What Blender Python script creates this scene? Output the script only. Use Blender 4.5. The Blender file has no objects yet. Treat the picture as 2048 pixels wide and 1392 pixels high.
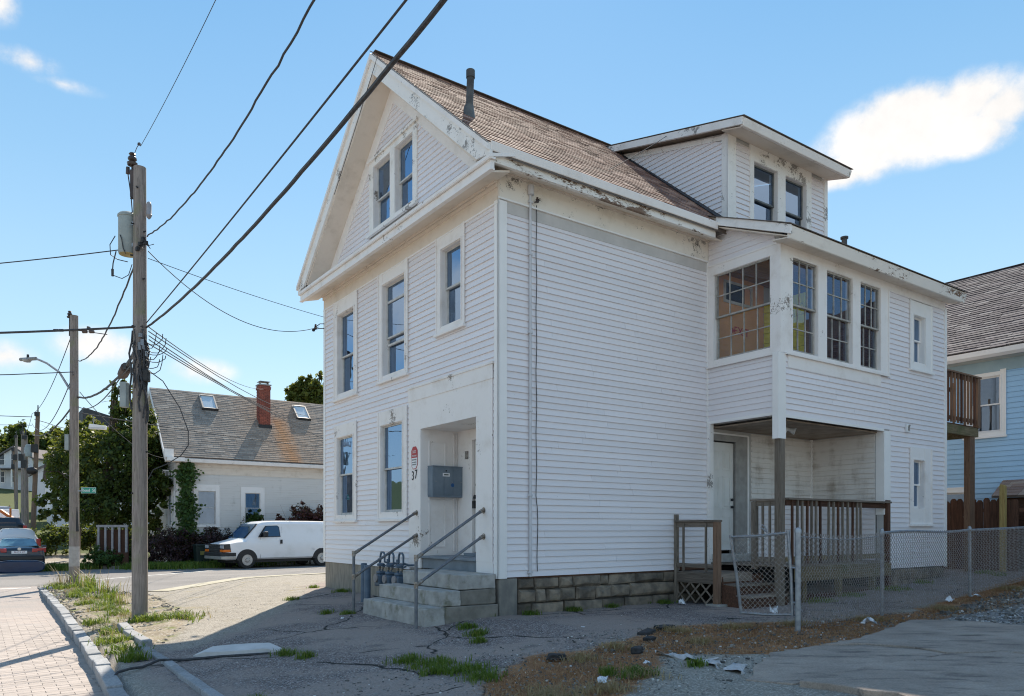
import bpy, bmesh, math, random
import numpy as np
from mathutils import Vector, Matrix
R = random.Random(11)
NR = np.random.default_rng(5)
rad = math.radians
SC = bpy.context.scene
COL = SC.collection

# ------------------------------------------------------------------ camera, sky, sun, exposure
cam_d = bpy.data.cameras.new('camera')
cam = bpy.data.objects.new('camera', cam_d); COL.objects.link(cam)
cam.location = (0, 0, 1.3); cam.rotation_euler = (rad(90), 0, 0)
cam_d.sensor_width = 36; cam_d.lens = 26.49; cam_d.shift_y = 0.1768
cam_d.clip_start = 0.1; cam_d.clip_end = 3000
SC.camera = cam
SUN_EL, SUN_AZ = rad(44.3), rad(0.9)           # azimuth measured from +Y towards +X
SC.view_settings.view_transform = 'Standard'; SC.view_settings.look = 'None'
SC.view_settings.gamma = 1; SC.view_settings.use_curve_mapping = False
SC.view_settings.exposure = 1.36
SC.cycles.max_bounces = 7; SC.cycles.transparent_max_bounces = 16
SC.cycles.use_denoising = True; SC.cycles.filter_width = 1.1

W_ = bpy.data.worlds.new('World'); SC.world = W_; W_.use_nodes = True
wt = W_.node_tree; wt.nodes.clear()
def wn(t, **k):
    n = wt.nodes.new(t)
    for a, b in k.items(): setattr(n, a, b)
    return n
def wl(a, b): wt.links.new(a, b)
def wmath(op, a, b=None, c=None, clamp=False):
    n = wn('ShaderNodeMath', operation=op, use_clamp=clamp)
    for i, v in enumerate((a, b, c)):
        if v is None: continue
        if isinstance(v, (int, float)): n.inputs[i].default_value = v
        else: wl(v, n.inputs[i])
    return n.outputs[0]
sky = wn('ShaderNodeTexSky', sky_type='NISHITA', sun_disc=False)
sky.sun_elevation = SUN_EL; sky.sun_rotation = SUN_AZ
sky.air_density = 1.25; sky.dust_density = 0.15; sky.ozone_density = 3.0; sky.altitude = 50
tc = wn('ShaderNodeTexCoord')
nz = wn('ShaderNodeTexNoise'); nz.inputs['Scale'].default_value = 9; nz.inputs['Detail'].default_value = 12; nz.inputs['Roughness'].default_value = 0.66
wl(tc.outputs['Generated'], nz.inputs['Vector'])
nz2 = wn('ShaderNodeTexNoise'); nz2.inputs['Scale'].default_value = 3.2; nz2.inputs['Detail'].default_value = 6
wl(tc.outputs['Generated'], nz2.inputs['Vector'])
# clouds: soft ellipsoids of direction, edges broken by noise: (azimuth deg, elevation deg, half width deg, half height deg, strength)
CLOUDS = [(27.9, 24.9, 6.2, 2.3, 1.0), (27.6, 26.4, 3.8, 1.7, 1.0), (31.2, 26.0, 3.4, 1.9, .95), (24.6, 23.6, 3.6, 1.4, .85), (36.2, 24.2, 2.4, 2.6, .95), (33.2, 25.2, 2.6, 1.9, .95), (23.6, 23.2, 2.6, 1.0, .85), (31.5, 24.2, 3.4, 1.6, .95), (26, 25.6, 3.5, 2.0, .9),
          (-32.6, 27.6, 2.2, .9, .55), (-30.8, 26.9, 2.6, .6, .42), (-34.2, 30.2, 1.5, 1.6, .62), (-28.9, 12.0, 3.2, 1.5, .62), (-34.0, 10.8, 2.2, 1.3, .6), (-22.3, 11.0, 2.8, 1.2, .5),
          (52, 18, 9, 4, .9), (-66, 16, 9, 4, .9), (-84, 34, 12, 5, .9), (-112, 22, 15, 6, .95), (-140, 40, 14, 7, .9), (-165, 18, 16, 6, .95), (170, 36, 15, 7, .9), (142, 20, 14, 5, .95), (118, 40, 14, 7, .9), (92, 22, 13, 5, .9), (70, 44, 11, 6, .9), (-50, 52, 10, 5, .8), (150, 62, 14, 8, .9), (-120, 66, 13, 8, .9), (40, 66, 10, 6, .8)]  # unseen clouds outside the view, added to brighten and whiten the fill light
acc = None
for az, el, hw, hh, st in CLOUDS:
    m = wn('ShaderNodeMapping', vector_type='TEXTURE')
    a, e = rad(az), rad(el)
    m.inputs['Location'].default_value = (math.sin(a)*math.cos(e), math.cos(a)*math.cos(e), math.sin(e))
    m.inputs['Rotation'].default_value = (e, 0, -a)
    m.inputs['Scale'].default_value = (rad(hw)*1.12, .6, rad(hh)*1.12)
    wl(tc.outputs['Generated'], m.inputs['Vector'])
    ln = wn('ShaderNodeVectorMath', operation='LENGTH'); wl(m.outputs[0], ln.inputs[0])
    v = wmath('MULTIPLY', wmath('SUBTRACT', 1.0, ln.outputs['Value'], clamp=True), st)
    acc = v if acc is None else wmath('MAXIMUM', acc, v)
edge = wmath('MULTIPLY', wmath('SUBTRACT', nz.outputs['Fac'], .5), 1.5)
edge2 = wmath('MULTIPLY', wmath('SUBTRACT', nz2.outputs['Fac'], .5), .6)
body = wmath('ADD', acc, wmath('MULTIPLY', wmath('ADD', edge, edge2), wmath('MINIMUM', wmath('MULTIPLY', acc, 3), 1.0)))
rp = wn('ShaderNodeMapRange', interpolation_type='SMOOTHSTEP'); wl(body, rp.inputs['Value'])
rp.inputs['From Min'].default_value = .08; rp.inputs['From Max'].default_value = .62
cshade = wn('ShaderNodeMapRange'); wl(nz.outputs['Fac'], cshade.inputs['Value'])
cshade.inputs['From Min'].default_value = .3; cshade.inputs['From Max'].default_value = .7; cshade.inputs['To Min'].default_value = 2.75; cshade.inputs['To Max'].default_value = 3.35
ccol = wn('ShaderNodeVectorMath', operation='SCALE'); ccol.inputs[0].default_value = (1.0, .975, .95); wl(cshade.outputs[0], ccol.inputs['Scale'])
sep = wn('ShaderNodeSeparateXYZ'); wl(tc.outputs['Generated'], sep.inputs[0])
grad = wn('ShaderNodeValToRGB'); wl(sep.outputs['Z'], grad.inputs['Fac'])
GR = [(0.0, (4.4, 5.05, 5.45)), (.10, (3.8, 4.8, 5.4)), (.22, (2.75, 4.15, 5.1)), (.40, (1.7, 3.2, 4.6)), (.57, (1.0, 2.5, 4.2)), (.8, (.72, 2.0, 3.9)), (1.0, (.65, 1.85, 3.7))]
while len(grad.color_ramp.elements) < len(GR): grad.color_ramp.elements.new(.5)
for e_, (p_, c_) in zip(grad.color_ramp.elements, GR): e_.position = p_; e_.color = (c_[0]/6, c_[1]/6, c_[2]/6, 1)
gsc = wn('ShaderNodeVectorMath', operation='SCALE'); wl(grad.outputs['Color'], gsc.inputs[0]); gsc.inputs['Scale'].default_value = 3.4
nsc = wn('ShaderNodeVectorMath', operation='MULTIPLY'); wl(sky.outputs[0], nsc.inputs[0]); nsc.inputs[1].default_value = (.5, .53, .55)
skyg = wn('ShaderNodeMix', data_type='RGBA'); skyg.inputs['Factor'].default_value = .25; wl(gsc.outputs[0], skyg.inputs['A']); wl(nsc.outputs[0], skyg.inputs['B'])
mixc = wn('ShaderNodeMix', data_type='RGBA'); wl(rp.outputs[0], mixc.inputs['Factor']); wl(skyg.outputs['Result'], mixc.inputs['A']); wl(ccol.outputs[0], mixc.inputs['B'])
bg = wn('ShaderNodeBackground'); wl(mixc.outputs['Result'], bg.inputs['Color']); bg.inputs['Strength'].default_value = 0.13
wo = wn('ShaderNodeOutputWorld'); wl(bg.outputs[0], wo.inputs['Surface'])

sun_d = bpy.data.lights.new('sun', 'SUN'); sun_d.energy = 3.4; sun_d.angle = rad(.55); sun_d.color = (1.0, .90, .76)
sun = bpy.data.objects.new('sun', sun_d); COL.objects.link(sun); sun.location = (0, 0, 40)
sdir = Vector((math.sin(SUN_AZ)*math.cos(SUN_EL), math.cos(SUN_AZ)*math.cos(SUN_EL), math.sin(SUN_EL)))
sun.rotation_euler = sdir.to_track_quat('Z', 'Y').to_euler()

# ------------------------------------------------------------------ frame of the block: u along the long wall, v along the street
CA, SA = .8144, .5803
ANG = math.atan2(SA, CA)
O = (-.2017, 11.268)
def W(u, v, z=0.0): return Vector((O[0]+u*CA-v*SA, O[1]+u*SA+v*CA, z))
def sst(a, b, x):
    t = np.clip((np.asarray(x, float)-a)/(b-a), 0, 1); return t*t*(3-2*t)
def G(u, v):
    u = np.asarray(u, float); v = np.asarray(v, float)
    a = -.26*np.clip((-.3-u)/4.2, 0, 1)
    a = a + .05*np.clip(u-5, 0, 9)*(1-sst(3, 9, v))
    t = sst(8, 24, v)
    z = a*(1-t)-.42*t
    z = z + .068*np.clip(v-32.5, 0, 80) + .13*np.clip(v-112, 0, 90)
    return z
def ROADZ(v):
    v = np.asarray(v, float)
    return G(np.full_like(v, -4.85), v) - .125*(1-sst(11, 16.3, v))
def GW(u, v, dz=0.0): return W(u, v, float(G(u, v))+dz)

# ------------------------------------------------------------------ things, parts
def props(o, label=None, cat=None, group=None, kind=None):
    if label: o['label'] = label
    if cat: o['category'] = cat
    if group: o['group'] = group
    if kind: o['kind'] = kind
    return o
def thing(name, label, cat, loc=(0, 0, 0), rz=0.0, group=None):
    o = bpy.data.objects.new(name, None); COL.objects.link(o)
    o.location = loc; o.rotation_euler = (0, 0, rz); o.empty_display_size = .2
    return props(o, label, cat, group)
def link_mesh(name, me, m=None, parent=None):
    if m is not None:
        me.materials.clear()
        for x in (m if isinstance(m, (list, tuple)) else [m]): me.materials.append(x)
    o = bpy.data.objects.new(name, me); COL.objects.link(o)
    if parent: o.parent = parent
    return o
class MB:
    def __init__(s): s.v = []; s.f = []; s.mi = []; s.cur = 0
    def add(s, vs, fs):
        n = len(s.v); s.v += [tuple(p) for p in vs]; s.f += [tuple(i+n for i in f) for f in fs]; s.mi += [s.cur]*len(fs); return s
    def hexa(s, p):      # 8 points: 4 bottom loop, 4 top loop
        return s.add(p, [(3, 2, 1, 0), (4, 5, 6, 7), (0, 1, 5, 4), (1, 2, 6, 5), (2, 3, 7, 6), (3, 0, 4, 7)])
    def box(s, x0, x1, y0, y1, z0, z1):
        return s.hexa([(x0, y0, z0), (x1, y0, z0), (x1, y1, z0), (x0, y1, z0), (x0, y0, z1), (x1, y0, z1), (x1, y1, z1), (x0, y1, z1)])
    def bar(s, a, b, w, h, up=(0, 0, 1)):   # rectangular bar from a to b
        a, b = Vector(a), Vector(b); d = (b-a).normalized(); up = Vector(up)
        if abs(d.dot(up)) > .98: up = Vector((1, 0, 0))
        x = d.cross(up).normalized()*w/2; y = x.cross(d).normalized()*h/2
        return s.hexa([a-x-y, a+x-y, a+x+y, a-x+y, b-x-y, b+x-y, b+x+y, b-x+y])
    def cyl(s, a, b, r0, r1=None, n=10, caps=True):
        a, b = Vector(a), Vector(b); r1 = r0 if r1 is None else r1
        d = (b-a).normalized(); x = d.orthogonal().normalized(); y = d.cross(x)
        vs = []
        for p, r in ((a, r0), (b, r1)):
            for i in range(n):
                t = 2*math.pi*i/n; vs.append(p+x*math.cos(t)*r+y*math.sin(t)*r)
        fs = [(i, (i+1) % n, n+(i+1) % n, n+i) for i in range(n)]
        if caps: fs += [tuple(range(n-1, -1, -1)), tuple(range(n, 2*n))]
        return s.add(vs, fs)
    def tube(s, pts, r, n=6, r1=None):
        P = [Vector(p) for p in pts]; m = len(P); vs = []; prev = None
        for i, p in enumerate(P):
            d = (P[min(i+1, m-1)]-P[max(i-1, 0)]).normalized()
            x = d.orthogonal().normalized() if prev is None else (prev-d*prev.dot(d)).normalized()
            prev = x; y = d.cross(x); rr = r if r1 is None else r+(r1-r)*i/(m-1)
            for k in range(n):
                t = 2*math.pi*k/n; vs.append(p+x*math.cos(t)*rr+y*math.sin(t)*rr)
        fs = [(i*n+k, i*n+(k+1) % n, (i+1)*n+(k+1) % n, (i+1)*n+k) for i in range(m-1) for k in range(n)]
        fs += [tuple(range(n-1, -1, -1)), tuple(range((m-1)*n, m*n))]
        return s.add(vs, fs)
    def lathe(s, prof, c=(0, 0, 0), axis='z', n=16):
        vs = []
        for r, h in prof:
            for k in range(n):
                t = 2*math.pi*k/n; a, b = r*math.cos(t), r*math.sin(t)
                p = {'z': (a, b, h), 'x': (h, a, b), 'y': (a, h, b)}[axis]
                vs.append((c[0]+p[0], c[1]+p[1], c[2]+p[2]))
        m = len(prof)
        fs = [(i*n+k, i*n+(k+1) % n, (i+1)*n+(k+1) % n, (i+1)*n+k) for i in range(m-1) for k in range(n)]
        fs += [tuple(range(n-1, -1, -1)), tuple(range((m-1)*n, m*n))]
        return s.add(vs, fs)
    def prism(s, poly, fn, d0, d1):   # poly of (a,b); fn(a,b,d) -> xyz
        n = len(poly)
        vs = [fn(a, b, d0) for a, b in poly]+[fn(a, b, d1) for a, b in poly]
        fs = [tuple(range(n-1, -1, -1)), tuple(range(n, 2*n))]+[(i, (i+1) % n, n+(i+1) % n, n+i) for i in range(n)]
        return s.add(vs, fs)
    def rock(s, c, sx, sy, sz, rot=0, k=.18, rnd=R):
        vs = []
        for zz in (-1, 1):
            for (x, y) in ((-1, -1), (1, -1), (1, 1), (-1, 1)):
                x2 = x*sx/2*(1+rnd.uniform(-k, k)); y2 = y*sy/2*(1+rnd.uniform(-k, k)); z2 = zz*sz/2*(1+rnd.uniform(-k, k))
                vs.append((c[0]+x2*math.cos(rot)-y2*math.sin(rot), c[1]+x2*math.sin(rot)+y2*math.cos(rot), c[2]+z2))
        return s.hexa(vs)
    def mesh(s, name):
        me = bpy.data.meshes.new(name); me.from_pydata(s.v, [], s.f)
        if any(s.mi): me.polygons.foreach_set('material_index', s.mi)
        me.update(); return me
    def build(s, name, m, parent=None, smooth=False, bevel=0, fix=True, ang=40):
        me = s.mesh(name)
        if fix and len(s.f) < 60000:
            bm = bmesh.new(); bm.from_mesh(me); bmesh.ops.recalc_face_normals(bm, faces=bm.faces); bm.to_mesh(me); bm.free()
        o = link_mesh(name, me, m, parent)
        if smooth:
            me.polygons.foreach_set('use_smooth', [True]*len(me.polygons)); me.set_sharp_from_angle(angle=rad(ang))
        if bevel:
            b = o.modifiers.new('bevel', 'BEVEL'); b.width = bevel; b.segments = 2; b.limit_method = 'ANGLE'; b.angle_limit = rad(40)
        return o

# ------------------------------------------------------------------ materials
def nodes_of(name):
    m = bpy.data.materials.new(name); m.use_nodes = True
    nt = m.node_tree; nt.nodes.clear()
    return m, nt
class NB:     # small node builder
    def __init__(s, name):
        s.m, s.t = nodes_of(name)
        s.out = s.t.nodes.new('ShaderNodeOutputMaterial')
    def n(s, t, **k):
        x = s.t.nodes.new(t)
        for a, b in k.items(): setattr(x, a, b)
        return x
    def put(s, sock, v):
        if v is None: return
        if hasattr(v, 'is_output'): s.t.links.new(v, sock)
        elif isinstance(v, tuple) and len(v) == 3 and sock.type == 'RGBA': sock.default_value = (*v, 1)
        else: sock.default_value = v
    def math(s, op, a, b=None, clamp=False):
        x = s.n('ShaderNodeMath', operation=op, use_clamp=clamp); s.put(x.inputs[0], a); s.put(x.inputs[1], b); return x.outputs[0]
    def mix(s, f, a, b, mode='MIX'):
        x = s.n('ShaderNodeMix', data_type='RGBA', blend_type=mode); s.put(x.inputs['Factor'], f); s.put(x.inputs['A'], a); s.put(x.inputs['B'], b); return x.outputs['Result']
    def ramp(s, v, a, b, lo=0.0, hi=1.0, smooth=True):
        x = s.n('ShaderNodeMapRange', interpolation_type='SMOOTHSTEP' if smooth else 'LINEAR'); s.put(x.inputs['Value'], v)
        x.inputs['From Min'].default_value = a; x.inputs['From Max'].default_value = b; x.inputs['To Min'].default_value = lo; x.inputs['To Max'].default_value = hi
        return x.outputs[0]
    def coord(s, scale=(1, 1, 1), kind='Object'):
        t = s.n('ShaderNodeTexCoord'); mp = s.n('ShaderNodeMapping'); s.t.links.new(t.outputs[kind], mp.inputs['Vector']); mp.inputs['Scale'].default_value = scale
        return mp.outputs[0]
    def noise(s, vec, scale, detail=4, rough=.55, dist=0.0):
        x = s.n('ShaderNodeTexNoise'); s.put(x.inputs['Vector'], vec); x.inputs['Scale'].default_value = scale; x.inputs['Detail'].default_value = detail
        x.inputs['Roughness'].default_value = rough; x.inputs['Distortion'].default_value = dist; return x.outputs['Fac']
    def voro(s, vec, scale, feature='F1', out='Distance'):
        x = s.n('ShaderNodeTexVoronoi', feature=feature); s.put(x.inputs['Vector'], vec); x.inputs['Scale'].default_value = scale; return x.outputs[out]
    def bump(s, h, st, dist=.01, prev=None):
        x = s.n('ShaderNodeBump'); s.put(x.inputs['Height'], h); x.inputs['Strength'].default_value = st; x.inputs['Distance'].default_value = dist
        if prev is not None: s.put(x.inputs['Normal'], prev)
        return x.outputs[0]
    def rnd(s):
        return s.n('ShaderNodeObjectInfo').outputs['Random']
    def principled(s, col, rough=.7, metal=0.0, spec=.4, normal=None, **k):
        p = s.n('ShaderNodeBsdfPrincipled'); s.put(p.inputs['Base Color'], col); s.put(p.inputs['Roughness'], rough); s.put(p.inputs['Metallic'], metal)
        p.inputs['Specular IOR Level'].default_value = spec
        if normal is not None: s.put(p.inputs['Normal'], normal)
        for a, b in k.items(): s.put(p.inputs[a], b)
        s.t.links.new(p.outputs[0], s.out.inputs['Surface']); return s.m
def hsvmul(b, col, f):
    x = b.n('ShaderNodeVectorMath', operation='SCALE'); b.put(x.inputs[0], col); b.put(x.inputs['Scale'], f); return x.outputs[0]
def plain(name, c1, c2=None, scale=4.0, rough=.7, bump=.0, bscale=60, metal=0.0, spec=.4, stretch=(1, 1, 1), pieces=0.0, detail=4, dirt=None, dscale=1.5, damt=.5):
    b = NB(name); co = b.coord(stretch)
    c2 = c2 or tuple(x*.8 for x in c1)
    col = b.mix(b.ramp(b.noise(co, scale, detail), .3, .7), c1, c2)
    if dirt:
        col = b.mix(b.ramp(b.noise(co, dscale, 6, .65), 1-damt, 1.1-damt*.6), col, dirt)
    if pieces:
        col = hsvmul(b, col, b.ramp(b.rnd(), 0, 1, 1-pieces, 1+pieces, False))
    nrm = b.bump(b.noise(co, bscale, 5, .6), bump) if bump else None
    return b.principled(col, rough, metal, spec, nrm)
def painted(name, base, under, amount, under2=None, scale=5.0, stretch=(1, 1, 1), grime=(.42, .36, .29), gam=.35, rough=.55):
    """old paint that has flaked off to the wood in patches"""
    b = NB(name); co = b.coord(stretch)
    n1 = b.noise(co, scale, 9, .68, .4); n2 = b.noise(co, 1.3, 3)
    n3 = b.noise(b.coord(tuple(x*1.0 for x in stretch)), scale*6.5, 5, .7, .3)
    w = b.math('ADD', b.math('ADD', b.math('MULTIPLY', n1, .55), b.math('MULTIPLY', n3, .45)), b.math('MULTIPLY', b.math('SUBTRACT', n2, .5), .7))
    peel = b.ramp(w, 1-amount-.015, 1-amount+.03)
    wood = b.mix(b.noise(co, 26, 5), under, under2 or tuple(x*.55 for x in under))
    col = b.mix(b.ramp(b.noise(co, 2.2, 7, .66), .46, .9), base, grime)
    col = b.mix(b.math('MULTIPLY', gam, 1.0), base, col)
    col = b.mix(peel, col, wood)
    h = b.math('SUBTRACT', b.math('MULTIPLY', b.noise(co, 70, 4), .15), peel)
    return b.principled(col, rough, 0, .35, b.bump(h, .35, .006))
def wood(name, c1, c2, axis='z', pieces=.15, rough=.85, green=None):
    b = NB(name)
    st = {'x': (2.2, 34, 34), 'y': (34, 2.2, 34), 'z': (34, 34, 2.2)}[axis]
    co = b.coord(st); g = b.noise(co, 1.0, 6, .65, .6); co2 = b.coord()
    col = b.mix(b.ramp(g, .25, .75), c1, c2)
    col = b.mix(b.ramp(b.noise(co, 2.6, 3), .62, .72), col, tuple(x*.35 for x in c2))
    if green: col = b.mix(b.ramp(b.noise(co2, 2.3, 5), .5, .72), col, green)
    col = hsvmul(b, col, b.ramp(b.rnd(), 0, 1, 1-pieces, 1+pieces, False))
    return b.principled(col, rough, 0, .25, b.bump(g, .5, .006))
M = {}
M['siding'] = None
def siding(name, base, dirt, damt, lines=True):
    b = NB(name); co = b.coord(); st = b.coord((1.2, 1.2, .35)); hz = b.coord((.5, .5, 6))
    n = b.math('ADD', b.math('MULTIPLY', b.noise(st, 2.6, 7, .65), .6), b.math('MULTIPLY', b.noise(hz, 1.4, 5, .6), .4))
    col = b.mix(b.ramp(n, .62-damt*.3, .85-damt*.2), base, dirt)
    col = hsvmul(b, col, b.ramp(b.rnd(), 0, 1, .965, 1.03, False))
    col = b.mix(b.ramp(b.noise(co, 38, 2), .79, .81), col, (.25, .23, .2))
    nb = b.noise(b.coord((.6, .6, 2.5)), 1.6, 2)
    return b.principled(col, .42, 0, .4, b.bump(nb, .28, .02))
M['siding'] = siding('white_vinyl', (.79, .755, .77), (.58, .555, .555), .12)
M['siding_mould'] = siding('mouldy_vinyl', (.74, .70, .66), (.30, .24, .19), .5)
M['trim'] = painted('trim_paint', (.84, .80, .775), (.34, .29, .25), .34, gam=.6, grime=(.50, .42, .34))
M['trim_clean'] = plain('trim_metal_white', (.87, .85, .83), (.82, .80, .78), 2, .4, .05, 30)
M['trim_peel'] = painted('trim_peeling', (.84, .81, .78), (.40, .37, .345), .405, scale=4, stretch=(1, 1, 1.2), gam=.6)
M['trim_brown'] = painted('fascia_peeling', (.82, .78, .73), (.26, .155, .095), .42, (.14, .095, .07), scale=4, stretch=(.7, .7, 2.2), gam=.7)
M['soffit'] = painted('soffit_paint', (.74, .655, .57), (.30, .24, .19), .27, scale=5, gam=.9, grime=(.46, .38, .30))
M['frieze'] = painted('frieze_paint', (.80, .75, .68), (.24, .22, .2), .36, scale=11, gam=.8, grime=(.52, .46, .37))
M['door_white'] = plain('door_paint', (.76, .745, .715), (.68, .665, .63), 3, .4, .05, 20, dirt=(.45, .42, .37), damt=.35)
M['grey_paint'] = plain('grey_blue_paint', (.20, .235, .27), (.15, .18, .21), 5, .6, .15, 40, dirt=(.1, .1, .1), damt=.35)
M['frame_grey'] = plain('frame_grey', (.36, .345, .325), (.28, .265, .25), 6, .7, .15, 30)
M['sash'] = plain('sash_paint', (.58, .57, .55), (.44, .43, .41), 8, .5, .1, 50)
M['sash_dark'] = plain('sash_dark', (.16, .17, .165), (.09, .095, .1), 8, .55, .1, 50)
M['wood_grey'] = wood('weathered_wood', (.27, .225, .18), (.13, .105, .085), 'z', .2)
M['wood_grey_h'] = wood('weathered_wood_across', (.27, .225, .185), (.13, .105, .085), 'x', .2)
M['wood_grey_y'] = wood('weathered_wood_deep', (.27, .225, .185), (.13, .105, .085), 'y', .2)
M['wood_green'] = wood('mossy_timber', (.24, .19, .115), (.12, .095, .05), 'x', .12, green=(.10, .105, .045))
M['wood_brown'] = wood('brown_stained_wood', (.125, .062, .04), (.055, .029, .02), 'z', .25)
M['wood_brown_h'] = wood('brown_stained_across', (.125, .062, .04), (.055, .029, .02), 'x', .25)
M['wood_red'] = wood('reddish_treated_wood', (.24, .15, .10), (.13, .08, .055), 'z', .15)
M['wood_yellow'] = wood('yellow_treated_post', (.42, .33, .13), (.28, .2, .08), 'z', .1)
M['pole'] = wood('utility_pole_wood', (.31, .27, .245), (.16, .135, .12), 'z', .12, green=(.2, .2, .13))
M['pole_far'] = wood('brown_pole_wood', (.27, .19, .14), (.14, .1, .075), 'z', .2)
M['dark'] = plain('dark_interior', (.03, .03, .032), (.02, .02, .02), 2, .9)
M['black'] = plain('black_rubber', (.018, .018, .02), (.03, .03, .032), 20, .55)
M['cable'] = plain('cable_sheath', (.03, .03, .034), (.06, .06, .065), 30, .6)
M['steel'] = plain('galvanised_steel', (.36, .385, .42), (.24, .26, .29), 14, .45, .1, 60, metal=.7, dirt=(.2, .11, .06), dscale=7, damt=.34)
M['pipe_rail'] = plain('grey_painted_pipe', (.125, .135, .155), (.19, .2, .215), 9, .5, .1, 40, metal=.3)
M['fitting'] = plain('pipe_fitting', (.38, .36, .33), (.22, .17, .13), 30, .5, .2, 50, metal=.6)
M['blue_grey'] = plain('blue_grey_enamel', (.10, .145, .20), (.07, .105, .15), 6, .5, .1, 40)
M['mailbox'] = plain('mailbox_enamel', (.19, .235, .28), (.14, .185, .23), 4, .4, .05, 40)
M['xfmr'] = plain('transformer_grey', (.33, .37, .36), (.25, .285, .285), 5, .5, .1, 40, dirt=(.12, .12, .11), damt=.4)
M['porcelain'] = plain('porcelain_brown', (.09, .06, .05), (.05, .035, .03), 5, .25)
M['ins_grey'] = plain('insulator_grey', (.33, .32, .33), (.24, .23, .24), 8, .4)
M['concrete'] = plain('step_concrete', (.45, .435, .41), (.31, .30, .28), 5, .9, .6, 60, dirt=(.11, .105, .05), dscale=3.0, damt=.52)
M['granite'] = plain('kerb_granite', (.33, .335, .345), (.23, .235, .24), 40, .85, .4, 120, pieces=.15, dirt=(.14, .13, .1), dscale=3, damt=.36)
M['stone'] = plain('foundation_stone', (.27, .22, .165), (.115, .098, .08), 5, .9, 1.0, 20, pieces=.38, dirt=(.075, .08, .03), dscale=3, damt=.42)
M['mortar'] = plain('old_mortar', (.09, .085, .078), (.06, .055, .05), 12, .95, .6, 50)
M['parge'] = plain('parged_foundation', (.30, .27, .225), (.2, .18, .15), 5, .9, .4, 40, stretch=(3, 3, .6), dirt=(.11, .1, .06), damt=.42)
M['brick'] = None
M['red'] = plain('red_sign', (.45, .02, .03), (.4, .02, .025), 3, .4)
M['white'] = plain('white_paint', (.8, .8, .8), (.75, .75, .75), 3, .5)
M['green_sign'] = plain('green_sign', (.02, .27, .20), (.02, .25, .18), 3, .4)
M['litter'] = plain('white_plastic', (.75, .76, .78), (.6, .61, .63), 20, .5, .3, 30)
M['chrome'] = plain('bright_metal', (.6, .6, .62), (.5, .5, .52), 6, .22, metal=.95)
def glass(name, tint=(.75, .8, .82), base=.10, refl=(.5, .7, 1.0)):
    b = NB(name)
    f = b.n('ShaderNodeLayerWeight'); f.inputs['Blend'].default_value = .25
    wob = b.bump(b.noise(b.coord((1, 1, 1)), 1.7, 2), .05, .05)
    g = b.n('ShaderNodeBsdfGlossy'); g.inputs['Roughness'].default_value = .015; b.put(g.inputs['Normal'], wob); g.inputs['Color'].default_value = tuple(refl)+(1,)
    t = b.n('ShaderNodeBsdfTransparent'); t.inputs['Color'].default_value = (*tint, 1)
    mx = b.n('ShaderNodeMixShader'); b.put(mx.inputs[0], b.math('ADD', b.math('MULTIPLY', f.outputs['Facing'], .5), base, True)); b.t.links.new(t.outputs[0], mx.inputs[1]); b.t.links.new(g.outputs[0], mx.inputs[2])
    b.t.links.new(mx.outputs[0], b.out.inputs['Surface']); return b.m
M['glass'] = glass('window_glass', (.34, .38, .40), .27)
M['glass_clear'] = glass('old_clear_glass', (.95, .96, .95), .03)
M['glass_car'] = glass('car_glass', (.25, .3, .3), .10)
def shingle_mat(name, c1, c2, c3, streak=None):
    b = NB(name)
    at = b.n('ShaderNodeAttribute', attribute_name='tint'); sp = b.n('ShaderNodeSeparateColor'); b.t.links.new(at.outputs['Color'], sp.inputs[0])
    co = b.coord(); gr = b.noise(co, 160, 2)
    col = b.mix(sp.outputs[0], c1, c2)
    col = b.mix(b.ramp(sp.outputs[1], .55, .95), col, c3)
    col = b.mix(b.ramp(gr, .35, .7), col, hsvmul(b, col, .55))
    col = b.mix(b.ramp(b.noise(co, 1.1, 6, .65), .5, .8, 0, .6), col, hsvmul(b, col, .6))
    if streak: col = streak(b, col)
    return b.principled(col, .9, 0, .25, b.bump(gr, .4, .004))
def shingles(name, fn, L, S, exp, tab, m, parent, thick=.012, jit=.006, s0=0.0, cut=None):
    """stepped courses of single tabs; fn(a along, b up slope, d off the roof) -> xyz"""
    V = []; Fc = []; T = []
    k = 0; nb = int(S/exp)+1
    for i in range(nb):
        b0 = i*exp; b1 = min(b0+exp*1.12, S); a = -R.random()*tab
        if b0 >= S: break
        while a < L:
            a0, a1 = max(a, 0), min(a+tab*R.uniform(.85, 1.15), L)
            aa = a; a = a+tab*(a1-a0 > 0)*R.uniform(.85, 1.15) if a1 > a0 else a+tab
            a = a1 if a1 > 0 else a
            if a1-a0 < .01: continue
            if cut and cut((a0+a1)/2, b0): continue
            j = R.uniform(-jit, jit); t = thick*R.uniform(.75, 1.35); g = .003
            n = len(V)
            V += [fn(a0+g, b0+j, 0), fn(a1-g, b0+j, 0), fn(a0+g, b0+j, t), fn(a1-g, b0+j, t), fn(a1-g, b1, .002), fn(a0+g, b1, .002)]
            Fc += [(n, n+1, n+3, n+2), (n+2, n+3, n+4, n+5)]
            c = (R.random(), R.random(), R.random(), 1); T += [c]*6
    me = bpy.data.meshes.new(name); me.from_pydata(V, [], Fc); me.update()
    ca = me.color_attributes.new('tint', 'FLOAT_COLOR', 'POINT'); ca.data.foreach_set('color', np.array(T, np.float32).ravel())
    o = link_mesh(name, me, m, parent); o['kind'] = 'stuff'; return o
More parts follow.
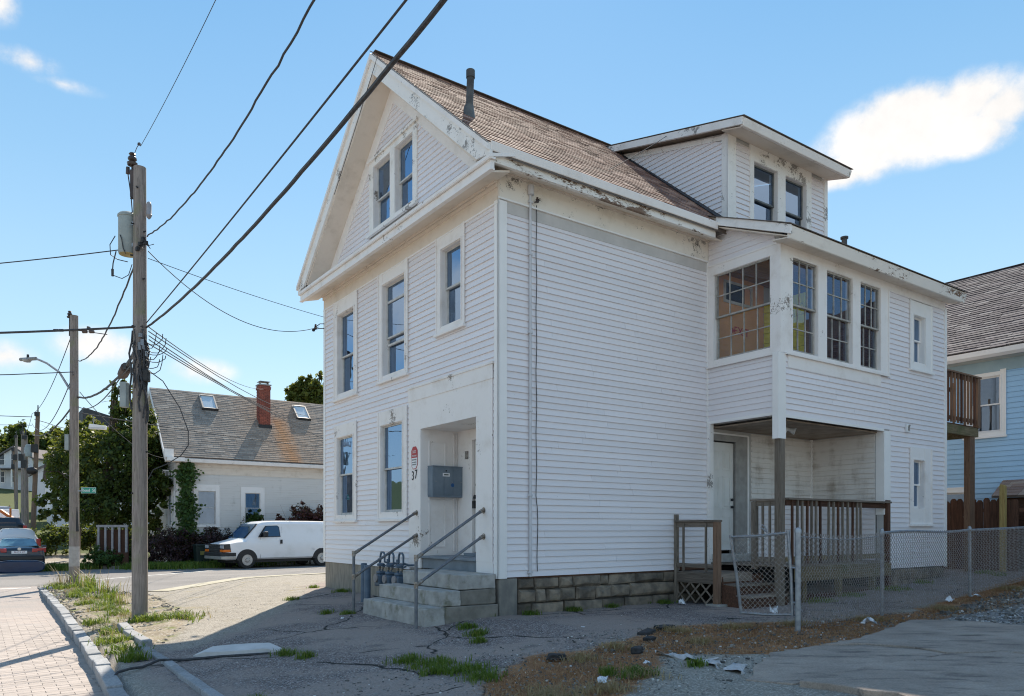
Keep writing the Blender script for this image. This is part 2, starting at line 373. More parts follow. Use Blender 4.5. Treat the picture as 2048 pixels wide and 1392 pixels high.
# ------------------------------------------------------------------ ground
def poly_sd(px, py, poly):
    """signed distance to a polygon, negative inside"""
    P = np.array(poly, float); d = np.full(px.shape, 1e9); ins = np.zeros(px.shape, bool)
    for i in range(len(P)):
        a, b = P[i], P[(i+1) % len(P)]; e = b-a
        t = np.clip(((px-a[0])*e[0]+(py-a[1])*e[1])/(e@e+1e-12), 0, 1)
        d = np.minimum(d, np.hypot(px-a[0]-t*e[0], py-a[1]-t*e[1]))
        if a[1] != b[1]:
            c = ((a[1] > py) != (b[1] > py)) & (px < (b[0]-a[0])*(py-a[1])/(b[1]-a[1])+a[0]); ins ^= c
    return np.where(ins, -d, d)
def in_poly(u, v, poly): return poly_sd(np.array([u]), np.array([v]), poly)[0] < 0
DIRT = [(-2.95, -4.6), (-2.82, -4.11), (-2.59, -3.55), (-2.22, -3.14), (-1.85, -3.01), (-1.53, -2.76), (-1.12, -2.8), (-1.08, -3.08), (-.7, -2.97), (.02, -2.81), (.41, -2.62), (1.0, -2.28), (1.65, -2.42), (2.48, -2.75),
        (3.2, -3.1), (4.9, -3.17), (5.33, -3.4), (7.74, -3.13), (11.2, -2.7), (13, -2.6), (13, -4.4), (9, -4.4), (5.2, -4.05), (4.14, -4.0), (1.82, -4.5), (.36, -4.45), (.1, -4.3), (-.55, -3.75), (-.75, -4.0), (-1.69, -4.55), (-2.5, -5.0)]
ASPH = [(-4.9, -9), (-4.9, 1.2), (-4.0, 1.0), (-2.0, 3.6), (-.6, 6.2), (-.2, 7.6), (1, 9.0), (16, 9.5), (16, -2.6), (11.2, -2.7), (7.74, -3.2), (4.9, -3.17), (2.48, -2.6), (1.65, -2.42), (1.0, -2.28), (.41, -2.62), (.02, -2.81), (-1.1, -2.9), (-2.22, -3.14), (-2.82, -4.11), (-3.0, -4.6), (-3.0, -9)]  # street-side edge follows the house shadow, painted into the darker asphalt tone
GRAV = [(5.0, -4.2), (5.5, -3.7), (8, -3.5), (13, -3.2), (13, -8), (5.2, -5.2)]
VERGE = [(-4.95, 1.9), (-4.95, 15.9), (-4.4, 16.0), (-4.0, 14.2), (-3.5, 11.2), (-3.1, 9.0), (-3.3, 5.6), (-3.6, 3.4), (-4.3, 1.75)]
XST = [(-4.75, 16.4), (-4.2, 15.0), (-3.8, 13.0), (-3.5, 11.4), (-3.05, 10.2), (-2.37, 10.7), (-1.2, 11.8), (.11, 12.95), (1.5, 13.9), (3.07, 14.6), (6, 15.6), (14, 17.5), (60, 22), (60, 33), (14, 28.2), (4, 26.75), (1.6, 26.7), (-.6, 27.2), (-2.5, 28.6), (-3.6, 31), (-3.95, 34), (-4.95, 34), (-11.5, 34), (-11.5, 16.4)]
def axis(fine0, fine1, step, lo, hi):
    a = list(np.arange(fine0, fine1+1e-6, step)); s = step; x = fine0; left = []
    while x > lo: s = min(s*1.35, 30); x -= s; left.append(x)
    s = step; x = a[-1]; right = []
    while x < hi: s = min(s*1.35, 30); x += s; right.append(x)
    return np.array(left[::-1]+a+right)
ua = np.concatenate([axis(-5.0, 9.5, .07, -420, 420)]); va = axis(-7.6, 9.5, .07, -300, 560)
ua = np.unique(np.concatenate([ua, [-4.90, -4.86]]))
UU, VV = np.meshgrid(ua, va)
ZZ = G(UU, VV)
# roads are cut into the sheet so that the kerbs stand up from them
street = (UU < -4.96-.055*np.clip(7-VV, 0, 12)/3) & (UU > -40)
ZZ = np.where(street, np.minimum(ZZ, ROADZ(VV)-.03), ZZ)
sx = poly_sd(UU, VV, XST); ZZ = ZZ-.05*sst(.15, -.25, sx)
sd_d = poly_sd(UU, VV, DIRT); sd_a = poly_sd(UU, VV, ASPH); sd_g = poly_sd(UU, VV, GRAV); sd_v = poly_sd(UU, VV, VERGE)
def lump(u, v, s, k):
    r = np.random.default_rng(k); z = 0
    for _ in range(9):
        a = r.uniform(0, 6.28); f = s*r.uniform(.6, 1.8); z = z+np.sin((u*math.cos(a)+v*math.sin(a))*f+r.uniform(0, 6.28))
    return z/4
near = (UU > -4.85) & (UU < 11) & (VV > -8) & (VV < 9.5)
houseclear = ~((UU > -.35) & (VV > -.2) & (VV < 7.2))
ZZ = ZZ+near*(.006*lump(UU, VV, 3.2, 1)+.004*lump(UU, VV, 11, 2))
ZZ = ZZ-.03*sst(.05, -.25, sd_d)*near+near*sst(0, -.3, sd_d)*(.016*lump(UU, VV, 7, 3)+.012*lump(UU, VV, 21, 4))
ZZ = ZZ+near*sst(0.1, -.3, sd_v)*(.02+.018*lump(UU, VV, 6, 5))
def w(sd, soft): return np.clip(.5-sd/(2*soft), 0, 1)
colr = np.stack([w(sd_a, .6), w(sd_d, .45), w(sd_g, .5), w(sd_v, .4)], -1).reshape(-1, 4).astype(np.float32)
nu, nv = len(ua), len(va)
P = np.stack([O[0]+UU*CA-VV*SA, O[1]+UU*SA+VV*CA, ZZ], -1).reshape(-1, 3)
def grid_mesh(name, P, nu, nv):
    me = bpy.data.meshes.new(name); me.vertices.add(len(P)); me.vertices.foreach_set('co', P.ravel().astype(np.float32))
    i = (np.arange(nv-1)[:, None]*nu+np.arange(nu-1)[None]).ravel()
    q = np.stack([i, i+1, i+nu+1, i+nu], -1)
    me.loops.add(q.size); me.loops.foreach_set('vertex_index', q.ravel().astype(np.int32))
    me.polygons.add(len(q)); me.polygons.foreach_set('loop_start', (np.arange(len(q))*4).astype(np.int32)); me.polygons.foreach_set('loop_total', np.full(len(q), 4, np.int32))
    me.polygons.foreach_set('use_smooth', np.ones(len(q), bool)); me.update(calc_edges=True); return me
gme = grid_mesh('ground', P, nu, nv)
ca = gme.color_attributes.new('zone', 'FLOAT_COLOR', 'POINT'); ca.data.foreach_set('color', colr.ravel())
ca2 = gme.color_attributes.new('far_zone', 'FLOAT_COLOR', 'POINT'); fz = sst(27.2, 28.4, VV)*sst(-.2, .5, UU); fz = np.maximum(fz, sst(34, 36, VV)); fz = np.maximum(fz, sst(12.8, 13.4, UU)*sst(9, 7, VV)); ca2.data.foreach_set('color', np.repeat(fz.reshape(-1, 1), 4, 1).astype(np.float32).ravel())
b = NB('lot_ground'); co = b.coord()
at = b.n('ShaderNodeAttribute', attribute_name='zone'); sp = b.n('ShaderNodeSeparateColor'); b.t.links.new(at.outputs['Color'], sp.inputs[0]); verge_w = at.outputs['Alpha']
big = b.noise(co, .55, 5, .6); mid = b.noise(co, 3.2, 7, .66, .3); fine = b.noise(co, 34, 4, .7); grit = b.voro(co, 95); grit2 = b.voro(co, 42)
gcell = b.voro(co, 70, out='Color')
gsp = b.n('ShaderNodeSeparateColor'); b.put(gsp.inputs[0], gcell)
peb = b.voro(co, 38, out='Color'); psp = b.n('ShaderNodeSeparateColor'); b.put(psp.inputs[0], peb)
# worn lot, painted paler where the sun falls
lot = b.mix(b.ramp(mid, .3, .7), (.26, .235, .20), (.19, .172, .148)); lot = b.mix(b.ramp(gsp.outputs[0], .45, .95), lot, (.36, .335, .29)); lot = b.mix(b.ramp(b.noise(co, 1.6, 6, .7), .55, .72, 0, .6), lot, (.27, .22, .10))
# old asphalt: dark binder, pale aggregate; its darker tone also paints the house shadow
asp = b.mix(b.ramp(mid, .28, .72), (.195, .152, .135), (.275, .22, .195)); asp = b.mix(b.ramp(b.noise(co, 13, 5, .75), .35, .68, 0, .55), asp, (.10, .09, .086)); asp = b.mix(b.ramp(gsp.outputs[1], .55, .95), asp, (.37, .345, .335)); asp = b.mix(b.ramp(gsp.outputs[2], .5, .85, 0, .85), asp, (.06, .056, .06))
asp = b.mix(b.ramp(big, .42, .56, 0, .8), asp, (.29, .24, .21))
asp = b.mix(b.ramp(b.noise(co, .9, 8, .7), .58, .66, 0, .45), asp, (.07, .068, .07))
cn = b.n('ShaderNodeTexNoise'); b.put(cn.inputs['Vector'], co); cn.inputs['Scale'].default_value = 1.6; cn.inputs['Detail'].default_value = 6
crack = b.voro(b.mix(.35, co, cn.outputs['Color'], 'ADD'), .42, 'DISTANCE_TO_EDGE')
ckm = b.math('MULTIPLY', b.ramp(crack, .009, .002), b.ramp(b.noise(co, .7, 3), .44, .5))
asp = b.mix(ckm, asp, (.03, .028, .026))
# dry litter: needles, dead grass, soil
nd = b.noise(b.coord((9, 60, 9)), 1.0, 5, .7, 1.8); nd2 = b.noise(b.coord((55, 8, 9)), 1.0, 5, .7, 1.8)
drt = b.mix(b.ramp(mid, .3, .7), (.20, .095, .048), (.33, .18, .092)); drt = b.mix(b.ramp(b.math('MAXIMUM', nd, nd2), .56, .7), drt, (.46, .30, .17)); drt = b.mix(b.ramp(b.noise(co, 7, 6, .7), .56, .7), drt, (.055, .04, .032))
drt = b.mix(b.ramp(b.noise(co, 1.5, 4), .58, .7, 0, .8), drt, (.16, .145, .13))
# grey gravel
grv = b.mix(psp.outputs[0], (.11, .107, .105), (.25, .24, .23)); grv = b.mix(b.ramp(psp.outputs[1], .84, .9), grv, (.55, .54, .52)); grv = b.mix(b.ramp(mid, .5, .75), grv, (.16, .11, .07))
# verge soil
vrg = b.mix(b.ramp(mid, .3, .7), (.27, .225, .165), (.19, .16, .115)); vrg = b.mix(b.ramp(psp.outputs[2], .7, .95), vrg, (.38, .35, .3)); vrg = b.mix(b.ramp(b.noise(co, 2.1, 5), .5, .7), vrg, (.14, .16, .05))
wob = b.math('ADD', b.math('MULTIPLY', b.math('SUBTRACT', mid, .5), .55), b.math('MULTIPLY', b.math('SUBTRACT', fine, .5), .25))
def zone(wt_, k=1.0, soft=.05): return b.ramp(b.math('ADD', wt_, b.math('MULTIPLY', wob, k)), .5-soft, .5+soft)
za, zd, zg, zv = zone(sp.outputs[0], 1, .14), zone(sp.outputs[1], .9, .05), zone(sp.outputs[2], 1.2, .1), zone(verge_w, 1, .15)
col = b.mix(za, lot, asp); col = b.mix(zd, col, drt); col = b.mix(zg, col, grv); col = b.mix(zv, col, vrg)
fa = b.n('ShaderNodeAttribute', attribute_name='far_zone'); grs = b.mix(b.ramp(mid, .3, .7), (.05, .07, .022), (.10, .105, .04)); col = b.mix(zone(fa.outputs['Fac'], .6, .1), col, grs)
col = hsvmul(b, col, b.ramp(grit2, 0, .6, .84, 1.12))
h = b.math('ADD', b.math('MULTIPLY', grit, -.6), b.math('MULTIPLY', fine, .8))
h = b.math('SUBTRACT', h, b.math('MULTIPLY', ckm, 1.5))
h = b.math('ADD', h, b.math('MULTIPLY', b.math('MULTIPLY', zd, b.math('MAXIMUM', nd, nd2)), 1.6))
M['ground'] = b.principled(col, .95, 0, .15, b.bump(h, .5, .010))
ground = props(link_mesh('ground', gme, M['ground']), kind='structure')

# ------------------------------------------------------------------ street of pavers, cross street, far street
def strip_mesh(us, vs, zf):
    UU, VV = np.meshgrid(us, vs); Z = zf(UU, VV)
    return grid_mesh('sheet', np.stack([O[0]+UU*CA-VV*SA, O[1]+UU*SA+VV*CA, Z], -1).reshape(-1, 3), len(us), len(vs))
b = NB('paver_street'); uvc = b.coord()
rot = b.n('ShaderNodeMapping'); b.put(rot.inputs['Vector'], uvc); rot.inputs['Rotation'].default_value = (0, 0, -ANG)
bt = b.n('ShaderNodeTexBrick'); b.put(bt.inputs['Vector'], rot.outputs[0]); bt.inputs['Scale'].default_value = 1; bt.inputs['Brick Width'].default_value = .24; bt.inputs['Row Height'].default_value = .12; bt.inputs['Mortar Size'].default_value = .004
bt.inputs['Color1'].default_value = (.36, .31, .28, 1); bt.inputs['Color2'].default_value = (.33, .29, .265, 1); bt.inputs['Mortar'].default_value = (.27, .23, .205, 1)
m1 = b.noise(uvc, .8, 6, .65); m2 = b.noise(uvc, 30, 4, .7)
pc = b.mix(b.ramp(m1, .35, .65, 0, .8), bt.outputs['Color'], (.28, .262, .25)); pc = b.mix(b.ramp(b.noise(uvc, 2.2, 6, .7), .6, .8, 0, .6), pc, (.17, .115, .085)); pc = hsvmul(b, pc, b.ramp(m2, .3, .7, .86, 1.12))
M['paver_far'] = b.principled(pc, .92, 0, .2, b.bump(b.math('ADD', m2, b.math('MULTIPLY', bt.outputs['Fac'], -.6)), .4, .008))
b = NB('cross_asphalt'); co = b.coord(); m1 = b.noise(co, .35, 6, .6); m2 = b.noise(co, 40, 4, .75); m3 = b.noise(co, 3, 6, .7)
pc = b.mix(b.ramp(m1, .35, .65), (.235, .222, .212), (.185, .176, .17)); pc = b.mix(b.ramp(m3, .55, .75, 0, .5), pc, (.28, .26, .235)); pc = hsvmul(b, pc, b.ramp(m2, .3, .7, .82, 1.15))
M['asphalt_x'] = b.principled(pc, .92, 0, .2, b.bump(m2, .5, .008))
M['edging'] = plain('pale_concrete_edge', (.42, .39, .31), (.33, .30, .22), 3, .9, .4, 60, dirt=(.22, .2, .09), damt=.4)
M['walk'] = plain('sidewalk_concrete', (.40, .375, .34), (.33, .31, .28), 2, .9, .3, 60)
sb = lambda u, v: ROADZ(v)-.004-.02*np.clip((-4.85-u)/3, 0, 1)*0
props(link_mesh('street', strip_mesh(np.linspace(-11.5, -4.80, 8), np.concatenate([np.arange(-12, 16.4, .8), [16.4]]), lambda u, v: ROADZ(v)-.005), M['paver_far']), kind='structure')
def poly_sheet(name, poly, zf, m, sub=14):
    bm = bmesh.new(); vs = [bm.verts.new((p[0], p[1], 0)) for p in poly]; bm.faces.new(vs); bmesh.ops.triangulate(bm, faces=bm.faces)
    for _ in range(3):
        long = [e for e in bm.edges if e.calc_length() > 3]
        if long: bmesh.ops.subdivide_edges(bm, edges=long, cuts=1); bmesh.ops.triangulate(bm, faces=bm.faces)
    for v in bm.verts:
        u, w_ = v.co.x, v.co.y; p = W(u, w_, float(zf(u, w_))); v.co = p
    bmesh.ops.recalc_face_normals(bm, faces=bm.faces)
    me = bpy.data.meshes.new(name); bm.to_mesh(me); bm.free()
    return props(link_mesh(name, me, m), kind='structure')
XZ = lambda u, v: float(G(u, v))-.012*(v < 33)+.02*(v > 33)
poly_sheet('road', XST, XZ, M['asphalt_x'])
props(link_mesh('far_road', strip_mesh(np.linspace(-11, -3.95, 6), np.arange(33.6, 190, 2), lambda u, v: G(u, v)+.05), M['asphalt_x']), kind='structure')
# pale edge of the cross street by the lot, stop line
def band(name, line, w0, zf, m, dz, kind='structure', closed=False):
    vs = []; fs = []
    for i, (u, v) in enumerate(line):
        a = np.array(line[max(i-1, 0)]); c = np.array(line[min(i+1, len(line)-1)]); d = (c-a)/np.linalg.norm(c-a); nrm = np.array([d[1], -d[0]])
        for s in (0, 1):
            q = np.array([u, v])+nrm*w0*s; p = W(q[0], q[1], zf(q[0], q[1])+dz); vs.append(p)
            vs.append(p-Vector((0, 0, .1)))
    for i in range(len(line)-1):
        a = i*4; c = a+4; fs += [(a, c, c+2, a+2), (a, a+1, c+1, c), (a+2, c+2, c+3, a+3)]
    me = bpy.data.meshes.new(name); me.from_pydata(vs, [], fs); me.update()
    return props(link_mesh(name, me, m), kind=kind)
gz = lambda u, v: float(G(u, v))
def smooth_line(pts, n=6):
    out = []
    for i in range(len(pts)-1):
        p0, p1, p2, p3 = (np.array(pts[max(i-1, 0)]), np.array(pts[i]), np.array(pts[i+1]), np.array(pts[min(i+2, len(pts)-1)]))
        for k in range(n):
            t = k/n; out.append(tuple(.5*((2*p1)+(-p0+p2)*t+(2*p0-5*p1+4*p2-p3)*t*t+(-p0+3*p1-3*p2+p3)*t**3)))
    return out+[tuple(pts[-1])]
band('pavement_edge', smooth_line([(-3.05, 10.2), (-2.37, 10.7), (-1.2, 11.8), (.11, 12.95), (1.5, 13.9), (3.07, 14.6), (6, 15.6), (14, 17.5)]), .62, gz, M['edging'], .012)
M['line_white'] = plain('worn_road_paint', (.62, .61, .58), (.40, .39, .37), 9, .8, .2, 60)
band('road_marking', [(-11, 16.0), (-8, 15.9), (-5.1, 15.8)], .28, lambda u, v: float(ROADZ(v))-.012, M['line_white'], .009)
band('road_marking', smooth_line([(-4.2, 17.9), (-2.6, 19.4), (-1.0, 20.9), (.6, 22.6), (2.4, 24.0)]), .22, XZ, M['line_white'], .009)
band('sidewalk', smooth_line([(14, 29.9), (4, 28.2), (2.0, 28.1), (.2, 28.4), (-1.4, 29.4), (-2.3, 31.4), (-2.6, 34)]), -1.35, gz, M['walk'], .04)
# kerb stones
def kerb_run(name, line, width, zt, zb, seg, m, lab=None):
    root = bpy.data.objects.new(name, None); COL.objects.link(root); props(root, kind='structure')
    L = []; 
    for i in range(len(line)-1):
        a, c = np.array(line[i]), np.array(line[i+1]); L.append((a, c, np.linalg.norm(c-a)))
    for a, c, ln in L:
        n = max(1, int(ln/seg)); d = (c-a)/n; e = np.array([d[1], -d[0]])/np.linalg.norm(d)
        for k in range(n):
            p = a+d*(k+.012); q = a+d*(k+.988); p = p+e*R.uniform(-.012, .012); q = q+e*R.uniform(-.012, .012); j = R.uniform(-.014, .014)
            mb = MB(); pts = []
            for z, ins in ((0, 0), (1, .012)):
                for (x, s) in ((p, 0), (q, 0), (q, 1), (p, 1)):
                    y = x+e*(width-ins if s else ins); zz = (zt(*x)+j) if z else zb(*x)-.1
                    pts.append(W(y[0], y[1], zz))
            mb.hexa(pts); mb.build('kerb_stone', m, root, bevel=.014)
    return root
zroad = lambda u, v: float(ROADZ(v)); zver = lambda u, v: float(G(-4.7, v))+.015
kerb_run('kerb', [(-5.30, -5.0), (-5.19, -1.0), (-5.13, 0.4), (-5.06, 2.6), (-4.95, 7.0), (-4.86, 13), (-4.8, 15.6), (-4.5, 16.3)], -.13, zver, zroad, .42, M['granite'])
kerb_run('inner_kerb', [(-4.60, 1.64), (-4.62, 3.0), (-4.58, 3.9)], .16, lambda u, v: float(G(u, v))+.09, lambda u, v: float(G(u, v)), .7, M['granite'])
kerb_run('inner_kerb', [(-4.62, -4.8), (-4.66, -1.8), (-4.64, 0.2), (-4.66, 1.5)], .13, lambda u, v: float(G(u, v))+.045, lambda u, v: float(G(u, v)), .48, M['granite'])
kerb_run('far_kerb', smooth_line([(-4.0, 33.5), (-3.6, 31), (-2.5, 28.65), (-.6, 27.25), (1.6, 26.75), (4, 26.8), (14, 28.3)], 4), .15, lambda u, v: float(G(u, v))+.1, lambda u, v: float(G(u, v)), 1.6, M['walk'])
# pavers that can be told apart close by: single pieces, the rest of them one joined layer
pav_m = plain('paver_face', (.40, .345, .305), (.34, .30, .275), 3, .92, .5, 60, pieces=.10, dirt=(.25, .19, .15), dscale=2.2, damt=.36)
pm = []
for k in range(8):
    mb = MB(); a, c = .1185+R.uniform(-.0006, .0006), .0585; h = .03
    mb.hexa([(-a, -c, -h), (a, -c, -h), (a, c, -h), (-a, c, -h), (-a+.002, -c+.002, 0), (a-.002, -c+.002, R.uniform(0, .0015)), (a-.002, c-.002, R.uniform(0, .0015)), (-a+.002, c-.002, 0)])
    pm.append(mb.mesh('paver')); pm[-1].materials.append(pav_m)
cells = []
row = 0
for v in np.arange(-3.4, 9.0, .12):
    row += 1
    for u in np.arange(-9.5+(row % 2)*.12, -4.95, .24):
        p = W(u, v)
        if p.y < 3 or u > -5.02-.04*max(0, 7-v)*.6: continue
        sxp = 1024+1507*p.x/p.y; syp = 1058+1507*1.63/p.y
        if -30 < sxp < 460 and syp < 1410: cells.append((p.y, u, v, p))
cells.sort(key=lambda c: c[0])
street_obj = bpy.data.objects['street']
rest = MB()
for i, (d, u, v, p) in enumerate(cells):
    z = float(ROADZ(v))+R.uniform(-.001, .0012)
    if i < 300:
        o = link_mesh('paver', pm[i % 8]); o.data = pm[i % 8]; o.parent = street_obj; o.location = (p.x, p.y, z); o.rotation_euler = (R.uniform(-.004, .004), R.uniform(-.004, .004), ANG+R.uniform(-.012, .012)+(math.pi if R.random() < .5 else 0))
    else:
        a, c = .1185, .0585; pts = []
        for zz in (-.03, 0):
            for sx_, sy_ in ((-1, -1), (1, -1), (1, 1), (-1, 1)): pts.append(W(u+sx_*a, v+sy_*c, z+zz))
        rest.hexa(pts)
o = rest.build('paver_field', None, street_obj, fix=False); o.data.materials.clear(); o['kind'] = 'stuff'
b = NB('paver_field_face'); co = b.coord(); g_ = b.n('ShaderNodeNewGeometry').outputs['Random Per Island']
pc = b.mix(g_, (.41, .35, .31), (.35, .305, .28)); pc = b.mix(b.ramp(b.noise(co, .9, 6, .65), .4, .7, 0, .7), pc, (.36, .335, .315)); pc = b.mix(b.ramp(b.noise(co, 2.2, 6, .7), .62, .8, 0, .6), pc, (.26, .195, .155))
o.data.materials.append(b.principled(pc, .92, 0, .2, b.bump(b.noise(co, 60, 4), .4, .006)))
# ------------------------------------------------------------------ the white house (local x = u, y = v)
house = thing('white_house', 'old three-storey white clapboard house with peeling trim, number 37 at its front door', 'house', W(0, 0, 0), ANG)
front = lambda s, z, d: (-d, s, z)
right = lambda s, z, d: (s, -d, z)
PV = -1.55; PU = 4.71
pfront = lambda s, z, d: (s, PV-d, z)
pside = lambda s, z, d: (PU-d, s, z)
pinner = lambda s, z, d: (8.0-d, s, z)
dside = lambda s, z, d: (5.31-d, s, z)
dfront = lambda s, z, d: (s, .02-d, z)
SEG = []      # every clapboard: (visible size, plane, corner lengths, z0, z1, mould)
def clap(plane, s0, s1, z0, z1, holes=(), exp=.1005, lo=None, hi=None, mould=None, weight=1.0):
    n = int(math.ceil((z1-z0)/exp-1e-6))
    for i in range(n):
        a = z0+i*exp; c = min(a+exp, z1); mz = (a+c)/2
        f = lambda z: ((max(s0, lo(z)) if lo else s0), (min(s1, hi(z)) if hi else s1))
        (b0, b1), (t0, t1) = f(a), f(c)
        segs = [(b0, b1)]
        for (h0, h1, k0, k1) in holes:
            if (a >= k0-.002 and c <= k1+.002):
                new = []
                for (p, q) in segs:
                    if h1 <= p or h0 >= q: new.append((p, q))
                    else:
                        if h0 > p+.01: new.append((p, h0))
                        if h1 < q-.01: new.append((h1, q))
                segs = new
        cut_ = []
        for (p, q) in segs:
            if q-p > 2.6 and not lo:
                x = R.uniform(p+.7, q-.7); cut_ += [(p, x-.0015), (x+.0015, q)]
            else: cut_.append((p, q))
        for (p, q) in cut_:
            if q-p < .02: continue
            tp = t0 if p == b0 else p; tq = t1 if q == b1 else q
            if tq < tp: tq = tp = (tp+tq)/2
            mm = bool(mould and R.random() < mould(mz))
            SEG.append(((q-p)*weight, plane, p, q, tp, tq, a, c, mm))
LIN = MB()
def wallpanel(mb, plane, s0, s1, z0, z1, holes=(), th=.14, lin=True):
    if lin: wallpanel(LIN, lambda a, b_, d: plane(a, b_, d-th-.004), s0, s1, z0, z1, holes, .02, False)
    ss = sorted({s0, s1, *[x for h in holes for x in h[:2] if s0 < x < s1]}); zs = sorted({z0, z1, *[x for h in holes for x in h[2:] if z0 < x < z1]})
    for i in range(len(ss)-1):
        for j in range(len(zs)-1):
            a, c, e, f = ss[i], ss[i+1], zs[j], zs[j+1]; m, n = (a+c)/2, (e+f)/2
            if any(h[0] < m < h[1] and h[2] < n < h[3] for h in holes): continue
            mb.hexa([plane(a, e, 0), plane(c, e, 0), plane(c, e, -th), plane(a, e, -th), plane(a, f, 0), plane(c, f, 0), plane(c, f, -th), plane(a, f, -th)])
def pbox(mb, plane, s0, s1, z0, z1, d0, d1):
    mb.hexa([plane(s0, z0, d0), plane(s1, z0, d0), plane(s1, z0, d1), plane(s0, z0, d1), plane(s0, z1, d0), plane(s1, z1, d0), plane(s1, z1, d1), plane(s0, z1, d1)])
SBZ = .58; FZ = 6.2
# openings (glass area): s0, s1, z0, z1
OP = dict(A=(5.22, 6.07, 4.19, 5.88), B=(2.97, 3.88, 4.22, 5.95), C=(1.02, 1.66, 4.68, 5.96), D=(5.26, 6.09, 1.60, 3.25), E=(3.06, 3.94, 1.62, 3.27))
CAS = dict(A=(5.06, 6.27, 4.08, 6.2), B=(2.85, 4.06, 4.12, 6.2), C=(.92, 1.81, 4.57, 6.2), D=(5.09, 6.22, 1.48, 3.52), E=(2.88, 4.07, 1.49, 3.54))
GW1, GW2 = (2.66, 3.36, 7.16, 8.38), (3.56, 4.28, 7.16, 8.38)
DOORREC = (.53, 2.41, .6, 3.09)
P_OP = dict(W1=(5.03, 5.78, 4.36, 5.97), W2=(6.05, 6.89, 4.36, 5.95), W3=(7.15, 7.87, 4.36, 5.95), W4=(9.12, 9.58, 4.70, 5.64), W5=(9.11, 9.56, 1.72, 2.70))
PS_OP = (-1.37, -.16, 4.40, 5.97)
D_OP = [(6.07, 6.84, 7.30, 8.52), (7.09, 7.82, 7.30, 8.52)]
core = MB()
wallpanel(core, front, 0, 6.85, SBZ, 6.7, [*OP.values(), DOORREC])
RS = .841
ridge_v, ridge_z = 3.43, 10.02
roofz = lambda v: 6.80+(v+.4)*RS if v <= ridge_v else 6.80+(7.26-v)*RS
# gable wall in slices between the openings
def gable_panel(x0, x1, lo_z, hi_cut=None):
    P_ = [(x0, lo_z), (x1, lo_z), (x1, (hi_cut if hi_cut else roofz(x1)-.13)), (x0, (hi_cut if hi_cut else roofz(x0)-.13))]
    core.prism(P_, front, 0, -.14)
for a, c in ((0.02, 2.66), (3.36, 3.43), (3.43, 3.56), (4.28, 6.83)): gable_panel(a, c, 6.7)
for (a, c, e, f) in (GW1, GW2): gable_panel(a, c, 6.7, e); core.prism([(a, f), (c, f), (c, roofz(c)-.13), (a, roofz(a)-.13)], front, 0, -.14)
wallpanel(core, right, 0.14, 10.5, SBZ, 7.05, [(4.74, 5.5, .7, 2.96)])
core.box(0, 10.5, 6.71, 6.85, SBZ, 7.05)                      # far long wall
core.prism([(0, SBZ), (6.85, SBZ), (6.85, 7.0), (3.43, 9.9), (0, 7.0)], lambda a, b_, d: (10.5+d, a, b_), -.14, 0)
wallpanel(core, pfront, PU+.14, 10.5, 3.24, 6.14, [P_OP[k] for k in ('W1', 'W2', 'W3', 'W4')], .12, False)
wallpanel(core, pfront, 8.0, 10.5, .52, 3.24, [P_OP['W5']], .12)
wallpanel(core, pside, PV, 0, 3.27, 6.14, [PS_OP], .12, False)
core.prism([(PV, 6.14), (0, 6.14), (0, 7.0), (PV, 6.38)], pside, 0, -.12)
wallpanel(core, pinner, PV+.12, 0, .52, 3.24, (), .12, False)
core.box(10.38, 10.5, PV+.12, 0, .52, 6.4)
core.box(PU+.12, 10.38, PV+.12, 0, 3.24, 3.34)                 # floor of the glazed porch
core.prism([(0.06, 6.9), (3.3, 9.7), (0.06, 8.86)], dside, 0, -.12); core.prism([(0.06, 6.9), (3.3, 9.7), (0.06, 8.86)], lambda a, b_, d: (8.58+d, a, b_), -.12, 0)
wallpanel(core, dfront, 5.43, 8.46, 7.0, 8.86, D_OP, .12)
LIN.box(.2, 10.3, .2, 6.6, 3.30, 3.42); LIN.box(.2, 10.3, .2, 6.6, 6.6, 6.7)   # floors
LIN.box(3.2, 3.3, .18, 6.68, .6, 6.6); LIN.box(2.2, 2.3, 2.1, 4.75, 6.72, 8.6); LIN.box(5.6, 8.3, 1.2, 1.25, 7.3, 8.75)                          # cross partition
core.build('wall', plain('wall_sheathing', (.50, .49, .48), (.44, .43, .42), 3, .9, .1), house)

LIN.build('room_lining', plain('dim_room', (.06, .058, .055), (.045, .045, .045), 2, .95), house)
# clapboards
mould_hi = lambda z: 1.0 if z > 1.8 else 0.0
fh = [*CAS.values(), (.115, 2.80, .55, 3.82)]
clap(front, .07, 6.80, .58, FZ, fh, weight=1.1)
clap(right, .14, PU, .575, 6.06, (), weight=1.0)
clap(pfront, 4.82, 8.15, 3.25, 4.28, [(4.9, 7.87, 4.09, 4.3)], weight=.9)
clap(pfront, 8.22, 10.46, .53, 6.1, [(8.98, 9.88, 4.55, 6.2), (8.98, 9.87, 1.4, 2.97), (8.0, 8.15, 3.25, 6.2)], weight=.8)
clap(pfront, 8.02, 8.22, 3.25, 4.28, ())
clap(pside, PV+.1, -.03, 3.29, 4.27, (), weight=.9)
clap(pside, PV+.1, -.03, 6.16, 6.9, (), lo=lambda z: (z-6.36)/.4-1.53, weight=.5)
clap(right, 5.98, 7.97, .70, 3.16, (), mould=mould_hi, weight=.6)
clap(pinner, PV+.16, -.03, .70, 3.16, (), mould=mould_hi, weight=.6)
gl = lambda z: (z-6.8-.02)/RS-.4+.62; gr = lambda z: 7.26-(z-6.8-.02)/RS-.62
clap(front, 0, 6.85, 6.72, 9.4, [(2.5, 4.47, 7.0, 8.54)], lo=gl, hi=gr, weight=.5)
clap(dside, .1, 3.3, 7.1, 9.6, (), lo=lambda z: max(.1, (z-8.72)/.262), hi=lambda z: (z-7.16)/RS, weight=.45)
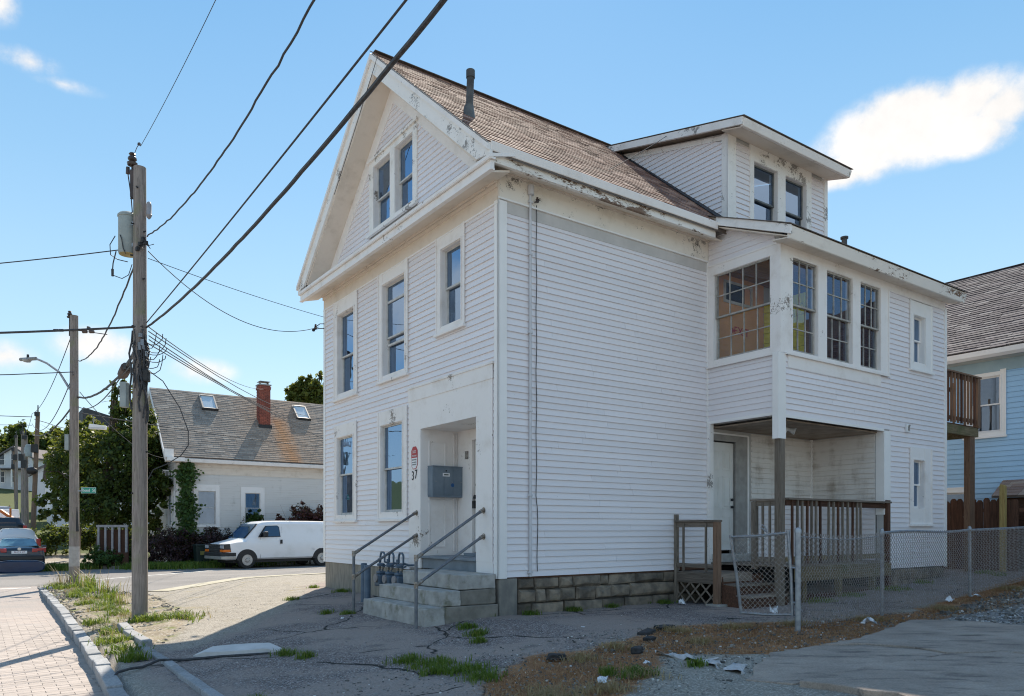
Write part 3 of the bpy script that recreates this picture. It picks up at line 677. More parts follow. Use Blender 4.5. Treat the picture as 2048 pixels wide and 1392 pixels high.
clap(dfront, 5.53, 5.95, 7.0, 8.76, (), weight=.4); clap(dfront, 8.0, 8.48, 7.0, 8.76, (), weight=.4)
lap = plain('lap_shade', (.085, .08, .078), (.065, .06, .06), 6, .8)  # dark strip at each lap: the boards' shadow line painted as colour
SEG.sort(key=lambda s: -s[0])
def board_into(mb, s):
    _, plane, p, q, tp, tq, a, c, mm = s
    k = .024+R.uniform(-.002, .0015); a2 = a-.004
    dz = R.uniform(-.0015, .0015); g_ = .0135; f_ = max(0, 1-g_/(c-a)); mp, mq = p+(tp-p)*f_, q+(tq-q)*f_; mz = c-g_; mk = .003+(k-.003)*(1-f_)
    n = len(mb.v)
    mb.v += [plane(p, a2+dz, 0), plane(q, a2-dz, 0), plane(q, a2-dz, k), plane(p, a2+dz, k), plane(mp, mz, mk), plane(mq, mz, mk), plane(tp, c, .003), plane(tq, c, .003), plane(tp, c, 0), plane(tq, c, 0)]
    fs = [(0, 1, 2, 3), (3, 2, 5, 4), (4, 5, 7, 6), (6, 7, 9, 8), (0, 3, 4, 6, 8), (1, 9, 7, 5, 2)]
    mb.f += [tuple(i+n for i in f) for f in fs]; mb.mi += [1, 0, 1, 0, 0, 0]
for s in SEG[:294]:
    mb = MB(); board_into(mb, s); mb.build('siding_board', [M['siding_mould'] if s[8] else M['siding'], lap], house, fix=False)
r1, r2 = MB(), MB()
for s in SEG[294:]: board_into(r2 if s[8] else r1, s)
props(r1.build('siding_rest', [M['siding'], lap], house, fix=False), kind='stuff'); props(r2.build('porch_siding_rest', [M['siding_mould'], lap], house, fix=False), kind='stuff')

# ------------------------------------------------------------------ windows
def blind(mb, plane, s0, s1, z0, z1, d):
    n = max(1, int((s1-s0)/.05))
    for i in range(n):      # soft folds
        a = s0+(s1-s0)*i/n; c = s0+(s1-s0)*(i+1)/n; k = .012 if i % 2 else -.012
        mb.hexa([plane(a, z0, d-k), plane(c, z0, d+k), plane(c, z0, d+k-.004), plane(a, z0, d-k-.004), plane(a, z1, d-k), plane(c, z1, d+k), plane(c, z1, d+k-.004), plane(a, z1, d-k-.004)])
CURT = plain('curtain_cloth', (.42, .42, .41), (.34, .34, .335), 2, .9)
CURT2 = plain('green_curtain', (.22, .27, .22), (.17, .21, .17), 2, .9)
def window(plane, op, cas, house_, sash=None, cols=1, rows=1, mid=.5, curtain=None, casing=None, lab=None, sill=True, deep=.075, gl=None, low_in=.035, drop=0.0, sash_w=.036):
    s0, s1, z0, z1 = op; sash = sash or M['sash']; casing = casing or M['trim']; gl = gl or M['glass']
    fr = MB()
    if cas:
        c0, c1, c2, c3 = cas
        pbox(fr, plane, c0, s0, c2, c3, 0, .032); pbox(fr, plane, s1, c1, c2, c3, 0, .032); pbox(fr, plane, s0, s1, z1, c3, 0, .028); pbox(fr, plane, s0, s1, c2, z0, 0, .028)
        for a, c, e, f in ((c0-.012, c0+.02, c2, c3), (c1-.02, c1+.012, c2, c3), (s0-.03, s0-.006, z0-.02, z1+.02), (s1+.006, s1+.03, z0-.02, z1+.02)): pbox(fr, plane, a, c, e, f, .032, .044)
        pbox(fr, plane, s0-.006, s1+.006, z1+.006, z1+.03, .028, .046)
    # reveals
    for a, c, e, f in ((s0-.012, s0+.004, z0, z1), (s1-.004, s1+.012, z0, z1)): pbox(fr, plane, a, c, e, f, -.1, .02)
    pbox(fr, plane, s0+.004, s1-.004, z1-.006, z1+.01, -.1, .02)
    w_ = fr.build('window', casing, house_)
    if lab: w_['label'] = lab
    if sill:
        sm = MB(); c0, c1 = (cas[0], cas[1]) if cas else (s0-.08, s1+.08); zz = cas[2] if cas else z0
        pbox(sm, plane, c0-.03, c1+.03, zz-.045, zz+.004, 0, .075); sm.build('sill', casing, w_, bevel=.006)
    zm = z0+(z1-z0)*mid; t = sash_w
    for (a, c, d, nm) in ((zm-.018, z1-drop, -deep+.02, 'upper'), (z0, zm+.018, -deep-low_in+.02, 'lower')):
        m = MB(); e0, e1 = s0+.008, s1-.008
        pbox(m, plane, e0, e0+t, a, c, d-.035, d); pbox(m, plane, e1-t, e1, a, c, d-.035, d)
        pbox(m, plane, e0+t, e1-t, c-t*.9, c, d-.035, d-.001); pbox(m, plane, e0+t, e1-t, a, a+t*(.9 if nm == 'upper' else 1.35), d-.035, d-.001)
        gw, gh = (e1-e0-2*t)/cols, (c-a-2*t)/rows
        for k in range(1, cols): x = e0+t+gw*k; pbox(m, plane, x-.009, x+.009, a+t, c-t, d-.028, d-.006)
        for k in range(1, rows): y = a+t+gh*k; pbox(m, plane, e0+t, e1-t, y-.009, y+.009, d-.027, d-.007)
        sh = m.build('sash', sash, w_)
        if cols*rows == 1:
            g = MB(); q_ = R.uniform(-.003, .003); g.add([plane(e0+t-.01, a+t-.01, d-.018-q_), plane(e1-t+.01, a+t-.01, d-.018+q_), plane(e1-t+.01, c-t+.01, d-.018+q_), plane(e0+t-.01, c-t+.01, d-.018-q_)], [(0, 1, 2, 3)]); g.build('pane', gl, w_, fix=False)
        else:
            for i in range(cols):
                for j in range(rows):
                    x, y = e0+t+gw*i, a+t+gh*j; g = MB(); d1, d2 = R.uniform(-.0012, .0012), R.uniform(-.0012, .0012)
                    g.add([plane(x, y, d-.018-d1-d2), plane(x+gw, y, d-.018+d1-d2), plane(x+gw, y+gh, d-.018+d1+d2), plane(x, y+gh, d-.018-d1+d2)], [(0, 1, 2, 3)])
                    g.build('pane', gl, w_, fix=False)
    if curtain:
        m = MB(); c0, c1, e0, e1, mm = curtain
        blind(m, plane, s0+(s1-s0)*c0, s0+(s1-s0)*c1, z0+(z1-z0)*e0, z0+(z1-z0)*e1, -deep-.12); m.build('curtain', mm, w_)
    return w_
window(front, OP['A'], CAS['A'], house, mid=.47)
wb = window(front, OP['B'], CAS['B'], house, mid=.42)
m = MB(); pbox(m, front, 3.02, 3.82, 5.60, 5.64, -.09, -.05); pbox(m, front, 3.02, 3.82, 4.78, 4.82, -.09, -.05); m.build('rail', M['sash'], wb)
window(front, OP['C'], CAS['C'], house, mid=.5)
window(front, OP['D'], CAS['D'], house, mid=.52, curtain=(.0, .45, .0, 1, CURT), deep=.04)
window(front, OP['E'], CAS['E'], house, mid=.5, curtain=(.0, 1, .5, 1, CURT2), deep=.04)
for g_ in (GW1, GW2): window(front, g_, None, house, sash=M['sash'], mid=.47, sill=False)
# surround of the double gable window
m = MB()
for a, c, e, f in ((2.5, 2.66, 7.06, 8.53), (4.28, 4.47, 7.06, 8.53), (3.36, 3.56, 7.06, 8.38), (2.66, 3.36, 8.38, 8.53), (3.36, 4.28, 8.38, 8.53), (2.66, 3.36, 7.06, 7.16), (3.56, 4.28, 7.06, 7.16)): pbox(m, front, a, c, e, f, 0, .035)
pbox(m, front, 2.46, 4.51, 7.03, 7.075, .035, .09); pbox(m, front, 2.46, 4.51, 8.5, 8.55, .035, .07)
m.build('window_surround', M['trim_peel'], house)
# glazed porch windows
gc = M['glass_clear']; SUNS = plain('sunroom_sash', (.46, .44, .41), (.30, .28, .25), 9, .6, .1, 50)
window(pside, PS_OP, None, house, cols=4, rows=2, sill=False, gl=gc, deep=.04, sash=SUNS, sash_w=.034)
for k in ('W1', 'W2', 'W3'): window(pfront, P_OP[k], None, house, cols=3, rows=2, sill=False, gl=gc, deep=.03, sash=SUNS, sash_w=.034)
window(pfront, P_OP['W4'], (8.98, 9.88, 4.55, 5.93), house, mid=.5, casing=M['trim_clean'], sash=M['trim_clean'], curtain=(0, .7, 0, 1, CURT))
window(pfront, P_OP['W5'], (8.98, 9.87, 1.4, 2.96), house, mid=.5, casing=M['trim'], sash=M['trim_clean'])
for g_ in D_OP: window(dfront, g_, None, house, sash=M['sash_dark'], mid=.44, sill=False)

# ------------------------------------------------------------------ trim
t = MB()      # corner boards
pbox(t, front, -.03, .075, .555, 6.22, 0.001, .03); pbox(t, right, -.03, .135, .555, 6.22, 0.001, .03)
t.build('corner_board', M['trim_clean'], house)
t = MB(); pbox(t, front, 6.79, 6.88, .58, 6.2, 0, .03); t.build('corner_board', M['trim_clean'], house)
t = MB(); pbox(t, pfront, 4.62, 4.83, 2.83, 4.29, -.09, .03); pbox(t, pside, PV-.028, PV+.11, 2.83, 4.29, -.1, .028); t.build('corner_board', M['trim_clean'], house)
t = MB(); pbox(t, pfront, 10.44, 10.53, .5, 6.0, 0, .03); t.build('corner_board', M['trim_clean'], house)
t = MB(); pbox(t, pfront, 7.99, 8.23, 1.58, 3.21, -.14, .03); pbox(t, pfront, 8.14, 8.23, .52, 1.58, 0, .028); t.build('corner_board', M['trim_clean'], house)
t = MB(); pbox(t, dfront, 5.28, 5.53, 7.0, 8.86, 0, .03); pbox(t, dside, -.0, .14, 7.0, 8.86, 0, .03); t.build('corner_board', M['trim_peel'], house)
t = MB(); pbox(t, dfront, 8.48, 8.6, 7.0, 8.86, 0, .03); t.build('corner_board', M['trim_peel'], house)
t = MB(); pbox(t, right, PU-.045, PU-.002, .6, 6.26, .002, .03); t.build('corner_board', M['trim_clean'], house)
t = MB(); pbox(t, pinner, -.045, 0, .7, 3.18, 0, .03); t.build('corner_strip', M['trim_clean'], house)
t = MB()      # dormer window casings
for a, c, e, f in ((5.95, 6.07, 7.0, 8.86), (6.84, 7.09, 7.0, 8.52), (7.82, 8.0, 7.0, 8.86), (6.07, 7.82, 8.52, 8.86)): pbox(t, dfront, a, c, e, f, 0, .035)
t.build('window_surround', M['trim_peel'], house)
t = MB()      # frieze boards
pbox(t, front, -.028, 6.87, 6.19, 6.52, 0, .028); t.build('frieze_board', M['soffit'], house)
t = MB(); pbox(t, right, -.027, PU-.002, 6.26, 6.67, 0, .026); t.build('frieze_board', M['frieze'], house)
t = MB(); pbox(t, right, .135, PU-.05, 6.06, 6.235, 0, .012); t.build('frieze_strip', plain('grey_strip', (.58, .55, .53), (.50, .48, .46), 3, .6), house)
t = MB(); pbox(t, right, -.028, PU-.003, 6.235, 6.262, 0, .04); pbox(t, front, -.03, 6.88, 6.165, 6.192, 0, .035); t.build('drip_moulding', M['trim_clean'], house)
# porch casings
t = MB(); z0, z1 = 4.36, 5.96
for a, c in ((PU-.02, 5.03), (5.78, 6.05), (6.89, 7.15), (7.87, 8.15)): pbox(t, pfront, a, c, 4.28, 5.96, 0, .03)
pbox(t, pfront, PU-.02, 10.46, 5.955, 6.13, 0, .026); pbox(t, pfront, PU-.02, 8.15, 4.28, 4.355, 0.0, .028)
pbox(t, pfront, 4.8, 8.17, 4.265, 4.30, .03, .07); pbox(t, pfront, 4.9, 7.87, 4.06, 4.265, 0, .028)
pbox(t, pfront, 8.13, 8.165, 4.28, 5.95, .03, .045)
t.build('porch_casing', M['trim'], house)
t = MB()
pbox(t, pside, PV-.028, -1.37, 4.29, 5.97, 0, .028); pbox(t, pside, -.16, -.02, 4.29, 5.97, 0, .03); pbox(t, pside, PV-.026, -.02, 5.97, 6.13, 0, .027); pbox(t, pside, -1.37, -.16, 4.29, 4.40, 0, .024)
pbox(t, pside, PV+.1, -.01, 4.262, 4.30, .03, .065); pbox(t, pside, PV+.03, -.02, 6.13, 6.16, 0, .04)
t.build('porch_casing', M['trim'], house)
t = MB(); pbox(t, pside, PV+.11, 0, 3.24, 3.29, 0, .025); pbox(t, pfront, 4.83, 8.0, 3.20, 3.25, 0, .025); t.build('porch_beam_strip', M['trim_clean'], house)

# ------------------------------------------------------------------ main roof
rf = MB()
def slab(mb, x0, x1, poly, th=.0):
    mb.prism(poly, lambda a, b_, d: (d, a, b_), x0, x1)
rf_m = plain('roof_deck', (.16, .13, .115), (.1, .085, .075), 6, .9)
slab(rf, -.42, 10.7, [(-.44, 6.77), (3.43, 10.02), (3.43, 9.88), (-.44, 6.63)]); slab(rf, -.42, 10.7, [(7.30, 6.77), (3.43, 10.02), (3.43, 9.88), (7.30, 6.63)])
roof = rf.build('roof', rf_m, house)
SM = shingle_mat('red_brown_shingles', (.37, .22, .175), (.17, .11, .095), (.50, .34, .28))
Lr = math.hypot(3.87, 3.25)
def rfn(a, b_, d):
    c, s = 3.87/Lr, 3.25/Lr
    return (-.515+a, -.45+b_*c-d*s, 6.775+b_*s+d*c)
shingles('shingle_course', rfn, 11.2, Lr, .14, .30, SM, roof, cut=lambda a, b_: 6.0 < a < 9.0 and .6 < b_*.766 < 3.6)
t = MB(); t.bar((-.43, 3.43, 10.045), (10.7, 3.43, 10.03), .16, .014); t.build('ridge_cap', rf_m, roof)
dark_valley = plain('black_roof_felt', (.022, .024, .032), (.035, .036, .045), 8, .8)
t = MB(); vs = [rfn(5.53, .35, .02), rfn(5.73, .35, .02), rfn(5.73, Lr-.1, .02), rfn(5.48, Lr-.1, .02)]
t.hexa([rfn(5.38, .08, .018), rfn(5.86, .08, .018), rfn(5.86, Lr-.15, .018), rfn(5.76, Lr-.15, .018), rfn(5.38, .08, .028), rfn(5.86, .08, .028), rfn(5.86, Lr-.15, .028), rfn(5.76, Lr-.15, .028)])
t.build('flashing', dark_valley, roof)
# eave, long side: crown, peeling fascia, soffit
t = MB(); t.prism([(-.45, 6.66), (-.47, 6.79), (-.36, 6.79), (-.36, 6.66)], lambda a, b_, d: (d, a, b_), -.44, 4.46); t.build('crown_moulding', M['trim'], house, bevel=.012)
t = MB(); t.box(-.43, 4.45, -.40, -.34, 6.53, 6.66); t.build('fascia', M['trim_brown'], house)
t = MB(); t.hexa([(-.40, -.34, 6.53), (4.72, -.34, 6.53), (4.72, -.028, 6.645), (-.40, -.028, 6.645), (-.40, -.34, 6.56), (4.72, -.34, 6.56), (4.72, -.028, 6.68), (-.40, -.028, 6.68)]); t.build('soffit', M['soffit'], house)
t = MB(); t.box(-.02, 4.70, -.075, -.026, 6.61, 6.66); t.build('bed_moulding', M['soffit'], house)
# pediment: the cornice that runs across the front under the gable
t = MB()
t.box(-.42, -.36, -.42, 7.26, 6.42, 6.54); t.box(-.455, -.36, -.455, 7.29, 6.545, 6.575); t.box(-.435, -.36, -.435, 7.275, 6.40, 6.422); t.prism([(-.46, 6.56), (-.46, 6.61), (-.02, 6.72), (-.02, 6.68)], lambda a, b_, d: (a, d, b_), -.46, 7.3)
t.build('cornice', M['trim'], house)
t = MB(); t.hexa([(-.36, -.33, 6.41), (-.028, -.33, 6.50), (-.028, 7.2, 6.50), (-.36, 7.2, 6.41), (-.36, -.33, 6.44), (-.028, -.33, 6.53), (-.028, 7.2, 6.53), (-.36, 7.2, 6.44)]); t.build('soffit', M['soffit'], house)
t = MB(); t.box(-.09, -.028, -.02, 6.87, 6.46, 6.50); t.box(-.055, -.028, -.02, 6.87, 6.40, 6.455); t.build('bed_moulding', M['soffit'], house)
# rakes
for sgn in (1, -1):
    def mir(v): return v if sgn > 0 else 6.86-v
    pk = lambda a, b_, d: (d, mir(a), b_)
    t = MB(); t.prism([(-.45, 6.60), (-.45, 6.76), (3.43, 10.02), (3.43, 9.64), (-.10, 6.66)], pk, -.46, -.41); t.build('rake_fascia', M['trim_peel'], house)
    t = MB(); t.prism([(-.45, 6.66), (-.45, 6.745), (3.43, 10.0), (3.43, 9.90)], pk, -.50, -.46); t.build('rake_moulding', M['trim'], house)
    t = MB(); t.prism([(-.05, 6.69), (3.43, 9.66), (3.43, 9.62), (-.0, 6.68)], pk, -.41, -.03); t.build('rake_soffit', M['soffit'], house)
    t = MB(); t.prism([(.02, 6.73), (3.43, 9.63), (3.43, 9.25), (.43, 6.72)], pk, -.03, -.001); t.build('rake_frieze', M['trim'], house)
# dormer roof and trim
t = MB(); t.prism([(-.52, 8.80), (-.52, 8.86), (3.5, 9.90), (3.5, 9.82)], lambda a, b_, d: (d, a, b_), 5.1, 8.62); dr = t.build('dormer_roof', M['soffit'], house); t = MB(); t.prism([(-.56, 8.855), (-.56, 8.868), (3.5, 9.915), (3.5, 9.902)], lambda a, b_, d: (d, a, b_), 5.05, 8.66); t.build('roof_sheet', rf_m, dr)
t = MB(); t.prism([(-.50, 8.70), (-.55, 8.83), (-.44, 8.83), (-.44, 8.70)], lambda a, b_, d: (d, a, b_), 5.09, 8.63); t.build('dormer_fascia', M['trim'], house, bevel=.01)
t = MB(); t.prism([(-.50, 8.72), (-.52, 8.855), (3.4, 9.865), (3.4, 9.73)], lambda a, b_, d: (d, a, b_), 5.06, 5.11); t.build('dormer_rake', M['trim_peel'], house)
t = MB(); t.prism([(0, 8.80), (0, 8.72), (3.3, 9.56), (3.3, 9.70)], dside, 0, .028); t.build('dormer_frieze', M['trim_peel'], house)
t = MB(); t.hexa([(5.11, -.44, 8.70), (8.62, -.44, 8.70), (8.62, 0, 8.82), (5.11, 0, 8.82), (5.11, -.44, 8.72), (8.62, -.44, 8.72), (8.62, 0, 8.84), (5.11, 0, 8.84)]); t.build('soffit', M['soffit'], house)
t = MB(); t.prism([(.14, 7.18), (.14, 7.235), (3.3, 9.90), (3.3, 9.84)], dside, .018, .04); t.build('drip_moulding', M['trim_clean'], house)
# porch roof
t = MB(); t.prism([(-1.92, 6.20), (-1.92, 6.27), (.1, 7.10), (.1, 7.02)], lambda a, b_, d: (d, a, b_), 4.48, 10.62); proof = t.build('porch_roof', M['soffit'], house); t = MB(); t.prism([(-1.95, 6.272), (-1.95, 6.287), (.1, 7.117), (.1, 7.102)], lambda a, b_, d: (d, a, b_), 4.42, 10.66); t.build('roof_sheet', rf_m, proof)
t = MB(); t.prism([(-1.88, 6.07), (-1.94, 6.25), (-1.84, 6.25), (-1.84, 6.07)], lambda a, b_, d: (d, a, b_), 4.48, 10.64); t.build('porch_fascia', M['trim_brown'], house, bevel=.01)
t = MB(); t.prism([(-1.93, 6.12), (-1.93, 6.27), (-.42, 6.90), (-.42, 6.75)], lambda a, b_, d: (d, a, b_), 4.44, 4.49); t.build('porch_rake', M['trim_peel'], house)
t = MB(); t.hexa([(4.49, -1.86, 6.08), (10.64, -1.86, 6.08), (10.64, -1.55, 6.12), (4.49, -1.55, 6.12), (4.49, -1.86, 6.1), (10.64, -1.86, 6.1), (10.64, -1.55, 6.14), (4.49, -1.55, 6.14)])
t.prism([(-1.86, 6.10), (-.36, 6.74), (-.36, 6.76), (-1.86, 6.12)], lambda a, b_, d: (d, a, b_), 4.49, 4.71); t.build('soffit', M['soffit'], house)
t = MB(); t.cyl((9.43, .1, 7.0), (9.43, .1, 7.62), .05, .05, 12); t.cyl((9.43, .1, 7.54), (9.43, .1, 7.62), .07, .07, 12); t.cyl((9.43, .1, 7.62), (9.43, .1, 7.78), .06, .06, 12); t.cyl((9.43, .1, 7.78), (9.43, .1, 7.82), .085, .085, 12); t.build('vent_pipe', plain('dark_vent', (.07, .075, .08), (.05, .05, .055), 8, .5), house, smooth=True)
vp = MB(); vb = (0.02, .86, 7.83); vp.cyl(vb, (.05, .86, 8.50), .058, .058, 14); vp.cyl((.05, .86, 8.48), (.05, .86, 8.60), .07, .07, 14); vp.cyl((.0, .84, 7.72), (.02, .86, 8.02), .12, .075, 14); vp.build('vent_pipe', plain('plumbing_vent', (.13, .135, .13), (.05, .05, .05), 3, .55, dirt=(.02, .02, .02), damt=.45), house, smooth=True)

# ------------------------------------------------------------------ glazed porch inside
tan = plain('tan_board', (.72, .37, .16), (.62, .31, .13), 1.5, .7); yel = plain('olive_yellow_board', (.78, .74, .04), (.66, .62, .04), 2, .7)
brn = wood('porch_ceiling_wood', (.30, .15, .075), (.20, .095, .045), 'x', .1)
inn = MB(); inn.box(PU+.13, 6.32, -.05, -.022, 3.36, 6.1); inn.build('porch_lining', tan, house)
k = 0
yl = MB()
while k < 12:
    z = 3.36+k*.2; yl.hexa([(6.32, -.95, z), (6.35, -.95, z), (6.35, -.05, z), (6.32, -.05, z), (6.335, -.95, z+.195), (6.35, -.95, z+.195), (6.35, -.05, z+.195), (6.335, -.05, z+.195)]); k += 1
yl.build('porch_partition', yel, house)
cl = MB()
for k in range(14): cl.box(PU+.13, 10.3, -1.42+k*.1+.003, -1.42+k*.1+.097, 6.10, 6.115)
cl.build('porch_ceiling', brn, house)
t = MB(); t.box(6.9, 10.3, -.06, -.03, 3.36, 6.1); t.box(8.4, 8.44, -1.4, -.06, 3.36, 6.1); t.build('porch_lining', brn, house)
t = MB(); t.box(5.10, 5.94, -.075, -.05, 5.58, 5.63); t.box(5.10, 5.94, -.075, -.05, 5.95, 6.0); t.box(5.10, 5.15, -.075, -.05, 5.63, 5.95); t.box(5.89, 5.94, -.075, -.05, 5.63, 5.95); ff = t.build('hatch_frame', M['sash'], house)
t = MB(); t.box(5.15, 5.70, -.07, -.055, 5.63, 5.95); t.build('hatch_opening', M['dark'], house)
def text(name, body, size, loc, rot, m, parent=None, ext=.002, align='CENTER', sx=1.0):
    c = bpy.data.curves.new(name, 'FONT'); c.body = body; c.size = size; c.align_x = align; c.align_y = 'CENTER'; c.extrude = ext; c.resolution_u = 2
    tmp = bpy.data.objects.new('tmp', c); COL.objects.link(tmp); dg = bpy.context.evaluated_depsgraph_get()
    me = bpy.data.meshes.new_from_object(tmp.evaluated_get(dg)); bpy.data.objects.remove(tmp); bpy.data.curves.remove(c)
    o = link_mesh(name, me, m, parent); o.location = loc; o.rotation_euler = rot; o.scale = (sx, 1, 1); return o
# faces: text facing -y local: rotate 90 about x ; facing -x local: rotate (90,0,-90)
RX = (rad(90), 0, 0); RFRONT = (rad(90), 0, rad(-90))
ex = thing('exit_lettering', 'red EXIT lettering with an arrow on the tan wall inside the glazed porch', 'lettering', W(5.58, -.055, 5.08), ANG)
text('letters', 'EXIT', .22, (.05, 0, 0), RX, M['red'], ex); m = MB(); m.prism([(-.28, 0), (-.2, .06), (-.2, .02), (-.14, .02), (-.14, -.02), (-.2, -.02), (-.2, -.06)], lambda a, c, d: (a, d, c), -.003, 0); m.build('arrow', M['red'], ex)

# ------------------------------------------------------------------ front door recess
t = MB()
# flat boards round the recess
pbox(t, front, .12, .57, .80, 3.80, 0, .035); pbox(t, front, 2.36, 2.79, .62, 3.80, 0, .035); pbox(t, front, .57, 2.36, 3.05, 3.80, 0, .034); pbox(t, front, .10, .57, .56, .80, 0, .03)
pbox(t, front, .10, 2.81, 3.57, 3.80, .035, .045); pbox(t, front, .08, 2.83, 3.79, 3.825, .0, .06)
t.build('door_surround', M['trim'], house)
RD = .72
t = MB(); t.box(0, RD+.1, 2.36, 2.46, .8, 3.1); t.box(0, RD+.1, .47, .57, .8, 3.1); t.box(-.0, RD+.1, .57, 2.36, 3.05, 3.12); t.box(RD, RD+.1, 1.92, 2.36, .8, 3.05); t.box(RD, RD+.1, .57, .86, .8, 3.05); t.box(RD, RD+.1, .86, 1.92, 2.93, 3.05)
t.build('recess_lining', M['trim'], house)
t = MB()      # panels on the left cheek
for z0, z1 in ((.98, 1.75), (1.80, 2.85)):
    for a, c, e, f in ((.13, .15, z0, z1), (.45, .47, z0, z1), (.15, .45, z0, z0+.02), (.15, .45, z1-.02, z1)): t.box(a, c, 2.345, 2.36, e, f)
for a in (.63, .67): t.box(a, a+.02, 2.34, 2.36, .9, 3.0)
t.build('cheek_panel', M['trim'], house)
t = MB()      # door frame
for a, c in ((1.84, 1.92), (.86, .92)): t.box(RD-.02, RD+.06, a, c, .86, 2.93)
t.box(RD-.02, RD+.06, .92, 1.84, 2.86, 2.93); t.box(RD-.035, RD+.0, .84, 1.94, 2.90, 3.0); t.build('door_frame', M['trim'], house)
t = MB(); t.box(RD+.035, RD+.075, .93, 1.83, .90, 2.85)
for zz in ((1.0, 1.6), (1.75, 2.7)):
    for yy in ((1.02, 1.33), (1.43, 1.74)):
        t.box(RD+.028, RD+.035, yy[0], yy[1], zz[0], zz[0]+.02); t.box(RD+.028, RD+.035, yy[0], yy[1], zz[1]-.02, zz[1]); t.box(RD+.028, RD+.035, yy[0], yy[0]+.02, zz[0], zz[1]); t.box(RD+.028, RD+.035, yy[1]-.02, yy[1], zz[0], zz[1])
fd = t.build('front_door', M['door_white'], house)
t = MB(); t.cyl((RD+.035, 1.75, 2.07), (RD+.01, 1.75, 2.07), .028, .028, 14); t.build('deadbolt', M['fitting'], fd, smooth=True)
t = MB(); t.cyl((RD+.04, 1.75, 1.86), (RD-.03, 1.75, 1.86), .03, .034, 14); t.box(RD-.045, RD-.005, 1.74, 1.80, 1.66, 1.79); t.tube([(RD-.025, 1.745, 1.79), (RD-.025, 1.745, 1.84), (RD-.025, 1.77, 1.87), (RD-.025, 1.795, 1.84), (RD-.025, 1.795, 1.79)], .006, 6); t.build('padlocked_handle', M['black'], fd, smooth=True)
t = MB(); t.box(-.05, RD+.02, .575, 2.355, .795, .835); t.box(-.0, .03, .575, 2.355, .62, .795); t.box(RD-.18, RD+.02, .90, 1.86, .835, .885); t.build('threshold', M['grey_paint'], house, bevel=.006)
t = MB(); pbox(t, lambda s, z, d: (RD-d, s, z), 1.99, 2.09, 2.54, 2.68, 0, .012); t.build('old_number_plate', plain('peeled_plate', (.33, .30, .28), (.12, .11, .10), 22, .7), house)
# far door on the back porch
t = MB(); t.box(4.74, 5.5, .04, .08, .90, 2.94)
for zz in ((1.02, 1.55), (1.68, 2.30), (2.42, 2.78)):
    for xx in ((4.83, 5.07), (5.17, 5.41)):
        t.box(xx[0], xx[1], .03, .04, zz[0], zz[0]+.02); t.box(xx[0], xx[1], .03, .04, zz[1]-.02, zz[1]); t.box(xx[0], xx[0]+.02, .031, .04, zz[0], zz[1]); t.box(xx[1]-.02, xx[1], .031, .04, zz[0], zz[1]); t.box(xx[0]+.05, xx[1]-.05, .026, .04, zz[0]+.05, zz[1]-.05)
bd = t.build('porch_door', M['door_white'], house)
t = MB()
for z in (1.72, 1.86): t.lathe([(.0, -.055), (.024, -.05), (.028, -.03), (.016, -.01), (.03, 0)], (5.43, .04, z), 'y', 12)
t.build('door_knob', M['black'], bd, smooth=True)
t = MB(); t.box(5.5, 5.84, -.03, .06, .72, 3.08); t.box(4.70, 5.5, -.03, .06, 2.96, 3.08); t.build('door_frame', M['frame_grey'], house)
t = MB(); t.box(5.84, 5.88, -.04, 0, .72, 3.1); t.box(4.70, 5.84, -.042, 0, 3.08, 3.11); t.build('door_casing', M['trim_clean'], house)
t = MB(); t.box(4.66, 4.77, -.09, -.03, .6, 3.25); t.build('porch_pilaster', M['trim_peel'], house)
t = MB()
for k in range(15): t.box(4.83, 8.0, PV+.12+k*.095, PV+.12+k*.095+.091, 3.175, 3.2)
t.build('porch_soffit', plain('dark_beadboard', (.34, .27, .21), (.22, .17, .13), 4, .8), house)

# ------------------------------------------------------------------ foundation: stones, corner post, parged front
t = MB(); t.box(.05, 10.45, .06, 6.8, -.5, .56); t.build('foundation', M['mortar'], house)
zg = lambda u: -.25
def stones(name, runs, plane):
    for (s0, s1, z0, z1) in runs:
        mb = MB(); k = lambda: R.uniform(-.014, .014); d1 = R.uniform(.015, .06); g = R.uniform(.003, .012)
        a, c, e, f = s0+g, s1-g, z0+g, z1-g
        mid = ((a+c)/2+k()*4, (e+f)/2+k()*3)
        vs = [plane(a, e, -.12), plane(c, e, -.12), plane(c, f, -.12), plane(a, f, -.12), plane(a+k(), e+k(), 0), plane(c+k(), e+k(), 0), plane(c+k(), f+k(), 0), plane(a+k(), f+k(), 0),
              plane(a+.03, e+.03, d1*.7), plane(c-.03, e+.03, d1*R.uniform(.4, 1.2)), plane(c-.03, f-.03, d1*R.uniform(.5, 1.2)), plane(a+.03, f-.03, d1*R.uniform(.4, 1.1)), plane(mid[0], mid[1], d1*1.25)]
        fs = [(0, 1, 5, 4), (1, 2, 6, 5), (2, 3, 7, 6), (3, 0, 4, 7)]+[(4+i, 4+(i+1) % 4, 8+(i+1) % 4, 8+i) for i in range(4)]+[(8+i, 8+(i+1) % 4, 12) for i in range(4)]
        mb.add(vs, fs); mb.build(name, M['stone'], house)
fr_ = lambda s, z, d: (s, -.0-d+.02, z)
runs = []
for (z0, z1, xs) in ((.37, .56, [.36, .68, 1.16, 1.46, 2.06, 2.24, 2.85, 3.55, 4.6]), (.15, .37, [.36, .70, .92, 1.20, 1.52, 1.95, 2.30, 2.72, 4.05, 4.6]), (-.2, .15, [.36, .64, 1.28, 1.5, 2.1, 2.6, 3.3, 3.7, 4.6])):
    runs += [(xs[i], xs[i+1], z0, z1) for i in range(len(xs)-1)]
stones('stone', runs, fr_)
runs = []
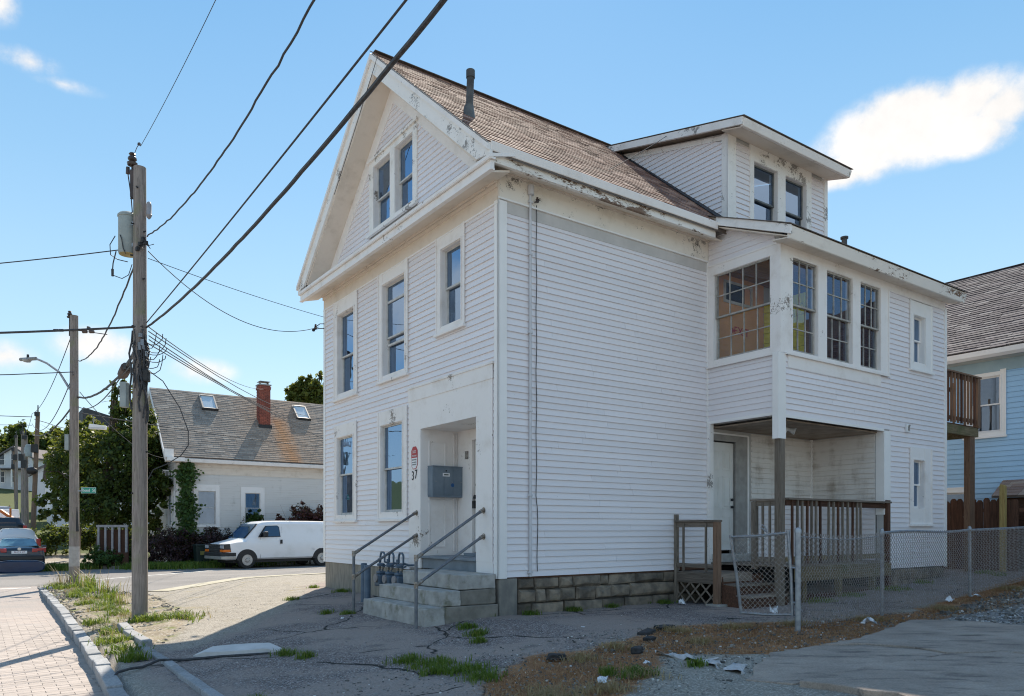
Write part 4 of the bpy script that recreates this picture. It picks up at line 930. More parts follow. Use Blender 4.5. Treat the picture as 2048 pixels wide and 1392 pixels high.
for (z0, z1, xs) in ((.28, .5, [8.1, 8.5, 9.1, 9.5, 10.1, 10.46]), (.0, .28, [8.1, 8.7, 9.2, 9.9, 10.46])): runs += [(xs[i], xs[i+1], z0, z1) for i in range(len(xs)-1)]
t = MB(); t.box(8.05, 10.42, PV+.03, -.02, -.4, .52); t.build('foundation', M['mortar'], house)
stones('stone', runs, lambda s, z, d: (s, PV+.02-d, z))
t = MB(); t.box(-.0, .34, -.02, .26, -.3, .555); t.build('corner_pier', plain('pier_concrete', (.25, .235, .205), (.15, .145, .135), 5, .9, .6, 40, stretch=(1, 1, .6), dirt=(.055, .055, .07), dscale=1.6, damt=.5), house, bevel=.02)
t = MB(); t.box(-.0, .1, .27, 6.84, -.4, .575); t.build('foundation_render', M['parge'], house, bevel=.01)
t = MB(); t.box(.02, 10.4, -.005, .05, .545, .578); t.build('sill_beam', M['wood_brown_h'], house)

# conduit and its cable on the long wall
t = MB(); t.tube([(.56, -.045, .57), (.56, -.045, 6.50)], .02, 8)
for z in (.62, 1.8, 3.1, 4.3, 5.5, 6.3): t.box(.525, .595, -.07, -.015, z, z+.03)
t.cyl((.56, -.06, 6.42), (.56, -.06, 6.56), .05, .05, 10); t.build('conduit', plain('pvc_conduit', (.62, .62, .64), (.54, .54, .56), 3, .5), house, smooth=True)
t = MB(); pts = []
for k in range(30): z = 6.3-k*.195; pts.append((.69+.008*math.sin(k*1.3)+(.02 if z < 1.7 else 0), -.03, z))
t.tube(pts, .006, 5); t.build('drop_cable', M['cable'], house)
# ------------------------------------------------------------------ wooden back porch: deck, landing, stairs, railings
LP = lambda x, y, z=0: W(x, y, z)
porch = thing('back_porch', 'weathered wooden porch with railing, landing and stairs under the glazed upper porch', 'porch', W(0, 0, 0), ANG)
def pb(name, mats, *boxes, bevel=.004, parent=porch):
    mb = MB()
    for q in boxes: mb.box(*q)
    return mb.build(name, mats, parent, bevel=bevel)
WG, WH, WY = M['wood_grey'], M['wood_grey_h'], M['wood_grey_y']
pb('porch_post', WG, (PU-.02, PU+.11, PV-.02, PV+.10, -.05, 2.84))
for k in range(15):
    y = -.06-k*.104; pb('deck_board', WH, (4.70, 8.08, y-.099, y, .655+R.uniform(-.002, .002), .685+R.uniform(-.001, .003)))
pb('fascia_board', M['wood_green'], (5.0, 8.12, PV-.10, PV-.065, .40, .652))
pb('skirt_board', M['wood_brown_h'], (5.2, 8.1, PV+.05, PV+.08, .02, .16))
for x in (5.35, 6.45, 7.6): pb('deck_post', M['wood_green'], (x, x+.1, PV-.02, PV+.08, -.1, .655))
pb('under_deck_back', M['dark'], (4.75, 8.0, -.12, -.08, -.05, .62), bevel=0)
# railing on the deck
RY = PV-.02
pb('railing_post', WG, (4.70, 4.79, -1.06, -.97, .6, 1.78)); pb('railing_post', M['wood_brown'], (8.02, 8.13, PV-.08, PV+.03, -.05, 1.86))
pb('top_rail', WH, (4.83, 8.16, RY-.075, RY+.065, 1.80, 1.835)); pb('top_rail', WY, (4.69, 4.80, RY+.11, -.95, 1.785, 1.82))
pb('upper_rail', M['wood_brown_h'], (4.83, 8.02, RY-.02, RY+.018, 1.70, 1.795)); pb('lower_rail', M['wood_green'], (4.83, 8.02, RY-.02, RY+.018, .74, .83))
pb('lower_rail', WY, (4.725, 4.765, RY+.12, -1.06, .74, .82)); pb('upper_rail', WY, (4.725, 4.765, RY+.12, -1.06, 1.70, 1.785))
for y in (-1.2, -1.34): pb('baluster', WG, (4.70, 4.735, y-.018, y+.018, .7, 1.76))
px_ = [4.97, 5.11, 5.26, 5.40, 5.53, 5.66, 5.80, 6.05, 6.21, 6.36, 6.51, 6.67, 6.83, 6.98, 7.11]
for i, x in enumerate(px_):
    tl = R.uniform(-.012, .012); mb = MB(); mb.bar((x, RY-.035, .70), (x+tl, RY-.035, 1.795), .034, .034, (0, 1, 0)); mb.build('baluster', WG if i % 3 else M['wood_brown'], porch)
# landing and stairs
for k in range(9): pb('deck_board', WY, (3.84+k*.098, 3.84+k*.098+.094, -.96, -.03, .52, .55+R.uniform(-.002, .003)))
pb('rim_board', WH, (3.82, 4.72, -.985, -.962, .40, .548)); pb('rim_board', WY, (3.815, 3.838, -.96, -.02, .36, .545)); pb('toe_board', M['wood_brown_h'], (3.92, 4.6, -.05, -.025, .56, .66))
pb('railing_post', WG, (3.78, 3.87, -.06, -.02+.0, -.1, 1.56)); pb('railing_post', M['wood_red'], (3.77, 3.87, -1.0, -.90, .03, 1.43))
pb('post_block', M['concrete'], (3.68, 3.97, -1.10, -.81, -.08, .035), bevel=.015)
pb('top_rail', WY, (3.76, 3.88, -1.01, -.06, 1.42, 1.455)); pb('upper_rail', WY, (3.80, 3.835, -.9, -.06, 1.33, 1.42)); pb('lower_rail', WY, (3.80, 3.835, -.9, -.06, .63, .70))
for y in (-.24, -.74): pb('baluster', WG, (3.77, 3.80, y-.018, y+.018, .57, 1.4))
for z, y in ((.55, -.985), (.37, -1.24), (.195, -1.50)):
    if z < .5: pb('stair_tread', WH, (3.92, 4.98, y-.02, y+.27, z-.035, z))
    pb('stair_riser', M['wood_brown_h'], (3.93, 4.97, y+.012-(0 if z < .5 else .0), y+.03, max(z-.19, .0)-.02, z-.037))
for x in (3.90, 4.985):
    mb = MB(); mb.prism([(-.98, .53), (-.98, .0), (-1.5, -.03), (-1.5, .14), (-1.26, .18), (-1.24, .34), (-1.0, .36)], lambda a, c, d: (d, a, c), x, x+.03); mb.build('stair_stringer', M['wood_brown_h'], porch)
for k in range(0, 9, 2):      # lattice below the landing
    for sgn in (1, -1):
        a = -.93+k*.115; q = a+.34*sgn; z0, z1 = .02, .36
        if q < -.95: t_ = (a+.95)/(a-q); q = -.95; z1 = z0+(z1-z0)*t_
        if q > -.04: t_ = (-.04-a)/(q-a); q = -.04; z1 = z0+(z1-z0)*t_
        if z1-z0 < .03: continue
        mb = MB(); mb.bar((3.828+(.008 if sgn > 0 else 0), a, z0), (3.828+(.008 if sgn > 0 else 0), q, z1), .032, .008, (1, 0, 0)); mb.build('lattice_strip', WG, porch)
for k in range(0, 9, 2):
    for sgn in (1, -1):
        a = 3.92+k*.10; q = a+.34*sgn; z0, z1 = .02, .36
        if q < 3.9: t_ = (a-3.9)/(a-q); q = 3.9; z1 = z0+(z1-z0)*t_
        if q > 4.62: t_ = (4.62-a)/max(q-a, 1e-3); q = 4.62; z1 = z0+(z1-z0)*t_
        if z1-z0 < .03 or a > 4.6: continue
        mb = MB(); mb.bar((a, -.93+(.008 if sgn > 0 else 0), z0), (q, -.93+(.008 if sgn > 0 else 0), z1), .032, .008, (0, 1, 0)); mb.build('lattice_strip', WG, porch)
pb('door_step', M['concrete'], (4.74, 5.62, -.32, -.03, .69, .84), bevel=.01)
# lamp under the porch ceiling
sp_ = thing('porch_floodlight', 'twin-head floodlight fixed under the open porch ceiling', 'floodlight', W(5.55, -.95, 3.17), ANG)
m = MB(); m.cyl((0, 0, 0), (0, 0, -.03), .06, .05, 14); m.build('mount', M['sash'], sp_, smooth=True)
for sgn in (-1, 1):
    m = MB(); a = Vector((0, 0, -.03)); c = Vector((sgn*.09, -.08, -.05)); m.cyl(a, c, .012, .012, 8); d = Vector((sgn*.5, -.8, -.35)).normalized(); m.cyl(c, c+d*.07, .03, .03, 12); m.cyl(c+d*.07, c+d*.16, .035, .065, 14); m.build('lamp_head', M['sash'], sp_, smooth=True)
mt = thing('outdoor_outlet', 'small white outlet box on the siding right of the open porch', 'outlet', W(8.85, PV-.02, 3.32), ANG)
m = MB(); m.box(-.055, .055, -.05, 0, -.08, .08); m.build('outlet_box', M['white'], mt, bevel=.008); m = MB(); m.box(-.035, .035, -.057, -.05, -.05, .03); m.cyl((0, -.05, .05), (0, -.075, .05), .02, .02, 10); m.build('cover', M['frame_grey'], mt)

# ------------------------------------------------------------------ stone front steps
st = thing('front_steps', 'three grey concrete steps with mossy edges leading to the front door', 'steps', W(0, 0, 0), ANG)
cz = M['concrete']
def stone_slab(name, x0, x1, y0, y1, z0, z1, m=cz):
    mb = MB(); nx, ny = 3, 8; k = lambda: R.uniform(-.007, .007)
    mb.hexa([(x0+k(), y0+k(), z0), (x1, y0+k(), z0), (x1, y1+k(), z0), (x0+k(), y1+k(), z0), (x0+k(), y0+k(), z1+k()), (x1, y0+k(), z1+k()), (x1, y1+k(), z1+k()), (x0+k(), y1+k(), z1+k())])
    bm = bmesh.new(); me = mb.mesh(name); bm.from_mesh(me); bmesh.ops.subdivide_edges(bm, edges=bm.edges, cuts=4, use_grid_fill=True)
    for v in bm.verts: v.co += Vector((k(), k(), k()))*.45
    bmesh.ops.recalc_face_normals(bm, faces=bm.faces); bm.to_mesh(me); bm.free(); me.polygons.foreach_set('use_smooth', [True]*len(me.polygons)); me.set_sharp_from_angle(angle=rad(38))
    o = link_mesh(name, me, m, st); b_ = o.modifiers.new('bevel', 'BEVEL'); b_.width = .012; b_.segments = 2; b_.limit_method = 'ANGLE'; return o
mossy = plain('mossy_block', (.27, .25, .215), (.18, .165, .14), 5, .95, .6, 50, pieces=.15, dirt=(.085, .09, .025), dscale=2.6, damt=.5)
stone_slab('step', -1.30, -.97, -.08, 1.96, -.12, .19); stone_slab('step', -1.02, -.68, -.03, 1.95, .195, .412); stone_slab('step', -.70, -.04, .02, 1.74, .417, .63)
stone_slab('side_block', -.965, -.05, -.07, .25, -.12, .185, mossy); stone_slab('side_block', -.66, -.05, .0, .22, .19, .412, mossy); stone_slab('core_block', -.965, -.05, .27, 1.9, -.1, .18, mossy); stone_slab('core_block', -.66, -.05, .24, 1.85, .19, .41, mossy)
# pipe handrails
def handrail(y0, y1, label, x0):
    h = thing('handrail', label, 'handrail', W(x0, y0, 0), ANG, 'pipe handrails of the front steps')
    rl = M['pipe_rail']
    m = MB(); m.cyl((0, 0, -.1), (0, 0, .93), .024, .024, 12); m.build('post', rl, h, smooth=True)
    for zp, zw in ((.90, 1.585), (.525, 1.185)):
        a = Vector((.0, .0, zp)); e = Vector((-.06-x0, y1-y0, zw)); d = (e-a).normalized()
        m = MB(); m.cyl(a+d*.1, e-d*.04, .022, .022, 12); m.build('rail', rl, h, smooth=True)
        m = MB(); m.cyl(a+d*.01, a+d*.13, .03, .029, 12); m.cyl((0, 0, zp-.045), (0, 0, zp+.045), .031, .031, 12); m.cyl(e-d*.06, e, .029, .03, 12); m.cyl(e, e+Vector((.03, 0, 0)), .028, .028, 12); m.cyl(e+Vector((.022, 0, 0)), e+Vector((.03, 0, 0)), .05, .05, 14); props(m.build('fitting', M['fitting'], h, smooth=True), kind='stuff')
    return h
handrail(-.06, .35, 'grey pipe handrail on the house-corner side of the front steps', -1.42)
handrail(2.18, 2.50, 'grey pipe handrail on the gas-meter side of the front steps', -1.36)
# bollards and gas meters
for (x, y, h, lab) in ((-.72, 3.05, .66, 'blue-grey steel bollard standing closer to the steps, before the gas meters'), (-.62, 3.42, .68, 'blue-grey steel bollard behind the handrail post, farther from the steps')):
    o = thing('bollard', lab, 'bollard', W(x, y, 0), ANG, 'bollards guarding the gas meters'); m = MB(); m.lathe([(.057, -.1), (.057, h-.015), (.05, h), (.0, h+.006)], (0, 0, 0), 'z', 18); m.build('pipe', M['blue_grey'], o, smooth=True)
BG = M['blue_grey']
for i, (y, lab) in enumerate(((3.42, 'gas meter with pipe loop, farthest from the steps'), (3.06, 'middle gas meter with pipe loop on the front wall'), (2.68, 'gas meter with pipe loop, right against the steps'))):
    o = thing('gas_meter', lab, 'gas meter', W(-.28, y, .20), ANG, 'gas meters by the front steps')
    m = MB(); m.box(-.09, .09, -.11, .11, .05, .27); m.box(-.07, .07, -.09, .09, .27, .33); m.build('body', BG, o, bevel=.03)
    m = MB(); m.lathe([(.075, -.12), (.075, -.09), (.06, -.085)], (0, 0, .20), 'x', 16); m.build('dial', M['ins_grey'], o, smooth=True)
    m = MB(); m.tube([(0, .06, .30), (0, .06, .42), (.0, .06, .44), (.02, .06, .62), (.02, .03, .67), (.02, -.07, .67), (.02, -.11, .63), (.02, -.11, .50), (.12, -.11, .46), (.24, -.11, .46)], .02, 8); m.tube([(0, -.06, .30), (0, -.06, .40), (.1, -.06, .44)], .017, 8)
    m.cyl((.0, .06, .50), (.0, .06, .56), .034, .034, 10); m.lathe([(.01, -.03), (.07, -.02), (.075, .02), (.03, .04)], (.0, .0, .44), 'z', 12); m.build('pipe_loop', BG, o, smooth=True)
    m = MB(); m.cyl((0, .06, .36), (0, .06, .41), .027, .027, 6); m.cyl((0, -.06, .36), (0, -.06, .41), .027, .027, 6); props(m.build('union', M['fitting'], o), kind='stuff')
# mailbox, sign, number
mb_ = thing('mailbox', 'grey-blue steel cluster mailbox on the cheek of the door recess', 'mailbox', W(.11, 2.36, 1.86), ANG)
m = MB(); m.box(0, .62, -.17, -.0, 0, .54); m.build('case', M['mailbox'], mb_, bevel=.006)
for k in range(3):
    m = MB(); m.box(.045+k*.185, .045+k*.185+.178, -.178, -.169, .05, .50); d_ = m.build('door', M['mailbox'], mb_, bevel=.002)
    m = MB(); m.cyl((.06+k*.185+.14*(k > 0), -.176, .27), (.06+k*.185+.14*(k > 0), -.186, .27), .009, .009, 8); m.build('lock', M['chrome'], d_)
m = MB(); m.box(-.005, .63, -.185, .0, .535, .55); m.build('hood', M['mailbox'], mb_)
m = MB(); m.box(.20, .34, -.183, -.178, .365, .425); m.build('label_plate', M['white'], mb_); m = MB(); m.cyl((.27, -.178, .465), (.27, -.184, .465), .014, .014, 10); m.build('bell', M['black'], mb_)
for k_ in range(2):
    pass
m = MB(); m.box(.225, .315, -.1845, -.183, .385, .405); m.build('label_print', M['black'], mb_)
m = MB(); m.lathe([(.034, -.1815), (.034, -.180)], (.40, 0, .215), 'y', 14); m.build('sticker', plain('blue_sticker', (.02, .10, .30), (.02, .08, .22), 30, .5), mb_)
m = MB(); m.box(-.004, .02, -.16, -.0, .03, .51); m.build('side_flange', M['mailbox'], mb_)
sg = thing('warning_sign', 'red and white octagonal no trespassing sign beside the front door', 'sign', W(-.037, 2.575, 2.56), ANG)
oc = [(.055, .20), (.115, .13), (.115, -.13), (.055, -.20), (-.055, -.20), (-.115, -.13), (-.115, .13), (-.055, .20)]
m = MB(); m.prism(oc, lambda a, c, d: (-d, a, c), 0, .004); m.build('plate', M['red'], sg)
m = MB(); m.prism([(.105, -.0), (.105, -.125), (.05, -.188), (-.05, -.188), (-.105, -.125), (-.105, -.0)], lambda a, c, d: (-d, a, c), .004, .0055); m.build('white_panel', M['white'], sg)
for s_, tx, z, m_ in ((.085, 'NO', .105, M['white']), (.042, 'TRESPASSING', .035, M['white']), (.030, 'PRIVATE PROPERTY', -.035, M['black']), (.030, 'VIOLATORS WILL', -.080, M['black']), (.030, 'BE PROSECUTED', -.120, M['black'])): text('print', tx, s_, (-.0065, 0, z), RFRONT, m_, sg, .0005, sx=.68 if s_ < .05 else .9)
nm = thing('house_number', 'black house number 37 below the no trespassing sign', 'number', W(-.037, 2.575, 2.24), ANG)
it = text('digit', '3', .23, (-.004, .055, 0), RFRONT, M['black'], nm, .003, sx=.8); it = text('digit', '7', .23, (-.004, -.06, .02), RFRONT, M['black'], nm, .003, sx=.8)
for o in nm.children:
    o.rotation_euler = (rad(90), rad(0), rad(-90))

# ------------------------------------------------------------------ chain-link fence and sagging gate
def ground_z(u, v): return float(G(u, v))
FP = [(2.25, -3.53), (4.78, -3.27), (7.74, -3.23), (10.8, -3.05), (13.9, -2.9)]
FT = [1.27, 1.26, 1.30, 1.36, 1.42]
fence = thing('chain_link_fence', 'rusty galvanised chain-link fence across the yard in front of the porch', 'fence', (0, 0, 0))
for i, ((u, v), t_) in enumerate(zip(FP, FT)):
    z = ground_z(u, v); r = .038 if i == 0 else .028
    m = MB(); b0 = W(u, v, z-.15); b1 = W(u+R.uniform(-.01, .01), v, t_); m.cyl(b0, b1, r, r, 14); m.lathe([(r*1.12, t_-.03), (r*1.15, t_+.01), (r*.9, t_+.04), (0, t_+.055)], (b1.x, b1.y, 0), 'z', 14)
    for zz in (.25, .62, .98): m.lathe([(r*1.12, z+zz), (r*1.12, z+zz+.025)], (b1.x, b1.y, 0), 'z', 14)
    m.build('fence_post', M['steel'], fence, smooth=True)
def rail_pt(i, t): 
    a, c = FP[i], FP[i+1]; return (a[0]+(c[0]-a[0])*t, a[1]+(c[1]-a[1])*t)
def top_at(i, t):
    z = FT[i]+(FT[i+1]-FT[i])*t-.03
    if i == 0: z -= .05*math.sin(math.pi*t)+.0
    return z
for i in (1, 2, 3):
    m = MB(); m.tube([W(*rail_pt(i, k/6), top_at(i, k/6)+.01+(.02*math.sin(k*1.1) if i == 1 else 0)) for k in range(7)], .021, 8); m.build('top_rail', M['steel'], fence, smooth=True)
m = MB(); m.tube([W(*rail_pt(0, k/8), top_at(0, k/8)-.03) for k in range(9)], .008, 6); m.build('tension_wire', M['steel'], fence)
def chain(name, origin_fn, L, H, parent, pitch=.07, r=.004, base=None):
    """woven zigzag wires; origin_fn(s, h, off) -> point"""
    V = []; Fc = []
    n = int(L/(pitch/2)); rows = int(H/(pitch/2))
    for i in range(n+1):
        pts = []
        for j in range(rows+2):
            s = (i+((j+i) % 2))*pitch/2; h = j*pitch/2
            if h > H: h = H+.025; s += .012
            s = min(s, L); pts.append(origin_fn(s, h, .004*(1 if j % 2 else -1)))
        P_ = [Vector(p) for p in pts]; b0 = len(V)
        for j, p in enumerate(P_):
            d = (P_[min(j+1, len(P_)-1)]-P_[max(j-1, 0)]).normalized(); x = d.orthogonal().normalized(); y = d.cross(x)
            for k in range(3): t = 2.094*k; V.append(p+x*math.cos(t)*r+y*math.sin(t)*r)
        Fc += [(b0+j*3+k, b0+j*3+(k+1) % 3, b0+j*3+3+(k+1) % 3, b0+j*3+3+k) for j in range(len(P_)-1) for k in range(3)]
    me = bpy.data.meshes.new(name); me.from_pydata([tuple(v) for v in V], [], Fc); me.update(); return link_mesh(name, me, M['wire'], parent)
M['wire'] = plain('rusty_wire', (.42, .41, .41), (.24, .19, .15), 30, .55, metal=.2)
for i in range(4):
    a, c = FP[i], FP[i+1]; L = math.dist(a, c)
    def fn(s, h, off, i=i, L=L):
        t = s/L; u, v = rail_pt(i, t); zt = top_at(i, t); zb = ground_z(u, v)+.03; b_ = .03*math.sin(math.pi*t)*math.sin(h*2)*(1 if i == 0 else .4)
        return W(u, v+off-b_-.03, zb+(zt-zb)*h/1.15)
    props(chain('chain_mesh', fn, L, 1.15, fence), kind='stuff')
gate = thing('fence_gate', 'crooked chain-link gate hanging open from the first fence post', 'gate', (0, 0, 0))
BL, BR, TR, TL = W(2.13, -2.74, .16), W(2.24, -3.46, .19), W(2.20, -3.42, 1.25), W(2.01, -2.66, 1.19)
for a, c in ((BL, TL), (BR, TR)):
    m = MB(); m.tube([a-(c-a)*.02, a.lerp(c, .5)+Vector((.01, 0, 0)), c+(c-a)*.03], .021, 10); m.build('gate_upright', M['steel'], gate, smooth=True)
for a, c in ((BL, BR), (TL, TR)):
    m = MB(); m.tube([a, a.lerp(c, .5)+Vector((0, 0, -.012)), c], .019, 10); m.build('gate_rail', M['steel'], gate, smooth=True)
for z in (.35, .8): m = MB(); p0 = W(2.25, -3.53, z); m.cyl(p0, BR.lerp(TR, (z-.19)/1.06), .014, .014, 8); m.build('hinge', M['steel'], gate)
gl_ = (BL-BR).length
def gfn(s, h, off):
    t = s/gl_; p = BR.lerp(BL, t).lerp(TR.lerp(TL, t), h/1.03); return p+Vector((.02*math.sin(h*5), off-.02, 0))
props(chain('chain_mesh', gfn, gl_, 1.03, gate), kind='stuff')
m = MB(); hp = BR.lerp(BL, .35).lerp(TR.lerp(TL, .35), 1.0); m.tube([hp+Vector((0, 0, .02)), hp+Vector((-.03, 0, .10)), hp+Vector((-.07, 0, .13)), hp+Vector((-.08, 0, .09)), hp+Vector((-.02, 0, .04))], .01, 6); m.build('latch', M['steel'], gate, smooth=True)

# ------------------------------------------------------------------ concrete slab of the drive (bottom right), torn mat, parking stop
slabm = NB('drive_concrete'); b = slabm; co = b.coord(); n1 = b.noise(co, 1.2, 7, .65); n2 = b.noise(co, 55, 4, .7)
sc_ = b.mix(b.ramp(n1, .3, .7), (.40, .335, .28), (.28, .235, .20)); sc_ = b.mix(b.ramp(b.noise(b.coord((.5, 2.2, 1)), 2.5, 7, .7), .5, .68, 0, .9), sc_, (.13, .11, .10)); sc_ = b.mix(b.ramp(b.voro(co, 60), .12, .0), sc_, (.40, .39, .38)); sc_ = hsvmul(b, sc_, b.ramp(n2, .3, .7, .82, 1.14))
slabm = b.principled(sc_, .95, 0, .15, b.bump(b.math('ADD', n2, b.math('MULTIPLY', n1, 1.2)), .6, .01))
SLABS = [[(-.85, -5.1), (.1, -4.62), (.36, -4.5), (1.1, -4.53), (1.55, -4.82), (1.72, -5.3), (1.62, -5.62), (.5, -5.6), (-.72, -5.5)], [(1.14, -4.53), (1.82, -4.56), (4.14, -4.05), (4.6, -4.71), (4.6, -5.4), (4.7, -9), (2.2, -9), (2.25, -5.9), (1.68, -5.64), (1.78, -5.3), (1.6, -4.8)],
         [(-.72, -5.55), (.5, -5.65), (1.62, -5.68), (2.2, -5.93), (2.15, -9), (-.9, -9), (-.62, -6.3)], [(-.78, -5.56), (-.67, -6.28), (-.95, -9), (-3.2, -9), (-2.6, -6.8), (-1.4, -5.9)]]
drive = bpy.data.objects.new('driveway', None); COL.objects.link(drive); drive['kind'] = 'structure'
def edge_rough(poly, k=.035, step=.12):
    out = []
    for i in range(len(poly)):
        a, c = np.array(poly[i]), np.array(poly[(i+1) % len(poly)]); n = max(1, int(np.linalg.norm(c-a)/step))
        for j in range(n): p = a+(c-a)*j/n; out.append((p[0]+R.uniform(-k, k), p[1]+R.uniform(-k, k)))
    return out
for i, pl in enumerate(SLABS[:3]):
    q = edge_rough(pl); tilt = R.uniform(-.006, .006); up = .03+.012*i; mb = MB(); mb.prism(q, lambda a, c, d: W(a, c, float(G(a, c))+d+(tilt*(a-1) if d > 0 else 0)), -.1, up); mb.build('slab', slabm, drive, bevel=.008)
# grey geotextile edge sticking out of the soil
gt = plain('torn_matting', (.58, .56, .55), (.42, .40, .39), 26, .9, .7, 80, dirt=(.2, .16, .12), dscale=4, damt=.35)
line = [(-.55, -3.72), (-.57, -4.1), (-.60, -4.4), (-.66, -4.65), (-.72, -4.95)]
mb = MB(); vs = []; fs = []
L_ = smooth_line(line, 7)
for i, (u, v) in enumerate(L_):
    t_ = i/(len(L_)-1); w_ = .09+.30*t_*(1+.5*math.sin(i*1.9)); 
    for k in range(5): q = k/4; p = W(u+w_*q, v+.08*q+.02*math.sin(i*2.3+k), float(G(u, v))+.012+.03*math.sin(q*3.1+i*.8)*(1-.4*q)+.012*math.sin(i*1.7+k*2)); vs.append(p)
fs = [(i*5+k, i*5+k+1, i*5+k+6, i*5+k+5) for i in range(len(L_)-1) for k in range(4)]
mb.add(vs, fs); o = mb.build('matting', gt, smooth=True); props(o, 'torn grey matting strip half buried in the dry litter', 'matting'); 
ps = thing('parking_stop', 'pale concrete parking stop lying on the asphalt near the kerb', 'parking stop', (0, 0, 0))
a0, a1 = np.array((-4.2, .42)), np.array((-3.32, -.12)); d_ = (a1-a0)/np.linalg.norm(a1-a0); e_ = np.array((d_[1], -d_[0])); Ls = np.linalg.norm(a1-a0)
vs = []; n = 12
for i in range(n+1):
    t_ = i/n; wd = .2*(math.sin(math.pi*min(max(t_*.94+.02, 0), 1))**.6)+.02; c_ = a0+d_*Ls*t_; hz = .065*min(1, 6*t_, 6*(1-t_))+.012
    for s_, z_ in ((-1, -.1), (-.9, hz), (.9, hz*.8), (1, -.1)): p = c_+e_*wd*s_; vs.append(W(p[0], p[1], float(G(p[0], p[1]))+z_))
fs = [(i*4+k, i*4+k+1, i*4+k+5, i*4+k+4) for i in range(n) for k in range(3)]+[(0, 1, 2, 3), (n*4+3, n*4+2, n*4+1, n*4)]
mb = MB(); mb.add(vs, fs); mb.build('block', plain('pale_concrete', (.60, .58, .56), (.5, .485, .47), 5, .85, .3, 60, dirt=(.2, .19, .12), damt=.35), ps, smooth=True)
gc_ = MB(); gc_.tube([W(u, v, z) for u, v, z in [(-5.24, -.45, -.37), (-5.20, -.40, -.28), (-5.14, -.33, -.225), (-5.0, -.2, -.22), (-4.85, -.05, -.24), (-4.66, .05, -.195), (-4.4, .08, -.225), (-4.0, .05, -.22), (-3.5, -.25, -.19)]], .016, 8)
props(gc_.build('ground_cable', M['cable'], smooth=True), 'black cable lying over both kerbs beside the parking stop', 'cable')
# ------------------------------------------------------------------ foliage
def leaf_mat(name, dark, mid, light, trans=.35):
    b = NB(name); g_ = b.n('ShaderNodeNewGeometry').outputs['Random Per Island']; co = b.coord()
    col = b.mix(b.ramp(g_, .1, .6), dark, mid); col = b.mix(b.ramp(g_, .72, 1.0), col, light); col = b.mix(b.ramp(b.noise(co, .9, 3), .4, .65, 0, .5), col, mid)
    d = b.n('ShaderNodeBsdfPrincipled'); b.put(d.inputs['Base Color'], col); d.inputs['Roughness'].default_value = .55; d.inputs['Specular IOR Level'].default_value = .3
    t = b.n('ShaderNodeBsdfTranslucent'); b.put(t.inputs['Color'], hsvmul(b, b.mix(.35, col, (.30, .32, .03)), 1.6))
    mx = b.n('ShaderNodeMixShader'); mx.inputs[0].default_value = trans; b.t.links.new(d.outputs[0], mx.inputs[1]); b.t.links.new(t.outputs[0], mx.inputs[2]); b.t.links.new(mx.outputs[0], b.out.inputs['Surface'])
    return b.m
M['leaf'] = leaf_mat('maple_leaf', (.018, .034, .010), (.040, .070, .016), (.10, .13, .025))
M['leaf_y'] = leaf_mat('yellow_green_leaf', (.05, .065, .014), (.095, .115, .022), (.17, .165, .04))
M['leaf_hill'] = leaf_mat('hill_leaf', (.030, .055, .016), (.055, .090, .022), (.095, .125, .035))
M['leaf_purple'] = leaf_mat('barberry_leaf', (.022, .012, .018), (.045, .022, .030), (.085, .04, .045), .2)
M['leaf_red'] = leaf_mat('red_leaf', (.03, .012, .014), (.085, .025, .028), (.17, .06, .055), .25)
M['leaf_vine'] = leaf_mat('vine_leaf', (.02, .05, .014), (.04, .09, .02), (.08, .13, .03), .25)
M['grass'] = leaf_mat('grass_blade', (.045, .095, .012), (.09, .155, .02), (.21, .23, .06), .3)
M['straw'] = leaf_mat('straw_blade', (.20, .14, .07), (.33, .245, .13), (.45, .36, .2), .2)
M['brown_straw'] = leaf_mat('brown_litter', (.19, .085, .04), (.36, .19, .09), (.56, .37, .20), .12)
M['bark'] = plain('bark', (.13, .10, .08), (.07, .055, .045), 8, .95, .6, 30, stretch=(1, 1, .25))
def quads_mesh(name, C, A, B_, m, parent=None, fold=None):
    """n leaf quads: centre C, half axes A and B_"""
    n = len(C); V = np.stack([C-A, C+B_*.8-A*.1, C+A, C-B_*.8-A*.1], 1).reshape(-1, 3).astype(np.float32)
    me = bpy.data.meshes.new(name); me.vertices.add(4*n); me.vertices.foreach_set('co', V.ravel()); me.loops.add(4*n); me.loops.foreach_set('vertex_index', np.arange(4*n, dtype=np.int32))
    me.polygons.add(n); me.polygons.foreach_set('loop_start', (np.arange(n)*4).astype(np.int32)); me.polygons.foreach_set('loop_total', np.full(n, 4, np.int32)); me.update(calc_edges=True)
    return link_mesh(name, me, m, parent)
